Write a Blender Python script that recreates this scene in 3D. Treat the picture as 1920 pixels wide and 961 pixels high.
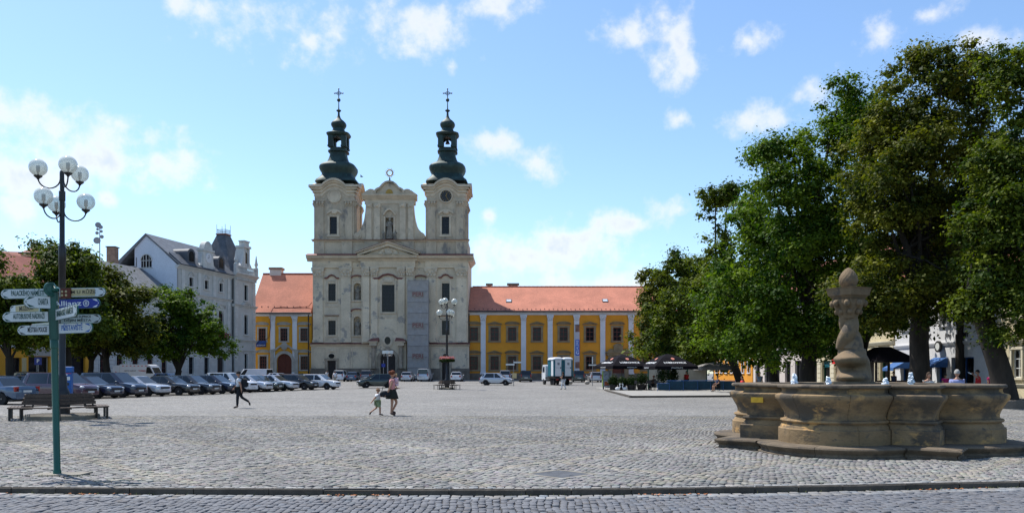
import bpy, bmesh, math, random
import numpy as np
from mathutils import Vector, Matrix
for o in list(bpy.data.objects): bpy.data.objects.remove(o)
SC = bpy.context.scene; COL = SC.collection
PI = math.pi; R = math.radians
rng = np.random.default_rng(7); random.seed(7)

# ------------------------------------------------------------------ camera
F = 1490.0; HORIZON = 699.0; CAMZ = 1.65          # focal length in photo pixels, horizon row, eye height
cd = bpy.data.cameras.new('camera'); cam = bpy.data.objects.new('camera', cd); COL.objects.link(cam)
cam.location = (0, 0, CAMZ); cam.rotation_euler = (R(90), 0, 0)
cd.sensor_width = 36; cd.lens = 36*F/1920; cd.shift_y = (HORIZON-480.5)/1920
cd.clip_start = .1; cd.clip_end = 3000
SC.camera = cam

# ------------------------------------------------------------------ sky and sun
SUN_EL, SUN_AZ = R(60), R(-50)                     # azimuth from +Y towards +X
SUN_E, SKY_E, EXPO = 3.8, .112, .80
W = bpy.data.worlds.new('World'); SC.world = W; W.use_nodes = True
nt = W.node_tree; nt.nodes.clear()
def wn(t, **k):
    n = nt.nodes.new(t)
    for a, b in k.items(): setattr(n, a, b)
    return n
def lk(a, b): nt.links.new(a, b)
def wmath(op, a, b=None, c=None, clamp=False):
    n = wn('ShaderNodeMath', operation=op, use_clamp=clamp)
    for i, x in enumerate((a, b, c)):
        if x is None: continue
        if isinstance(x, (int, float)): n.inputs[i].default_value = x
        else: lk(x, n.inputs[i])
    return n.outputs[0]
sky = wn('ShaderNodeTexSky'); sky.sky_type = 'NISHITA'; sky.sun_disc = False
sky.sun_elevation = SUN_EL; sky.sun_rotation = SUN_AZ; sky.air_density = 1.0; sky.dust_density = .5; sky.ozone_density = .9
tc = wn('ShaderNodeTexCoord')
sep = wn('ShaderNodeSeparateXYZ'); lk(tc.outputs['Generated'], sep.inputs[0])
az = wmath('ARCTAN2', sep.outputs[0], sep.outputs[1])
el = wmath('ARCSINE', sep.outputs[2])
CLOUDS = [(110,225,110,60),(210,250,130,65),(170,300,190,60),(40,330,110,45),(310,310,70,40),(520,45,160,60),(570,80,90,55),(800,45,125,62),(930,15,120,35),
 (1190,70,85,40),(1270,75,70,65),(1295,120,40,45),(1400,75,55,30),(1655,65,42,42),(1510,185,60,45),(1430,215,80,30),
 (920,270,75,36),(1000,305,55,36),(990,480,170,46),(1180,415,62,24),(1240,395,50,34),(1275,222,30,20),(325,5,38,26),(915,403,26,17),
 (20,390,50,30),(1100,530,120,24),(1830,80,60,30),(200,372,26,18),(845,125,18,20),(1745,30,40,22)]
# warp the direction a little so that the outlines billow
nz = wn('ShaderNodeTexNoise'); nz.inputs['Scale'].default_value = 9; nz.inputs['Detail'].default_value = 9; nz.inputs['Roughness'].default_value = .58
lk(tc.outputs['Generated'], nz.inputs['Vector'])
nz2 = wn('ShaderNodeTexNoise'); nz2.inputs['Scale'].default_value = 34; nz2.inputs['Detail'].default_value = 6; nz2.inputs['Roughness'].default_value = .6
lk(tc.outputs['Generated'], nz2.inputs['Vector'])
best = None
for (x, y, rx, ry) in CLOUDS:
    a0 = math.atan2(x-960, F); e0 = math.atan2(HORIZON-y, math.hypot(F, x-960))
    k = math.cos(a0)
    da = wmath('MULTIPLY', wmath('SUBTRACT', az, a0), F/(rx*k)*1.0)
    de = wmath('MULTIPLY', wmath('SUBTRACT', el, e0), F/(ry*k))
    d = wmath('ADD', wmath('MULTIPLY', da, da), wmath('MULTIPLY', de, de))
    m = wmath('SUBTRACT', 1.05, wmath('MULTIPLY', wmath('SQRT', d), .95))
    m = wmath('MAXIMUM', m, -1.2)
    best = m if best is None else wmath('MAXIMUM', best, m)
# scattered cumulus everywhere else, same coverage as in view
nz3 = wn('ShaderNodeTexNoise'); nz3.inputs['Scale'].default_value = 5.5; nz3.inputs['Detail'].default_value = 5; nz3.inputs['Roughness'].default_value = .5
lk(tc.outputs['Generated'], nz3.inputs['Vector'])
scat = wmath('MULTIPLY_ADD', nz3.outputs['Fac'], 6.0, -4.1)
best = wmath('MAXIMUM', best, wmath('MINIMUM', scat, .5))
dens = wmath('ADD', best, wmath('MULTIPLY_ADD', nz.outputs['Fac'], 4.2, -2.3))
dens = wmath('ADD', dens, wmath('MULTIPLY_ADD', nz2.outputs['Fac'], 2.0, -1.0))
mr = wn('ShaderNodeMapRange', interpolation_type='SMOOTHSTEP'); lk(dens, mr.inputs[0]); mr.inputs[1].default_value = -.15; mr.inputs[2].default_value = 1.05
core = wn('ShaderNodeMapRange', interpolation_type='SMOOTHSTEP'); lk(dens, core.inputs[0]); core.inputs[1].default_value = .55; core.inputs[2].default_value = 1.5
ccol = wn('ShaderNodeMixRGB'); lk(core.outputs[0], ccol.inputs[0])
ccol.inputs[1].default_value = (5.2, 5.3, 5.4, 1); ccol.inputs[2].default_value = (3.9, 4.35, 4.95, 1)
up = wn('ShaderNodeMapRange'); lk(el, up.inputs[0]); up.inputs[1].default_value = 0; up.inputs[2].default_value = .05
cov = wmath('MULTIPLY', wmath('MULTIPLY', mr.outputs[0], up.outputs[0]), .9)
mixc = wn('ShaderNodeMixRGB'); lk(cov, mixc.inputs[0])
tint = wn('ShaderNodeMixRGB', blend_type='MULTIPLY'); tint.inputs[0].default_value = 1; lk(sky.outputs[0], tint.inputs[1]); tint.inputs[2].default_value = (.87, .99, 1.09, 1); lk(tint.outputs[0], mixc.inputs[1]); lk(ccol.outputs[0], mixc.inputs[2])
bg = wn('ShaderNodeBackground'); bg.inputs[1].default_value = SKY_E; lk(mixc.outputs[0], bg.inputs[0])
wo = wn('ShaderNodeOutputWorld'); lk(bg.outputs[0], wo.inputs[0])

sl = bpy.data.lights.new('sun', 'SUN'); sl.energy = SUN_E; sl.angle = R(.55); sl.color = (1, .96, .89)
sun = bpy.data.objects.new('sun', sl); COL.objects.link(sun)
sv = Vector((math.sin(SUN_AZ)*math.cos(SUN_EL), math.cos(SUN_AZ)*math.cos(SUN_EL), math.sin(SUN_EL)))
sun.rotation_euler = sv.to_track_quat('Z', 'Y').to_euler(); sun.location = (0, 0, 60)
vs = SC.view_settings; vs.view_transform = 'Standard'; vs.look = 'None'; vs.exposure = EXPO; vs.gamma = 1; vs.use_curve_mapping = False
SC.render.engine = 'CYCLES'

# ------------------------------------------------------------------ helpers
def gz(y): return .0075*(min(max(y, 70), 145)-70)              # the square climbs very gently towards the church
def P(x, y, D): return Vector(((x-960)/F*D, D, CAMZ-(y-HORIZON)/F*D))
def G(x, y):                                                    # photo pixel on the ground -> place
    D = CAMZ*F/(y-HORIZON)
    if D > 70: D = (CAMZ+.525)/((y-HORIZON)/F+.0075)
    return Vector(((x-960)/F*D, D, gz(D)))
def at(x, D): return Vector(((x-960)/F*D, D, gz(D)))

class MB:
    def __init__(s): s.v = []; s.f = []
    def add(s, vs, fs):
        o = len(s.v); s.v += [tuple(v) for v in vs]; s.f += [tuple(i+o for i in f) for f in fs]; return s
    def box(s, x0, x1, y0, y1, z0, z1, M=None):
        vs = [(x0,y0,z0),(x1,y0,z0),(x1,y1,z0),(x0,y1,z0),(x0,y0,z1),(x1,y0,z1),(x1,y1,z1),(x0,y1,z1)]
        if M is not None: vs = [M @ Vector(v) for v in vs]
        return s.add(vs, [(3,2,1,0),(4,5,6,7),(0,1,5,4),(1,2,6,5),(2,3,7,6),(3,0,4,7)])
    def cbox(s, c, d, M=None):
        return s.box(c[0]-d[0]/2, c[0]+d[0]/2, c[1]-d[1]/2, c[1]+d[1]/2, c[2]-d[2]/2, c[2]+d[2]/2, M)
    def bbox(s, x0, x1, y0, y1, z0, z1, b):                     # box with chamfered upper edges
        vs = [(x0,y0,z0),(x1,y0,z0),(x1,y1,z0),(x0,y1,z0),(x0,y0,z1-b),(x1,y0,z1-b),(x1,y1,z1-b),(x0,y1,z1-b),
              (x0+b,y0+b,z1),(x1-b,y0+b,z1),(x1-b,y1-b,z1),(x0+b,y1-b,z1)]
        fs = [(3,2,1,0),(8,9,10,11)]
        for i in range(4):
            j = (i+1) % 4; fs += [(i,j,j+4,i+4),(i+4,j+4,j+8,i+8)]
        return s.add(vs, fs)
    def _pr(s, A, B):
        n = len(A)
        return s.add(list(A)+list(B), [tuple(range(n-1,-1,-1)), tuple(range(n,2*n))]+[(i,(i+1)%n,(i+1)%n+n,i+n) for i in range(n)])
    def poly_y(s, pts, y0, y1): return s._pr([(x,y0,z) for x,z in pts], [(x,y1,z) for x,z in pts])
    def prof_x(s, pts, x0, x1): return s._pr([(x0,y,z) for y,z in pts], [(x1,y,z) for y,z in pts])
    def poly_z(s, pts, z0, z1): return s._pr([(x,y,z0) for x,y in pts], [(x,y,z1) for x,y in pts])
    def strip_y(s, lo, hi, y0, y1):                             # band between two polylines in xz, extruded in y
        for i in range(len(lo)-1):
            s.poly_y([lo[i],lo[i+1],hi[i+1],hi[i]], y0, y1)
        return s
    def lathe(s, prof, n=24, c=(0,0,0), ph=0, cap=True, M=None):
        vs = []; fs = []; m = len(prof)
        for q in prof:
            r, z = q[0], q[1]; p = q[2] if len(q) > 2 else 2
            for k in range(n):
                t = 2*PI*k/n+ph; ct, st = math.cos(t), math.sin(t)
                rr = r if p == 2 else r*(abs(ct)**p+abs(st)**p)**(-1/p)
                v = Vector((c[0]+rr*ct, c[1]+rr*st, c[2]+z))
                vs.append(M @ v if M is not None else v)
        for i in range(m-1):
            for k in range(n):
                k2 = (k+1) % n; fs.append((i*n+k, i*n+k2, (i+1)*n+k2, (i+1)*n+k))
        if cap:
            if prof[0][0] > 1e-4: fs.append(tuple(range(n-1,-1,-1)))
            if prof[-1][0] > 1e-4: fs.append(tuple((m-1)*n+k for k in range(n)))
        return s.add(vs, fs)
    def tube(s, path, rad, n=8, cap=True):
        path = [Vector(p) for p in path]; m = len(path)
        if isinstance(rad, (int, float)): rad = [rad]*m
        vs = []; fs = []; prev = None
        for i, p in enumerate(path):
            d = (path[min(i+1,m-1)]-path[max(i-1,0)]).normalized()
            if prev is None:
                a = d.orthogonal().normalized()
            else:
                a = prev-d*prev.dot(d); a = a.normalized() if a.length > 1e-6 else d.orthogonal().normalized()
            prev = a; b = d.cross(a)
            for k in range(n):
                t = 2*PI*k/n; vs.append(p+(a*math.cos(t)+b*math.sin(t))*rad[i])
        for i in range(m-1):
            for k in range(n):
                k2 = (k+1) % n; fs.append((i*n+k, i*n+k2, (i+1)*n+k2, (i+1)*n+k))
        if cap: fs += [tuple(range(n-1,-1,-1)), tuple((m-1)*n+k for k in range(n))]
        return s.add(vs, fs)
    def sph(s, c, r, nu=16, nv=10, M=None):
        if isinstance(r, (int, float)): r = (r, r, r)
        vs = []; fs = []
        for j in range(nv+1):
            ph = -PI/2+PI*j/nv
            for k in range(nu):
                t = 2*PI*k/nu
                v = Vector((r[0]*math.cos(ph)*math.cos(t), r[1]*math.cos(ph)*math.sin(t), r[2]*math.sin(ph)))
                if M is not None: v = M @ v
                vs.append(v+Vector(c))
        for j in range(nv):
            for k in range(nu):
                k2 = (k+1) % nu; fs.append((j*nu+k, j*nu+k2, (j+1)*nu+k2, (j+1)*nu+k))
        return s.add(vs, fs)
    def mesh(s, name, smooth=None):
        me = bpy.data.meshes.new(name); me.from_pydata([tuple(v) for v in s.v], [], s.f)
        bm = bmesh.new(); bm.from_mesh(me)
        bmesh.ops.remove_doubles(bm, verts=bm.verts, dist=1e-5) if smooth else None
        bmesh.ops.dissolve_degenerate(bm, edges=bm.edges, dist=1e-6)
        bmesh.ops.recalc_face_normals(bm, faces=bm.faces); bm.to_mesh(me); bm.free()
        if smooth:
            me.polygons.foreach_set('use_smooth', [True]*len(me.polygons)); me.set_sharp_from_angle(angle=R(smooth))
        return me
    def build(s, name, mat, parent=None, smooth=None, loc=None):
        return part(name, s.mesh(name, smooth), mat, parent, loc)

def part(name, me, mat, parent=None, loc=None, rot=None):
    o = bpy.data.objects.new(name, me); COL.objects.link(o)
    if mat is not None and len(me.materials) == 0: me.materials.append(mat)
    elif mat is not None and me.materials[0] != mat:
        o.material_slots[0].link = 'OBJECT'; o.material_slots[0].material = mat
    if parent is not None: o.parent = parent
    if loc is not None: o.location = loc
    if rot is not None: o.rotation_euler = rot
    return o
def tag(o, label=None, cat=None, group=None, kind=None):
    if label: o['label'] = label
    if cat: o['category'] = cat
    if group: o['group'] = group
    if kind: o['kind'] = kind
    return o
def thing(name, label, cat, loc=(0,0,0), rotz=0, group=None, scale=1):
    o = bpy.data.objects.new(name, None); COL.objects.link(o); o.location = loc; o.rotation_euler = (0,0,rotz)
    o.scale = (scale,)*3; o.empty_display_size = .2
    return tag(o, label, cat, group)
def copy_tree(o, parent=None):
    c = o.copy(); COL.objects.link(c); c.parent = parent
    for ch in o.children: copy_tree(ch, c)
    return c
def rect_poly(x0, x1, z0, z1): return [(x0,z0),(x1,z0),(x1,z1),(x0,z1)]
def arc(cx, cz, rx, rz, a0, a1, n=12):
    return [(cx+rx*math.cos(R(a0+(a1-a0)*i/n)), cz+rz*math.sin(R(a0+(a1-a0)*i/n))) for i in range(n+1)]

# a small private scene used to turn text and skins into meshes
TMP = bpy.data.scenes.new('tmp')
def baked(o):
    TMP.collection.objects.link(o); vl = TMP.view_layers[0]; vl.update(); dg = vl.depsgraph
    me = bpy.data.meshes.new_from_object(o.evaluated_get(dg), depsgraph=dg)
    TMP.collection.objects.unlink(o); bpy.data.objects.remove(o)
    return me
def text_mesh(txt, size=1, ext=.0015, ax='CENTER', bold=0, width=None):
    cu = bpy.data.curves.new('lettering', 'FONT'); cu.body = txt; cu.size = size; cu.extrude = ext; cu.align_x = ax; cu.align_y = 'CENTER'
    cu.offset = bold*size; cu.resolution_u = 3
    me = baked(bpy.data.objects.new('lettering', cu)); me.materials.clear()
    if width and len(me.vertices):
        co = np.empty(len(me.vertices)*3); me.vertices.foreach_get('co', co); co = co.reshape(-1,3)
        w = co[:,0].max()-co[:,0].min()
        if w > 0: co[:,0] *= width/w
        me.vertices.foreach_set('co', co.ravel()); me.update()
    return me
UPRIGHT = (R(90), 0, 0)                                         # text standing, read from -Y

# ------------------------------------------------------------------ materials
def lin(c): return tuple(((v/255)/12.92 if v/255 <= .04045 else ((v/255+.055)/1.055)**2.4) for v in c)
def mat(name, col, rough=.7, var=.12, scale=2.5, bump=0., bscale=25, metal=0, spec=.35, stain=None, coat=0, stretch=(1,1,1), fine=.06):
    m = bpy.data.materials.new(name); m.use_nodes = True; n = m.node_tree; b = n.nodes['Principled BSDF']; L = n.links.new
    b.inputs['Roughness'].default_value = rough; b.inputs['Metallic'].default_value = metal
    b.inputs['Specular IOR Level'].default_value = spec; b.inputs['Coat Weight'].default_value = coat; b.inputs['Coat Roughness'].default_value = .05
    t = n.nodes.new('ShaderNodeTexCoord'); mp = n.nodes.new('ShaderNodeMapping'); L(t.outputs['Object'], mp.inputs[0]); mp.inputs['Scale'].default_value = stretch
    def noise(sc, det=5, ro=.6):
        q = n.nodes.new('ShaderNodeTexNoise'); q.inputs['Scale'].default_value = sc; q.inputs['Detail'].default_value = det; q.inputs['Roughness'].default_value = ro
        L(mp.outputs[0], q.inputs['Vector']); return q.outputs['Fac']
    def ramp(f, a, c):
        q = n.nodes.new('ShaderNodeMapRange'); q.interpolation_type = 'SMOOTHSTEP'; L(f, q.inputs[0]); q.inputs[1].default_value = a; q.inputs[2].default_value = c; return q.outputs[0]
    def mix(f, a, c):
        q = n.nodes.new('ShaderNodeMixRGB'); L(f, q.inputs[0])
        for i, x in ((1, a), (2, c)):
            if isinstance(x, tuple): q.inputs[i].default_value = (*x[:3], 1)
            else: L(x, q.inputs[i])
        return q.outputs[0]
    lo = tuple(max(0, v*(1-var)) for v in col); hi = tuple(min(1, v*(1+var)) for v in col)
    c = mix(ramp(noise(scale), .3, .7), lo, hi)
    if fine:
        q = n.nodes.new('ShaderNodeMixRGB'); q.blend_type = 'MULTIPLY'; q.inputs[0].default_value = 1; L(c, q.inputs[1])
        q2 = n.nodes.new('ShaderNodeMapRange'); L(noise(scale*14, 3), q2.inputs[0]); q2.inputs[1].default_value = .3; q2.inputs[2].default_value = .7; q2.inputs[3].default_value = 1-fine*2; q2.inputs[4].default_value = 1+fine
        L(q2.outputs[0], q.inputs[2]); c = q.outputs[0]
    for st in (stain or []):
        c = mix(ramp(noise(st[1], 8, .65), st[2], st[2]+st[3]), c, st[0])
    L(c, b.inputs['Base Color'])
    if bump:
        q = n.nodes.new('ShaderNodeBump'); q.inputs['Strength'].default_value = bump; q.inputs['Distance'].default_value = .02; L(noise(bscale, 6), q.inputs['Height']); L(q.outputs[0], b.inputs['Normal'])
    return m
M = {}
M['plaster'] = mat('church_plaster', (.63,.525,.38), .85, .13, .35, .25, 6, stain=[((.34,.305,.26), .55, .57, .05), ((.42,.36,.28), 1.6, .66, .04)])
M['plaster_old'] = mat('weathered_plaster', (.50,.41,.295), .9, .16, .6, .35, 5, stain=[((.22,.20,.175), .45, .53, .12), ((.36,.30,.24), 1.4, .62, .06)], stretch=(1,1,.55))
M['trim'] = mat('church_trim', (.56,.465,.34), .85, .14, .8, .2, 8, stain=[((.24,.22,.19), 1.1, .62, .1)])
M['flash'] = mat('red_metal_flashing', (.20,.075,.06), .6, .2, 1.5)
M['sockel'] = mat('stone_plinth', (.17,.14,.11), .85, .25, 1.0, .3, 10)
M['stone_gold'] = mat('carved_stone', (.33,.27,.20), .85, .25, 1.2, .3, 10)
M['dark_wood'] = mat('dark_door_wood', (.03,.022,.02), .6, .3, 3)
M['glass'] = mat('dark_window_glass', (.010,.011,.014), .15, .3, .6, spec=.25, fine=0)
M['lead'] = mat('window_lead_bar', (.035,.035,.04), .6, .2)
M['copper'] = mat('green_copper', (.022,.045,.040), .6, .35, .8, .15, 6, metal=.25, spec=.5, stain=[((.085,.17,.14), 1.1, .60, .12)])
M['gold'] = mat('gilding', (.42,.25,.05), .5, .2, 3, metal=.2)
M['iron'] = mat('black_iron', (.012,.012,.014), .45, .3, 4, spec=.5)
M['statue'] = mat('statue_stone', (.24,.21,.17), .9, .3, 2, .3, 9)
M['ochre'] = mat('ochre_render', (.70,.295,.028), .85, .08, .5, .12, 12)
M['ochre_l'] = mat('yellow_render', (.70,.325,.028), .85, .08, .5, .12, 12)
M['white'] = mat('white_render', (.66,.66,.67), .85, .06, .6, .1, 12)
M['sand'] = mat('sandstone_frame', (.25,.19,.11), .85, .2, 1.5, .3, 10)
M['greystone'] = mat('grey_stone_frame', (.40,.37,.32), .85, .15, 1.5, .2, 10)
M['redframe'] = mat('red_brown_window_frame', (.13,.035,.025), .6, .15)
M['redwood'] = mat('red_brown_gate', (.13,.032,.017), .6, .2, 2, stretch=(6,1,1))
M['slate'] = mat('slate_roof', (.075,.082,.095), .6, .25, 1.5, .3, 14)
M['slate_l'] = mat('light_slate_roof', (.14,.145,.155), .55, .2, 1.5, .3, 14)
M['hall'] = mat('hall_render', (.50,.49,.46), .85, .08, .5, .1, 10)
M['hall_w'] = mat('hall_white_gable', (.60,.63,.69), .9, .05, .4)
M['hall_trim'] = mat('hall_trim', (.55,.54,.51), .85, .1, 1)
M['cream'] = mat('cream_render', (.58,.50,.33), .85, .08, .6, .1, 12)
M['cream_d'] = mat('cream_trim', (.62,.56,.42), .85, .08, .6)
M['sage'] = mat('sage_render', (.48,.52,.38), .85, .08, .6)
M['pink'] = mat('pale_pink_render', (.62,.55,.50), .85, .08, .6)
M['bluepaint'] = mat('blue_paint', (.018,.10,.33), .45, .1)
M['awning'] = mat('blue_awning', (.035,.11,.30), .8, .1)
M['chimney'] = mat('chimney_brick', (.32,.20,.14), .9, .25, 2)
M['green'] = mat('green_enamel', (.0,.075,.05), .35, .15, 3, spec=.5)
M['signwhite'] = mat('white_enamel', (.66,.68,.66), .45, .05, 4)
M['signtan'] = mat('tan_panel', (.52,.42,.22), .5, .08, 4)
M['signblue'] = mat('blue_enamel', (.012,.03,.26), .4, .06)
M['ink_green'] = mat('green_print', (.006,.06,.045), .5, 0, fine=0)
M['ink_dark'] = mat('black_print', (.02,.018,.016), .5, 0, fine=0)
M['ink_blue'] = mat('blue_print', (.02,.12,.42), .5, 0, fine=0)
M['ink_white'] = mat('white_print', (.8,.8,.8), .5, 0, fine=0)
M['ink_red'] = mat('red_print', (.55,.03,.03), .5, 0, fine=0)
M['rubber'] = mat('tyre_rubber', (.015,.015,.016), .85, .2)
M['rim'] = mat('alloy_rim', (.42,.43,.45), .35, .1, metal=.6)
M['black'] = mat('black_plastic', (.014,.014,.016), .5, .2)
M['carglass'] = mat('car_glass', (.01,.014,.018), .05, .2, spec=.6, fine=0)
M['lamp_w'] = mat('headlight_lens', (.55,.58,.62), .15, .1, spec=.6)
M['lamp_r'] = mat('tail_light_lens', (.32,.012,.012), .25, .1, spec=.5)
M['plate'] = mat('number_plate', (.6,.6,.58), .5, .05)
M['bench'] = mat('bench_wood', (.075,.052,.038), .65, .3, 3, .2, 12, stretch=(1,6,6))
M['concrete'] = mat('concrete', (.22,.20,.165), .9, .2, 2, .4, 15)
M['teal'] = mat('teal_plastic', (.005,.11,.15), .45, .1)
M['whiteplastic'] = mat('white_plastic', (.68,.69,.70), .45, .05)
M['net'] = mat('grey_scaffold_netting', (.33,.31,.29), .9, .08, 1.5, .3, 30)
M['bark'] = mat('tree_bark', (.030,.024,.019), .9, .35, 3, .6, 10, stretch=(1,1,.3))
M['skin'] = mat('skin', (.42,.22,.14), .55, .08, 6)
M['rope'] = mat('cable', (.10,.02,.02), .7, 0)
def tiles(name, col, sx, sz):
    m = mat(name, col, .8, .13, .35, 0, fine=.1); n = m.node_tree; b = n.nodes['Principled BSDF']
    t = n.nodes.new('ShaderNodeTexCoord'); w = n.nodes.new('ShaderNodeTexWave'); w.wave_type = 'BANDS'; w.bands_direction = 'Z'; w.inputs['Scale'].default_value = sz; w.inputs['Distortion'].default_value = .4
    w.wave_profile = 'SAW'; n.links.new(t.outputs['Object'], w.inputs['Vector'])
    q = n.nodes.new('ShaderNodeBump'); q.inputs['Strength'].default_value = .5; q.inputs['Distance'].default_value = .04; n.links.new(w.outputs['Fac'], q.inputs['Height']); n.links.new(q.outputs[0], b.inputs['Normal'])
    return m
M['tile'] = tiles('red_clay_tiles', (.50,.185,.115), 4, 1.6)
M['tile_d'] = tiles('old_red_tiles', (.30,.10,.07), 4, 1.6)
def stone_fountain():
    return mat('fountain_sandstone', (.245,.165,.085), .9, .22, 1.3, .5, 14, stain=[((.09,.072,.052), .9, .48, .12), ((.44,.26,.10), 1.5, .56, .09), ((.11,.09,.065), 5, .58, .10)], stretch=(1,1,1.6))
M['fount'] = stone_fountain()
M['fount_d'] = mat('fountain_plinth_stone', (.13,.10,.068), .9, .3, 2, .5, 14, stain=[((.06,.05,.04), 1.6, .52, .1)])
M['fount_c'] = mat('fountain_column_stone', (.18,.125,.072), .9, .25, 2.2, .5, 16, stain=[((.10,.08,.06), 2.2, .54, .1), ((.26,.19,.12), 3, .64, .08)])
M['brass'] = mat('brass_plaque', (.60,.36,.05), .35, .15, 6, metal=.8)
def water():
    m = mat('basin_water', (.03,.05,.05), .05, .1, spec=.5, bump=.15, bscale=7); return m
M['water'] = water()
def splash():
    m = mat('splashing_water', (.85,.9,.95), .12, .05, spec=.6); b = m.node_tree.nodes['Principled BSDF']
    b.inputs['Transmission Weight'].default_value = .15; b.inputs['IOR'].default_value = 1.33; return m
M['splash'] = splash()
def globe():
    m = bpy.data.materials.new('lamp_globe_acrylic'); m.use_nodes = True; n = m.node_tree; b = n.nodes['Principled BSDF']
    b.inputs['Base Color'].default_value = (.74,.76,.70,1); b.inputs['Roughness'].default_value = .12; b.inputs['Coat Weight'].default_value = .5
    tr = n.nodes.new('ShaderNodeBsdfTransparent'); tr.inputs[0].default_value = (.95,.97,.93,1); mx = n.nodes.new('ShaderNodeMixShader')
    lw = n.nodes.new('ShaderNodeLayerWeight'); lw.inputs[0].default_value = .35
    mr = n.nodes.new('ShaderNodeMapRange'); n.links.new(lw.outputs['Facing'], mr.inputs[0]); mr.inputs[3].default_value = .5; mr.inputs[4].default_value = .92
    n.links.new(mr.outputs[0], mx.inputs[0]); n.links.new(tr.outputs[0], mx.inputs[1]); n.links.new(b.outputs[0], mx.inputs[2])
    n.links.new(mx.outputs[0], n.nodes['Material Output'].inputs[0]); return m
M['globe'] = globe()
def leafmat(name, c0, c1, tr=.3):
    m = bpy.data.materials.new(name); m.use_nodes = True; n = m.node_tree; L = n.links.new; b = n.nodes['Principled BSDF']
    a = n.nodes.new('ShaderNodeAttribute'); a.attribute_name = 'tone'
    mx = n.nodes.new('ShaderNodeMixRGB'); L(a.outputs['Fac'], mx.inputs[0]); mx.inputs[1].default_value = (*c0,1); mx.inputs[2].default_value = (*c1,1)
    L(mx.outputs[0], b.inputs['Base Color']); b.inputs['Roughness'].default_value = .6; b.inputs['Specular IOR Level'].default_value = .12
    t = n.nodes.new('ShaderNodeBsdfTranslucent'); g = n.nodes.new('ShaderNodeMixRGB'); g.blend_type = 'MULTIPLY'; g.inputs[0].default_value = 1; L(mx.outputs[0], g.inputs[1]); g.inputs[2].default_value = (1.5,1.7,.5,1)
    L(g.outputs[0], t.inputs[0]); s = n.nodes.new('ShaderNodeMixShader'); s.inputs[0].default_value = tr
    L(b.outputs[0], s.inputs[1]); L(t.outputs[0], s.inputs[2]); L(s.outputs[0], n.nodes['Material Output'].inputs[0]); return m
M['leaf'] = leafmat('linden_leaves', (.020,.043,.006), (.150,.175,.016))
M['leaf_b'] = leafmat('maple_leaves', (.018,.052,.005), (.145,.205,.014))
M['leaf_o'] = leafmat('olive_leaves', (.022,.038,.006), (.175,.170,.020))
M['shrub'] = leafmat('shrub_leaves', (.008,.020,.005), (.028,.050,.012))
M['flower'] = leafmat('pink_petals', (.40,.10,.16), (.70,.34,.42), .2)
PAINT = {}
def paint(name, col, metal=.0):
    if name not in PAINT: PAINT[name] = mat(name+'_car_paint', col, .32, .03, 1, coat=.9, metal=metal, spec=.5, fine=0)
    return PAINT[name]
CLOTH = {}
def cloth(name, col):
    if name not in CLOTH: CLOTH[name] = mat(name+'_cloth', col, .9, .12, 8, .2, 60)
    return CLOTH[name]
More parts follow.
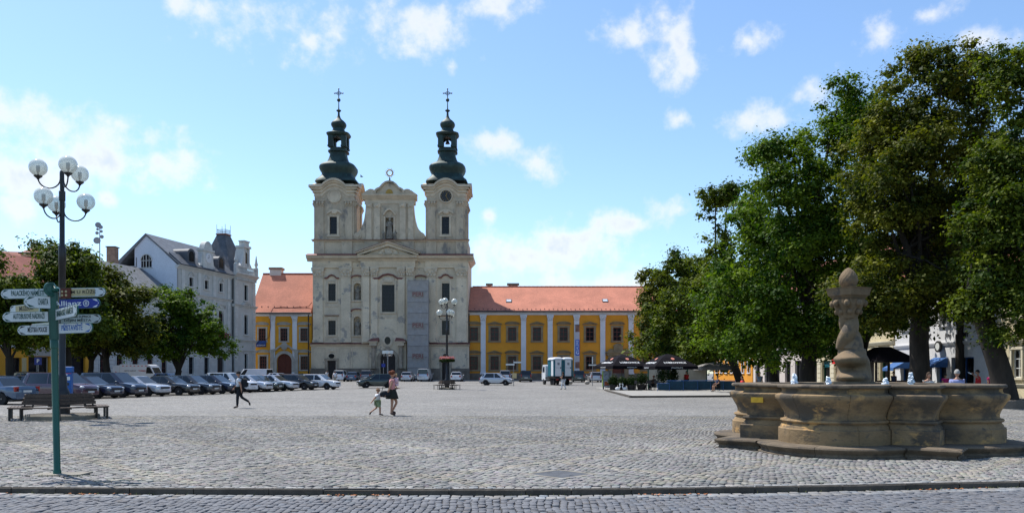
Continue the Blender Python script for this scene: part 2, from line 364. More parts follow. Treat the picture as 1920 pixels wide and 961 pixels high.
# ------------------------------------------------------------------ ground, kerb, cobbles
KERB_PX = [(-900,903),(-400,908),(0,912),(300,914),(640,915.5),(960,916),(1280,913.5),(1600,908),(1920,901),(2300,891),(2800,876)]
KERB = [G(x, y).to_2d() for x, y in KERB_PX]
KX = np.array([p.x for p in KERB]); KY = np.array([p.y for p in KERB])
def kerb_y(x): return np.interp(x, KX, KY)
FX, FY, FPHI = 7.87, 18.26, R(35.5)                # fountain centre and turn
SX, SY = -7.44, 13.0                               # signpost
NEAR = 31.0
BANDW = .16
def band(x, y):
    u = (x+y)/math.sqrt(2); v = (x-y)/math.sqrt(2)
    du = np.abs((u-5.05+1.5) % 3-1.5); dv = np.abs((v+12.95+1.5) % 3-1.5)
    return np.minimum(du, dv) < BANDW
def pave_material():
    m = mat('distant_cobbles', (.207,.199,.186), .85, .13, .16, .0, stretch=(1,1,1), fine=0); n = m.node_tree; L = n.links.new; b = n.nodes['Principled BSDF']
    src = b.inputs['Base Color'].links[0].from_socket
    t = n.nodes.new('ShaderNodeTexCoord'); sp = n.nodes.new('ShaderNodeSeparateXYZ'); L(t.outputs['Object'], sp.inputs[0])
    def mth(op, a, c=None):
        q = n.nodes.new('ShaderNodeMath'); q.operation = op
        for i, x in enumerate((a, c)):
            if x is None: continue
            if isinstance(x, (int, float)): q.inputs[i].default_value = x
            else: L(x, q.inputs[i])
        return q.outputs[0]
    def dist(s, off):
        w = mth('MULTIPLY', s, 1/math.sqrt(2)); w = mth('ADD', w, off+1.5+300); w = mth('MODULO', w, 3.0); return mth('ABSOLUTE', mth('SUBTRACT', w, 1.5))
    d = mth('MINIMUM', dist(mth('ADD', sp.outputs[0], sp.outputs[1]), -5.05), dist(mth('SUBTRACT', sp.outputs[0], sp.outputs[1]), 12.95))
    near = mth('LESS_THAN', d, BANDW+.02)
    lim = mth('MULTIPLY', near, mth('LESS_THAN', sp.outputs[1], 75.0))
    mx = n.nodes.new('ShaderNodeMixRGB'); L(mth('MULTIPLY', lim, .7), mx.inputs[0]); L(src, mx.inputs[1]); mx.inputs[2].default_value = (.225,.212,.188,1)
    # single stones
    vo = n.nodes.new('ShaderNodeTexVoronoi'); vo.inputs['Scale'].default_value = 9.5; L(t.outputs['Object'], vo.inputs['Vector']); vo.inputs['Randomness'].default_value = .7
    hs = n.nodes.new('ShaderNodeSeparateXYZ'); L(vo.outputs['Color'], hs.inputs[0])
    mr = n.nodes.new('ShaderNodeMapRange'); L(hs.outputs[0], mr.inputs[0]); mr.inputs[3].default_value = .66; mr.inputs[4].default_value = 1.28
    ve = n.nodes.new('ShaderNodeTexVoronoi'); ve.feature = 'DISTANCE_TO_EDGE'; ve.inputs['Scale'].default_value = 9.5; ve.inputs['Randomness'].default_value = .7; L(t.outputs['Object'], ve.inputs['Vector'])
    jr = n.nodes.new('ShaderNodeMapRange'); L(ve.outputs['Distance'], jr.inputs[0]); jr.inputs[1].default_value = .02; jr.inputs[2].default_value = .10; jr.inputs[3].default_value = .42; jr.inputs[4].default_value = 1
    f = mth('MULTIPLY', mr.outputs[0], jr.outputs[0])
    mm = n.nodes.new('ShaderNodeMixRGB'); mm.blend_type = 'MULTIPLY'; mm.inputs[0].default_value = 1; L(mx.outputs[0], mm.inputs[1]); L(f, mm.inputs[2])
    L(mm.outputs[0], b.inputs['Base Color']); return m
M['pave'] = pave_material()
M['bed'] = mat('joint_sand', (.085,.077,.064), .95, .3, 3, .4, 30)
M['bed_road'] = mat('road_joint_sand', (.05,.047,.045), .95, .3, 3, .4, 30)
ROADZ = -.085
def sheet(name, quads, m):
    b = MB()
    for q in quads: b.add(q, [(0,1,2,3)])
    me = bpy.data.meshes.new(name); me.from_pydata(b.v, [], b.f); o = part(name, me, m); tag(o, kind='structure'); return o
q = []
ys = [NEAR, 40, 55, 70, 85, 100, 115, 130, 145, 400, 1500]
for a, c in zip(ys[:-1], ys[1:]):
    q.append([(-900,a,gz(a)),(900,a,gz(a)),(900,c,gz(c)),(-900,c,gz(c))])
pave = sheet('square_pavement', q, M['pave'])
pb = MB()
xs = [-60]+list(KX)+[60]; xs = sorted(xs)
for a, c in zip(xs[:-1], xs[1:]):
    pb.add([(a,float(kerb_y(a))-.02,-.022),(c,float(kerb_y(c))-.02,-.022),(c,NEAR+.03,-.022),(a,NEAR+.03,-.022)], [(0,1,2,3)])
bed = pb.build('paving_bed', M['bed'], pave)
for s in (-1, 1):                                  # plain paving beside the built cobbles
    sb = MB(); sb.add([(s*30,5,-.004),(s*900,5,-.004),(s*900,NEAR,-.004),(s*30,NEAR,-.004)], [(0,1,2,3)]); sb.build('side_paving', M['pave'], pave)
rb = MB(); rb.add([(-400,-120,ROADZ-.02),(400,-120,ROADZ-.02),(400,14,ROADZ-.02),(-400,14,ROADZ-.02)], [(0,1,2,3)])
road = rb.build('road', M['bed_road']); tag(road, kind='structure')

def cobble_mats():
    out = []
    for src in ('attr', 'obj'):
        m = mat('cobble_granite_'+src, (.5,.5,.5), .78, .10, 30, .35, 60, spec=.3, fine=.08); n = m.node_tree; b = n.nodes['Principled BSDF']
        s = b.inputs['Base Color'].links[0].from_socket
        if src == 'attr': a = n.nodes.new('ShaderNodeAttribute'); a.attribute_name = 'tint'; c = a.outputs['Color']
        else: a = n.nodes.new('ShaderNodeObjectInfo'); c = a.outputs['Color']
        mm = n.nodes.new('ShaderNodeMixRGB'); mm.blend_type = 'MULTIPLY'; mm.inputs[0].default_value = 1; n.links.new(s, mm.inputs[1]); n.links.new(c, mm.inputs[2])
        sc = n.nodes.new('ShaderNodeMixRGB'); sc.blend_type = 'ADD'; sc.inputs[0].default_value = 1; n.links.new(mm.outputs[0], sc.inputs[1]); n.links.new(mm.outputs[0], sc.inputs[2])
        n.links.new(sc.outputs[0], b.inputs['Base Color']); out.append(m)
    return out
MC_A, MC_O = cobble_mats()
CT = np.array([[-1,-1,-2],[1,-1,-2],[1,1,-2],[-1,1,-2],[-1,-1,-.30],[1,-1,-.30],[1,1,-.30],[-1,1,-.30],[-.86,-.86,0],[.86,-.86,0],[.86,.86,0],[-.86,.86,0]], float)
CF = [(8,9,10,11)]+[(i,(i+1)%4,(i+1)%4+4,i+4) for i in range(4)]+[(i+4,(i+1)%4+4,(i+1)%4+8,i+8) for i in range(4)]
def cobbles(pos, size, ang, zz, col, parent, single, lod=False):
    # pos (n,2), size (n,2) half sizes, ang (n,), zz (n,), col (n,3); the `single` first ones become objects of their own
    n = len(pos); order = np.argsort(pos[:,1]-.0*pos[:,0])
    vis = np.abs(pos[:,0]) < .63*pos[:,1]
    key = pos[:,1]+np.where(vis, 0, 1000); key = np.where(pos[:,1] < 9.6, 2000, key)
    order = np.argsort(key); pos, size, ang, zz, col = pos[order], size[order], ang[order], zz[order], col[order]
    hh = .022
    me0 = bpy.data.meshes.new('cobble'); me0.from_pydata([tuple(v) for v in CT*np.array([1,1,hh])], [], CF); me0.materials.append(MC_O)
    for i in range(single):
        o = bpy.data.objects.new('cobble', me0); COL.objects.link(o); o.parent = parent
        o.location = (pos[i,0], pos[i,1], zz[i]); o.rotation_euler = (rng.normal(0,.03), rng.normal(0,.03), ang[i]); o.scale = (size[i,0], size[i,1], 1); o.color = (*col[i], 1)
    pos, size, ang, zz, col = pos[single:], size[single:], ang[single:], zz[single:], col[single:]
    if lod:                                                     # distant stones need no chamfer
        T_, F_ = np.vstack([CT[:4], CT[4:8]*np.array([1,1,0])]), [(4,5,6,7)]+[(i,(i+1)%4,(i+1)%4+4,i+4) for i in range(4)]
    else: T_, F_ = CT, CF
    nv = len(T_); n = len(pos); c, s = np.cos(ang)[:,None], np.sin(ang)[:,None]
    jit = 1+rng.normal(0,.05,(n,nv,2))
    lx = T_[None,:,0]*size[:,0:1]*jit[:,:,0]; ly = T_[None,:,1]*size[:,1:2]*jit[:,:,1]
    tilt = rng.normal(0,.03,(n,2))
    V = np.stack([pos[:,0:1]+lx*c-ly*s, pos[:,1:2]+lx*s+ly*c, zz[:,None]+T_[None,:,2]*hh+lx*tilt[:,0:1]+ly*tilt[:,1:2]], -1).reshape(-1,3)
    Fq = (np.array(F_)[None]+(np.arange(n)*nv)[:,None,None]).reshape(-1,4)
    me = bpy.data.meshes.new('cobble_mass'); me.vertices.add(len(V)); me.vertices.foreach_set('co', V.ravel())
    me.loops.add(Fq.size); me.loops.foreach_set('vertex_index', Fq.ravel().astype(np.int32)); me.polygons.add(len(Fq)); me.polygons.foreach_set('loop_start', np.arange(0,Fq.size,4,dtype=np.int32))
    me.update(calc_edges=True)
    at_ = me.attributes.new('tint', 'FLOAT_COLOR', 'FACE'); cc = np.repeat(np.c_[col, np.ones(n)], len(F_), 0); at_.data.foreach_set('color', cc.ravel())
    o = part('cobble_mass', me, MC_A, parent); tag(o, kind='stuff'); return o
def tints(n, base, sd=.17, warm=.035):
    g = np.exp(rng.normal(0, sd, n))[:,None]; w = rng.normal(0, warm, n)[:,None]
    return np.clip(np.array(base)[None]*g*np.c_[1+w, np.ones(n)[:,None], 1-w], 0, 1)
# fountain plan, needed to keep the cobbles clear of it
def fplan(off=0, n=18):
    Rs = 2.8/math.sqrt(2); r = 1.1; pts = []
    for k in range(4):                              # side k, outward normal
        a = -PI/2-FPHI+k*PI/2; nx, ny = math.cos(a), math.sin(a); tx, ty = -ny, nx
        r = .96 if k == 3 else 1.12
        c = (nx*(Rs-.12), ny*(Rs-.12)); h = math.sqrt(r*r-.12*.12)
        pts.append((nx*Rs-tx*Rs, ny*Rs-ty*Rs))
        a0 = math.atan2(.12, -h); a1 = math.atan2(.12, h)
        for i in range(n+1):
            t = a0+(a1-a0)*i/n; pts.append((c[0]+nx*r*math.sin(t)+tx*r*math.cos(t), c[1]+ny*r*math.sin(t)+ty*r*math.cos(t)))
    if not off: return pts
    out = []; m = len(pts)
    for i in range(m):
        p0, p1, p2 = Vector(pts[i-1]), Vector(pts[i]), Vector(pts[(i+1) % m])
        d1, d2 = (p1-p0).normalized(), (p2-p1).normalized()
        n1, n2 = Vector((d1.y,-d1.x)), Vector((d2.y,-d2.x)); b = (n1+n2)
        b = b/max(b.dot(n1), .35) if b.length > 1e-6 else n1
        out.append(tuple(p1+b*off))
    return out
def in_fountain(x, y):
    return (np.hypot(x-FX, y-FY) < 3.1)
S = .104
def in_view(x, y): return (np.abs(x) < .70*y+1.6) & (y < NEAR)
i, j = np.meshgrid(np.arange(-260, 700), np.arange(-700, 260), indexing='ij')
i = i.ravel(); j = j.ravel()
a45 = R(42)
u = (i+.5)*S; v = (j+.5*(i % 2)+.0)*S*1.06
X = u*math.cos(a45)+v*math.sin(a45); Y = u*math.sin(a45)-v*math.cos(a45)
wob = .05*np.sin(X*1.3+Y*.7)+.04*np.sin(Y*2.1-X)
X = X+wob+rng.normal(0,.008,len(X)); Y = Y+.05*np.sin(X*1.7)+rng.normal(0,.008,len(X))
d_f = np.hypot(X-FX, Y-FY)
keep = in_view(X, Y) & (Y > kerb_y(X)+.25) & ~in_fountain(X, Y)
keep &= ~((np.abs((X-.79)+(Y-13.05)) < .62) & (np.abs((X-.79)-(Y-13.05)) < .62))
keep &= ~((np.abs(X-SX-.05) < .46) & (np.abs(Y-SY) < .22))
X, Y = X[keep], Y[keep]; n = len(X)
base = np.where(band(X, Y)[:,None], np.array([[.222,.204,.170]]), np.array([[.192,.184,.172]]))
lowf = 1+.10*np.sin(X*.9+1.3)*np.sin(Y*.6)+.06*np.sin(X*2.3+Y*1.1)
tn = tints(n, (1.,1,1), .16)*1.0; fd_ = np.clip((Y-17)/13,0,1)[:,None]; col = np.clip(base*(1+(lowf[:,None]-1)*1.0)*(1+(np.exp(rng.normal(0,.14,n))[:,None]*(1+rng.normal(0,.03,(n,3)))-1)*(1-.55*fd_))*.97, 0, 1)
fade = np.clip((Y-17)/13,0,1)
hs = S*(.455+.037*fade)[:,None]*(1+rng.normal(0,.06,(n,2)))
ag_ = -a45+rng.normal(0,.09,n)+PI/2; zc_ = rng.normal(0,.005,n)*(1-.7*fade); nr = Y < 19
cobbles(np.c_[X,Y][nr], hs[nr], ag_[nr], zc_[nr], col[nr], pave, 300)
cobbles(np.c_[X,Y][~nr], hs[~nr], ag_[~nr], zc_[~nr], col[~nr], pave, 0, True)
# two straight courses behind the kerb
px, py, pa = [], [], []
for r_ in range(2):
    x = -22.0
    while x < 22:
        w = .11+rng.random()*.05; y = float(kerb_y(x+w/2)); sl_ = (float(kerb_y(x+w))-float(kerb_y(x)))/w
        px.append((x+w/2, y+.055+r_*.11-.0, w/2-.008)); pa.append(math.atan(sl_)); x += w
px = np.array(px); n = len(px)
cobbles(px[:,:2], np.c_[px[:,2], np.full(n,.047)], np.array(pa), rng.normal(0,.004,n), tints(n, (.215,.21,.20), .14), pave, 0)
# road: straight courses running away from the camera, a pale gutter course along the kerb
RW = .098
i, j = np.meshgrid(np.arange(-120, 121), np.arange(0, 75), indexing='ij'); i = i.ravel(); j = j.ravel()
X = i*RW+rng.normal(0,.006,len(i))+.02*np.sin(j*.5+i*.2); Y = 5.2+(j+((i*7919) % 13)/13.)*.112+rng.normal(0,.006,len(i))
keep = (Y < kerb_y(X)-.36) & (np.abs(X) < .72*Y+1.2); X, Y = X[keep], Y[keep]; n = len(X)
base = np.array([[.130,.132,.143]])*np.ones((n,1))
cobbles(np.c_[X,Y], np.c_[np.full(n,RW*.445), np.full(n,.05)]*(1+rng.normal(0,.05,(n,2))), rng.normal(0,.05,n), ROADZ+rng.normal(0,.0045,n), base*tints(n,(1,1,1),.17), road, 300)
px, pa = [], []
for r_ in range(2):
    x = -14.0
    while x < 14:
        w = .12+rng.random()*.07; y = float(kerb_y(x+w/2)); sl_ = (float(kerb_y(x+w))-float(kerb_y(x)))/w
        px.append((x+w/2, y-.10-r_*.155, w/2-.008)); pa.append(math.atan(sl_)); x += w
px = np.array(px); n = len(px)
cobbles(px[:,:2], np.c_[px[:,2], np.full(n,.066)], np.array(pa), ROADZ+rng.normal(0,.004,n), tints(n, (.20,.20,.20), .14), road, 0)
# kerb stones
kerb = bpy.data.objects.new('kerb', None); COL.objects.link(kerb); tag(kerb, kind='structure')
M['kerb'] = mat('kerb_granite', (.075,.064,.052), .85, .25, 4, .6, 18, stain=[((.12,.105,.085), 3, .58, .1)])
x = -21.0
while x < 22:
    w = .55+rng.random()*.55; x1 = x+w-.012; y0, y1 = float(kerb_y(x)), float(kerb_y(x1)); t = rng.normal(0,.006); b = MB()
    e = .014+rng.random()*.012
    def ring(z, o, ins):
        return [(x+ins,y0-.015+o,z),(x1-ins,y1-.015+o,z),(x1-ins,y1+.006-o*.0,z),(x+ins,y0+.006,z)]
    A = [(x,y0-.025,-.2),(x1,y1-.025,-.2),(x1,y1+.004,-.2),(x,y0+.004,-.2)]
    B_ = [(x,y0-.025+t,.004-e),(x1,y1-.025+t,.004-e),(x1,y1+.004,.004),(x,y0+.004,.004)]
    C_ = [(x+e*.6,y0-.025+e+t,.006),(x1-e*.6,y1-.025+e+t,.006),(x1-e*.6,y1+.003,.006),(x+e*.6,y0+.003,.006)]
    b.add(A+B_+C_, [(3,2,1,0),(8,9,10,11)]+[(k,(k+1)%4,(k+1)%4+4,k+4) for k in range(4)]+[(k+4,(k+1)%4+4,(k+1)%4+8,k+8) for k in range(4)])
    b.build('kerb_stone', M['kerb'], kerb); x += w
# grass tufts and fallen leaves along the kerb, grass at the post's foot
gb = MB(); tone = []
for k in range(420):
    if k < 300: xx = rng.uniform(-8, 9) if rng.random() < .35 else rng.choice([-7.9,-6.1,-5.2,-2.2,.9,5.4,7.2])+rng.normal(0,.35); yy = float(kerb_y(xx))-.05-rng.random()*.03; z0 = ROADZ
    else: xx = SX+rng.normal(.2,.3); yy = SY-.24+rng.normal(0,.03); z0 = -.01
    h = .015+rng.random()*.03; a = rng.random()*6.28; w = .006
    gb.add([(xx-w*math.cos(a),yy-w*math.sin(a),z0),(xx+w*math.cos(a),yy+w*math.sin(a),z0),(xx+rng.normal(0,.015),yy+rng.normal(0,.015),z0+h)], [(0,1,2)])
M['grass'] = mat('kerb_grass', (.10,.11,.03), .8, .4, 8)
tag(gb.build('kerb_grass', M['grass']), 'sparse grass tufts along the kerb and signpost foot', 'grass', kind='stuff')
gb = MB()
for k in range(70):
    xx = rng.choice([-7.4,-6.0,-2.0,2.3,2.4,6.6])+rng.normal(0,.3); yy = float(kerb_y(xx))-.09-abs(rng.normal(0,.06)); a = rng.random()*6.28; s_ = .014+rng.random()*.02; z0 = ROADZ+.008+rng.random()*.012
    gb.add([(xx+s_*math.cos(a+q_*1.57),yy+s_*math.sin(a+q_*1.57),z0+(.008 if q_%2 else 0)) for q_ in range(4)], [(0,1,2,3)])
M['dryleaf'] = mat('dry_leaf', (.38,.14,.05), .8, .35, 9)
tag(gb.build('fallen_leaves', M['dryleaf']), 'dry orange leaves lying in the gutter below the kerb', 'leaves', kind='stuff')
# steel cover let into the cobbles
t = thing('access_cover', 'square steel access cover set diagonally in the cobbles', 'manhole cover', (.79,13.05,-.012), R(45))
M['steelplate'] = mat('worn_steel_plate', (.085,.09,.10), .8, .15, 3, .3, 40, metal=0, spec=.15)
b = MB()
for a in range(4): b.box(-.44,.36,-.44,-.36,-.02,.012, Matrix.Rotation(a*PI/2,4,'Z'))
b.build('frame', M['concrete'], t); b = MB(); b.bbox(-.35,.35,-.35,.35,-.02,.010,.006); pl = b.build('plate', M['steelplate'], t)
for y_ in (-.24,.24): MB().box(-.05,.05,y_-.01,y_+.01,.0101,.0125).build('lifting_slot', M['black'], pl)
# ------------------------------------------------------------------ facade kit
def wall(b, x0, x1, z0, z1, holes, y=0., depth=.3):
    xs = sorted({x0,x1}|{c for h in holes for c in h[:2]}); zs = sorted({z0,z1}|{c for h in holes for c in h[2:4]})
    xs = [x for x in xs if x0-1e-6 <= x <= x1+1e-6]; zs = [z for z in zs if z0-1e-6 <= z <= z1+1e-6]
    for a, c in zip(xs[:-1], xs[1:]):
        for d, e in zip(zs[:-1], zs[1:]):
            mx, mz = (a+c)/2, (d+e)/2
            if any(h[0] < mx < h[1] and h[2] < mz < h[3] for h in holes): continue
            b.add([(a,y,d),(c,y,d),(c,y,e),(a,y,e)], [(0,1,2,3)])
    for h in holes:
        dp = h[4] if len(h) > 4 else depth
        a, c, d, e = h[:4]; Y = y+dp
        b.add([(a,y,d),(a,Y,d),(a,Y,e),(a,y,e)], [(0,1,2,3)]); b.add([(c,y,d),(c,Y,d),(c,Y,e),(c,y,e)], [(3,2,1,0)])
        b.add([(a,y,d),(c,y,d),(c,Y,d),(a,Y,d)], [(0,1,2,3)]); b.add([(a,y,e),(c,y,e),(c,Y,e),(a,Y,e)], [(3,2,1,0)])
def arch_fill(b, x0, x1, zs, zt, y0, y1, n=10):                 # masonry above a round arch inside a square hole
    cx = (x0+x1)/2; p = arc(cx, zs, (x1-x0)/2, zt-zs-.002, 180, 0, n)
    for k in range(n):
        b.poly_y([p[k], p[k+1], (p[k+1][0], zt+.004), (p[k][0], zt+.004)], y0, y1)
_W = {}
def win_mesh(key, fn, smooth=None):
    if key not in _W: _W[key] = fn().mesh(key[0], smooth)
    return _W[key]
def win(root, x, z0, w, h, y=0., nx=2, nz=3, fm='lead', gm='glass', rec=.22, fw=.07, bar=.05, surround=None, hood=None, sill=None, arch=0., name='window', key=''):
    loc = (x, y, z0)
    def mg():
        b = MB()
        if arch: pts = [(-w/2,0),(w/2,0)]+arc(0,h-arch,w/2,arch,0,180,10)
        else: pts = rect_poly(-w/2,w/2,0,h)
        return b.poly_y(pts, rec, rec+.02)
    o = part(name, win_mesh((name,w,h,rec,arch,'g'), mg), M[gm], root, loc)
    def mf():
        b = MB()
        b.box(-w/2,-w/2+fw,rec-.06,rec-.002,0,h-arch*.6); b.box(w/2-fw,w/2,rec-.06,rec-.002,0,h-arch*.6); b.box(-w/2+fw,w/2-fw,rec-.06,rec-.002,0,fw)
        if not arch: b.box(-w/2+fw,w/2-fw,rec-.06,rec-.002,h-fw,h)
        for k in range(1,nx): c = -w/2+w*k/nx; b.box(c-bar/2,c+bar/2,rec-.05,rec-.003,fw,h-(fw if not arch else .02))
        for k in range(1,nz): c = h*k/nz; b.box(-w/2+fw,w/2-fw,rec-.047,rec-.004,c-bar/2,c+bar/2)
        return b
    part('frame', win_mesh(('frame',w,h,rec,arch,nx,nz,fw,bar), mf), M[fm], o)
    if surround:
        sm, sw, sp = surround
        def ms():
            b = MB()
            b.box(-w/2-sw,-w/2,-sp,.02,-.0,h); b.box(w/2,w/2+sw,-sp,.02,0,h); b.box(-w/2-sw*1.15,w/2+sw*1.15,-sp-.02,.02,h+.001,h+sw)
            b.box(-w/2-sw*1.2,w/2+sw*1.2,-sp-.06,.02,-sw*.8,-.001); return b
        part('surround', win_mesh(('surround',w,h,sw,sp), ms), M[sm], o)
    if sill:
        sm, so, sh, sp = sill
        part('sill', win_mesh(('sill',w,so,sh,sp), lambda: MB().box(-w/2-so,w/2+so,-sp,.02,-sh,-.002)), M[sm], o)
    if hood:
        kind, hm, hw, hz, hh, hp = hood                          # half width, gap above opening, height, projection
        def mh():
            b = MB(); t = .16*hh+.06
            if kind == 'tri': top = [(-hw,0),(0,hh),(hw,0)]
            elif kind == 'flat': top = [(-hw,hh),(hw,hh)]
            elif kind == 'eyebrow': top = [(-hw,0),(-hw*.62,.08*hh),(-hw*.35,hh*.75),(0,hh),(hw*.35,hh*.75),(hw*.62,.08*hh),(hw,0)]
            else: top = [(-hw*math.cos(R(a)), hh*math.sin(R(a))) for a in range(0,181,15)]
            b.strip_y([(p[0],p[1]+h+hz-t) for p in top], [(p[0],p[1]+h+hz) for p in top], -hp, .02)
            b.strip_y([(p[0]*1.06,p[1]+h+hz+.002) for p in top], [(p[0]*1.06,p[1]+h+hz+t*.55) for p in top], -hp-.1, .02)
            return b
        part('hood', win_mesh(('hood',kind,w,h,hw,hz,hh,hp), mh), M[hm], o)
        if kind in ('tri', 'seg'):
            def mt():
                b = MB(); b.poly_y([(p[0]*.9,p[1]*.8+h+hz-.05) for p in ([(-hw,0),(hw,0),(0,hh)] if kind == 'tri' else [(-hw,0),(hw,0)]+[(hw*math.cos(R(a)), hh*math.sin(R(a))) for a in range(15,180,15)])], -hp*.45, .02); return b
            part('hood_panel', win_mesh(('hood_panel',kind,w,h,hw,hz,hh), mt), M[surround[0] if surround else hm], o)
    return o
def pilaster(root, x0, x1, z0, z1, y, p, m, capm=None, cap=1.5, base=.5, name='pilaster', fancy=True):
    o = MB().box(x0,x1,y-p,y+.02,z0+base+.001,z1-cap-.001).build(name, M[m], root)
    w = x1-x0; b = MB(); b.box(x0-.12,x1+.12,y-p-.12,y+.02,z0,z0+base*.55); b.box(x0-.06,x1+.06,y-p-.06,y+.02,z0+base*.55+.001,z0+base); b.build('base', M[m], o)
    b = MB(); zc = z1-cap
    b.box(x0-.05,x1+.05,y-p-.05,y+.02,zc,zc+cap*.1); b._pr([(x0,y-p,zc+cap*.1),(x1,y-p,zc+cap*.1),(x1,y,zc+cap*.1),(x0,y,zc+cap*.1)], [(x0-w*.12,y-p-.22,zc+cap*.82),(x1+w*.12,y-p-.22,zc+cap*.82),(x1+w*.12,y,zc+cap*.82),(x0-w*.12,y,zc+cap*.82)])
    b.box(x0-w*.18,x1+w*.18,y-p-.3,y+.02,zc+cap*.821,z1)
    if fancy:
        for k in range(3):
            c = x0+w*(k+.5)/3
            for zz, s in ((.28,.30),(.55,.34)):
                b.sph((c+(w/6 if zz > .5 and k < 2 else 0), y-p-.07-zz*.12, zc+cap*zz), (w*.15, .11, cap*.15), 8, 5)
        for s in (-1,1):
            cx = (x0+x1)/2+s*w*.52; b.tube([(cx,y-p-.34,zc+cap*.72),(cx,y-p-.02,zc+cap*.72)], cap*.13, 10)
    b.build('capital', M[capm or m], o, 50)
    return o
def gable_roof(b, x0, x1, y0, y1, z, rise, over=.5, hip0=0, hip1=0, t=.18):
    ym = (y0+y1)/2; xr0 = x0+hip0-(0 if hip0 else over*0); xr1 = x1-hip1
    A = [(x0,y0-over,z),(x1,y0-over,z),(x1,y1+over,z),(x0,y1+over,z)]; Rg = [(xr0,ym,z+rise),(xr1,ym,z+rise)]
    b.add(A+Rg, [(0,1,5,4),(2,3,4,5),(1,2,5),(3,0,4),(3,2,1,0)])
# ------------------------------------------------------------------ church
CD = 136.0; K = CD/F; CG = gz(CD)
ch = thing('church', 'baroque church with two green copper towers and pale weathered facade', 'church', ((732-960)*K, CD, CG))
def lx(p): return (p-732)*K
def lz(p): return CAMZ+(HORIZON-p)*K-CG
XL, XR = lx(586.5), lx(877.5); CXL, CXR = lx(679), lx(778)
zS, zC, zA = lz(645), lz(489), lz(449.5)                       # string course, main cornice, attic top
yc = -.55                                                      # central bay stands forward
def ph(x0,x1,y0,y1,*r): return (lx(x0),lx(x1),lz(y1),lz(y0),*r)
# ground storey
gw = MB(); gy = -.35
doorL, doorR, doorC = ph(615,630.5,675.5,713), ph(829,843,675.5,713), ph(714.5,743,658,713,1.0)
zb = -.4
wall(gw, lx(584.5), lx(695), zb, zS, [doorL[:2]+(zb,doorL[3])], gy, .6); wall(gw, lx(763), lx(879.5), zb, zS, [doorR[:2]+(zb,doorR[3])], gy, .6)
wall(gw, lx(695), lx(763), zb, lz(628), [doorC[:2]+(zb,doorC[3],1.0)], gy-.6, 1.0)
arch_fill(gw, doorC[0], doorC[1], lz(672), doorC[3], gy-.6, gy+.3, 14)
for s, a in ((1,lx(695)),(-1,lx(763))): gw.add([(a,gy-.6,zb),(a,gy+.05,zb),(a,gy+.05,lz(628)),(a,gy-.6,lz(628))], [(0,1,2,3)])
gw.box(lx(695),lx(763),gy-.6,gy+.3,lz(628),lz(627.2))
gw.add([(lx(584.5),gy,zb),(lx(584.5),9,zb),(lx(584.5),9,zS),(lx(584.5),gy,zS)], [(0,1,2,3)]); gw.add([(lx(879.5),gy,zb),(lx(879.5),9,zb),(lx(879.5),9,zS),(lx(879.5),gy,zS)], [(0,1,2,3)])
gw.build('ground_storey_wall', M['plaster'], ch)
for a, c, f_ in ((583,612,.2),(633.5,695.8,.2),(762.2,826,.2),(846,881,.2),(696,712.5,.9),(745.5,762,.9)): MB().box(lx(a),lx(c),gy-f_,gy+.05,zb,lz(690)).build('plinth', M['sockel'], ch)
for a, c in ((587,611),(636,658),(661,692),(808,826),(847,876)):
    x0, x1, z0, z1 = lx(a), lx(c), lz(688), lz(652)
    b = MB(); b.box(x0,x1,gy-.07,gy+.01,z1-.12,z1); b.box(x0,x0+.12,gy-.07,gy+.01,z0,z1-.121); b.box(x1-.12,x1,gy-.07,gy+.01,z0,z1-.121)
    b.build('panel_moulding', M['trim'], ch)
for a, c, y in ((583,700,gy),(758,881,gy)):
    b = MB(); b.prof_x([(y+.3,zS-.35),(y-.12,zS-.35),(y-.3,zS-.1),(y-.42,zS),(y+.3,zS)], lx(a), lx(c))
    b.build('string_course', M['trim'], ch)
b = MB(); b.prof_x([(gy+.4,zS+.32),(gy-.48,zS+.02),(gy-.48,zS+.002),(gy+.4,zS+.002)], lx(582.5), lx(700)); b.prof_x([(gy+.4,zS+.32),(gy-.48,zS+.02),(gy-.48,zS+.002),(gy+.4,zS+.002)], lx(758), lx(881.5)); b.build('flashing', M['flash'], ch)
# doors
def door(x0,x1,z0,z1,y,arch=0,m='dark_wood',name='door',root=ch):
    cx = (x0+x1)/2; pts = [(x0,z0),(x1,z0)]+(arc(cx,z1-arch,(x1-x0)/2,arch,0,180,12) if arch else [(x1,z1),(x0,z1)])
    o = MB().poly_y(pts, y, y+.12).build(name, M[m], root)
    b = MB(); b.box(cx-.04,cx+.04,y-.04,y-.001,z0,z1-arch*.15); n = 3
    for k in range(n):
        za = z0+(z1-arch-z0)*k/n+.15; zb_ = z0+(z1-arch-z0)*(k+1)/n-.1
        for a, c in ((x0+.15,cx-.15),(cx+.15,x1-.15)): b.box(a,c,y-.03,y-.002,za,zb_)
    b.build('door_panel', M[m], o); MB().sph((cx+.14,y-.07,z0+1.1),.06,8,6).build('handle', M['iron'], o); return o
door(*doorL[:2],zb+.4,doorL[3],gy+.5); door(*doorR[:2],zb+.4,doorR[3],gy+.5)
door(*doorC[:2],zb+.4,doorC[3],gy+.25,lz(658)-lz(672))
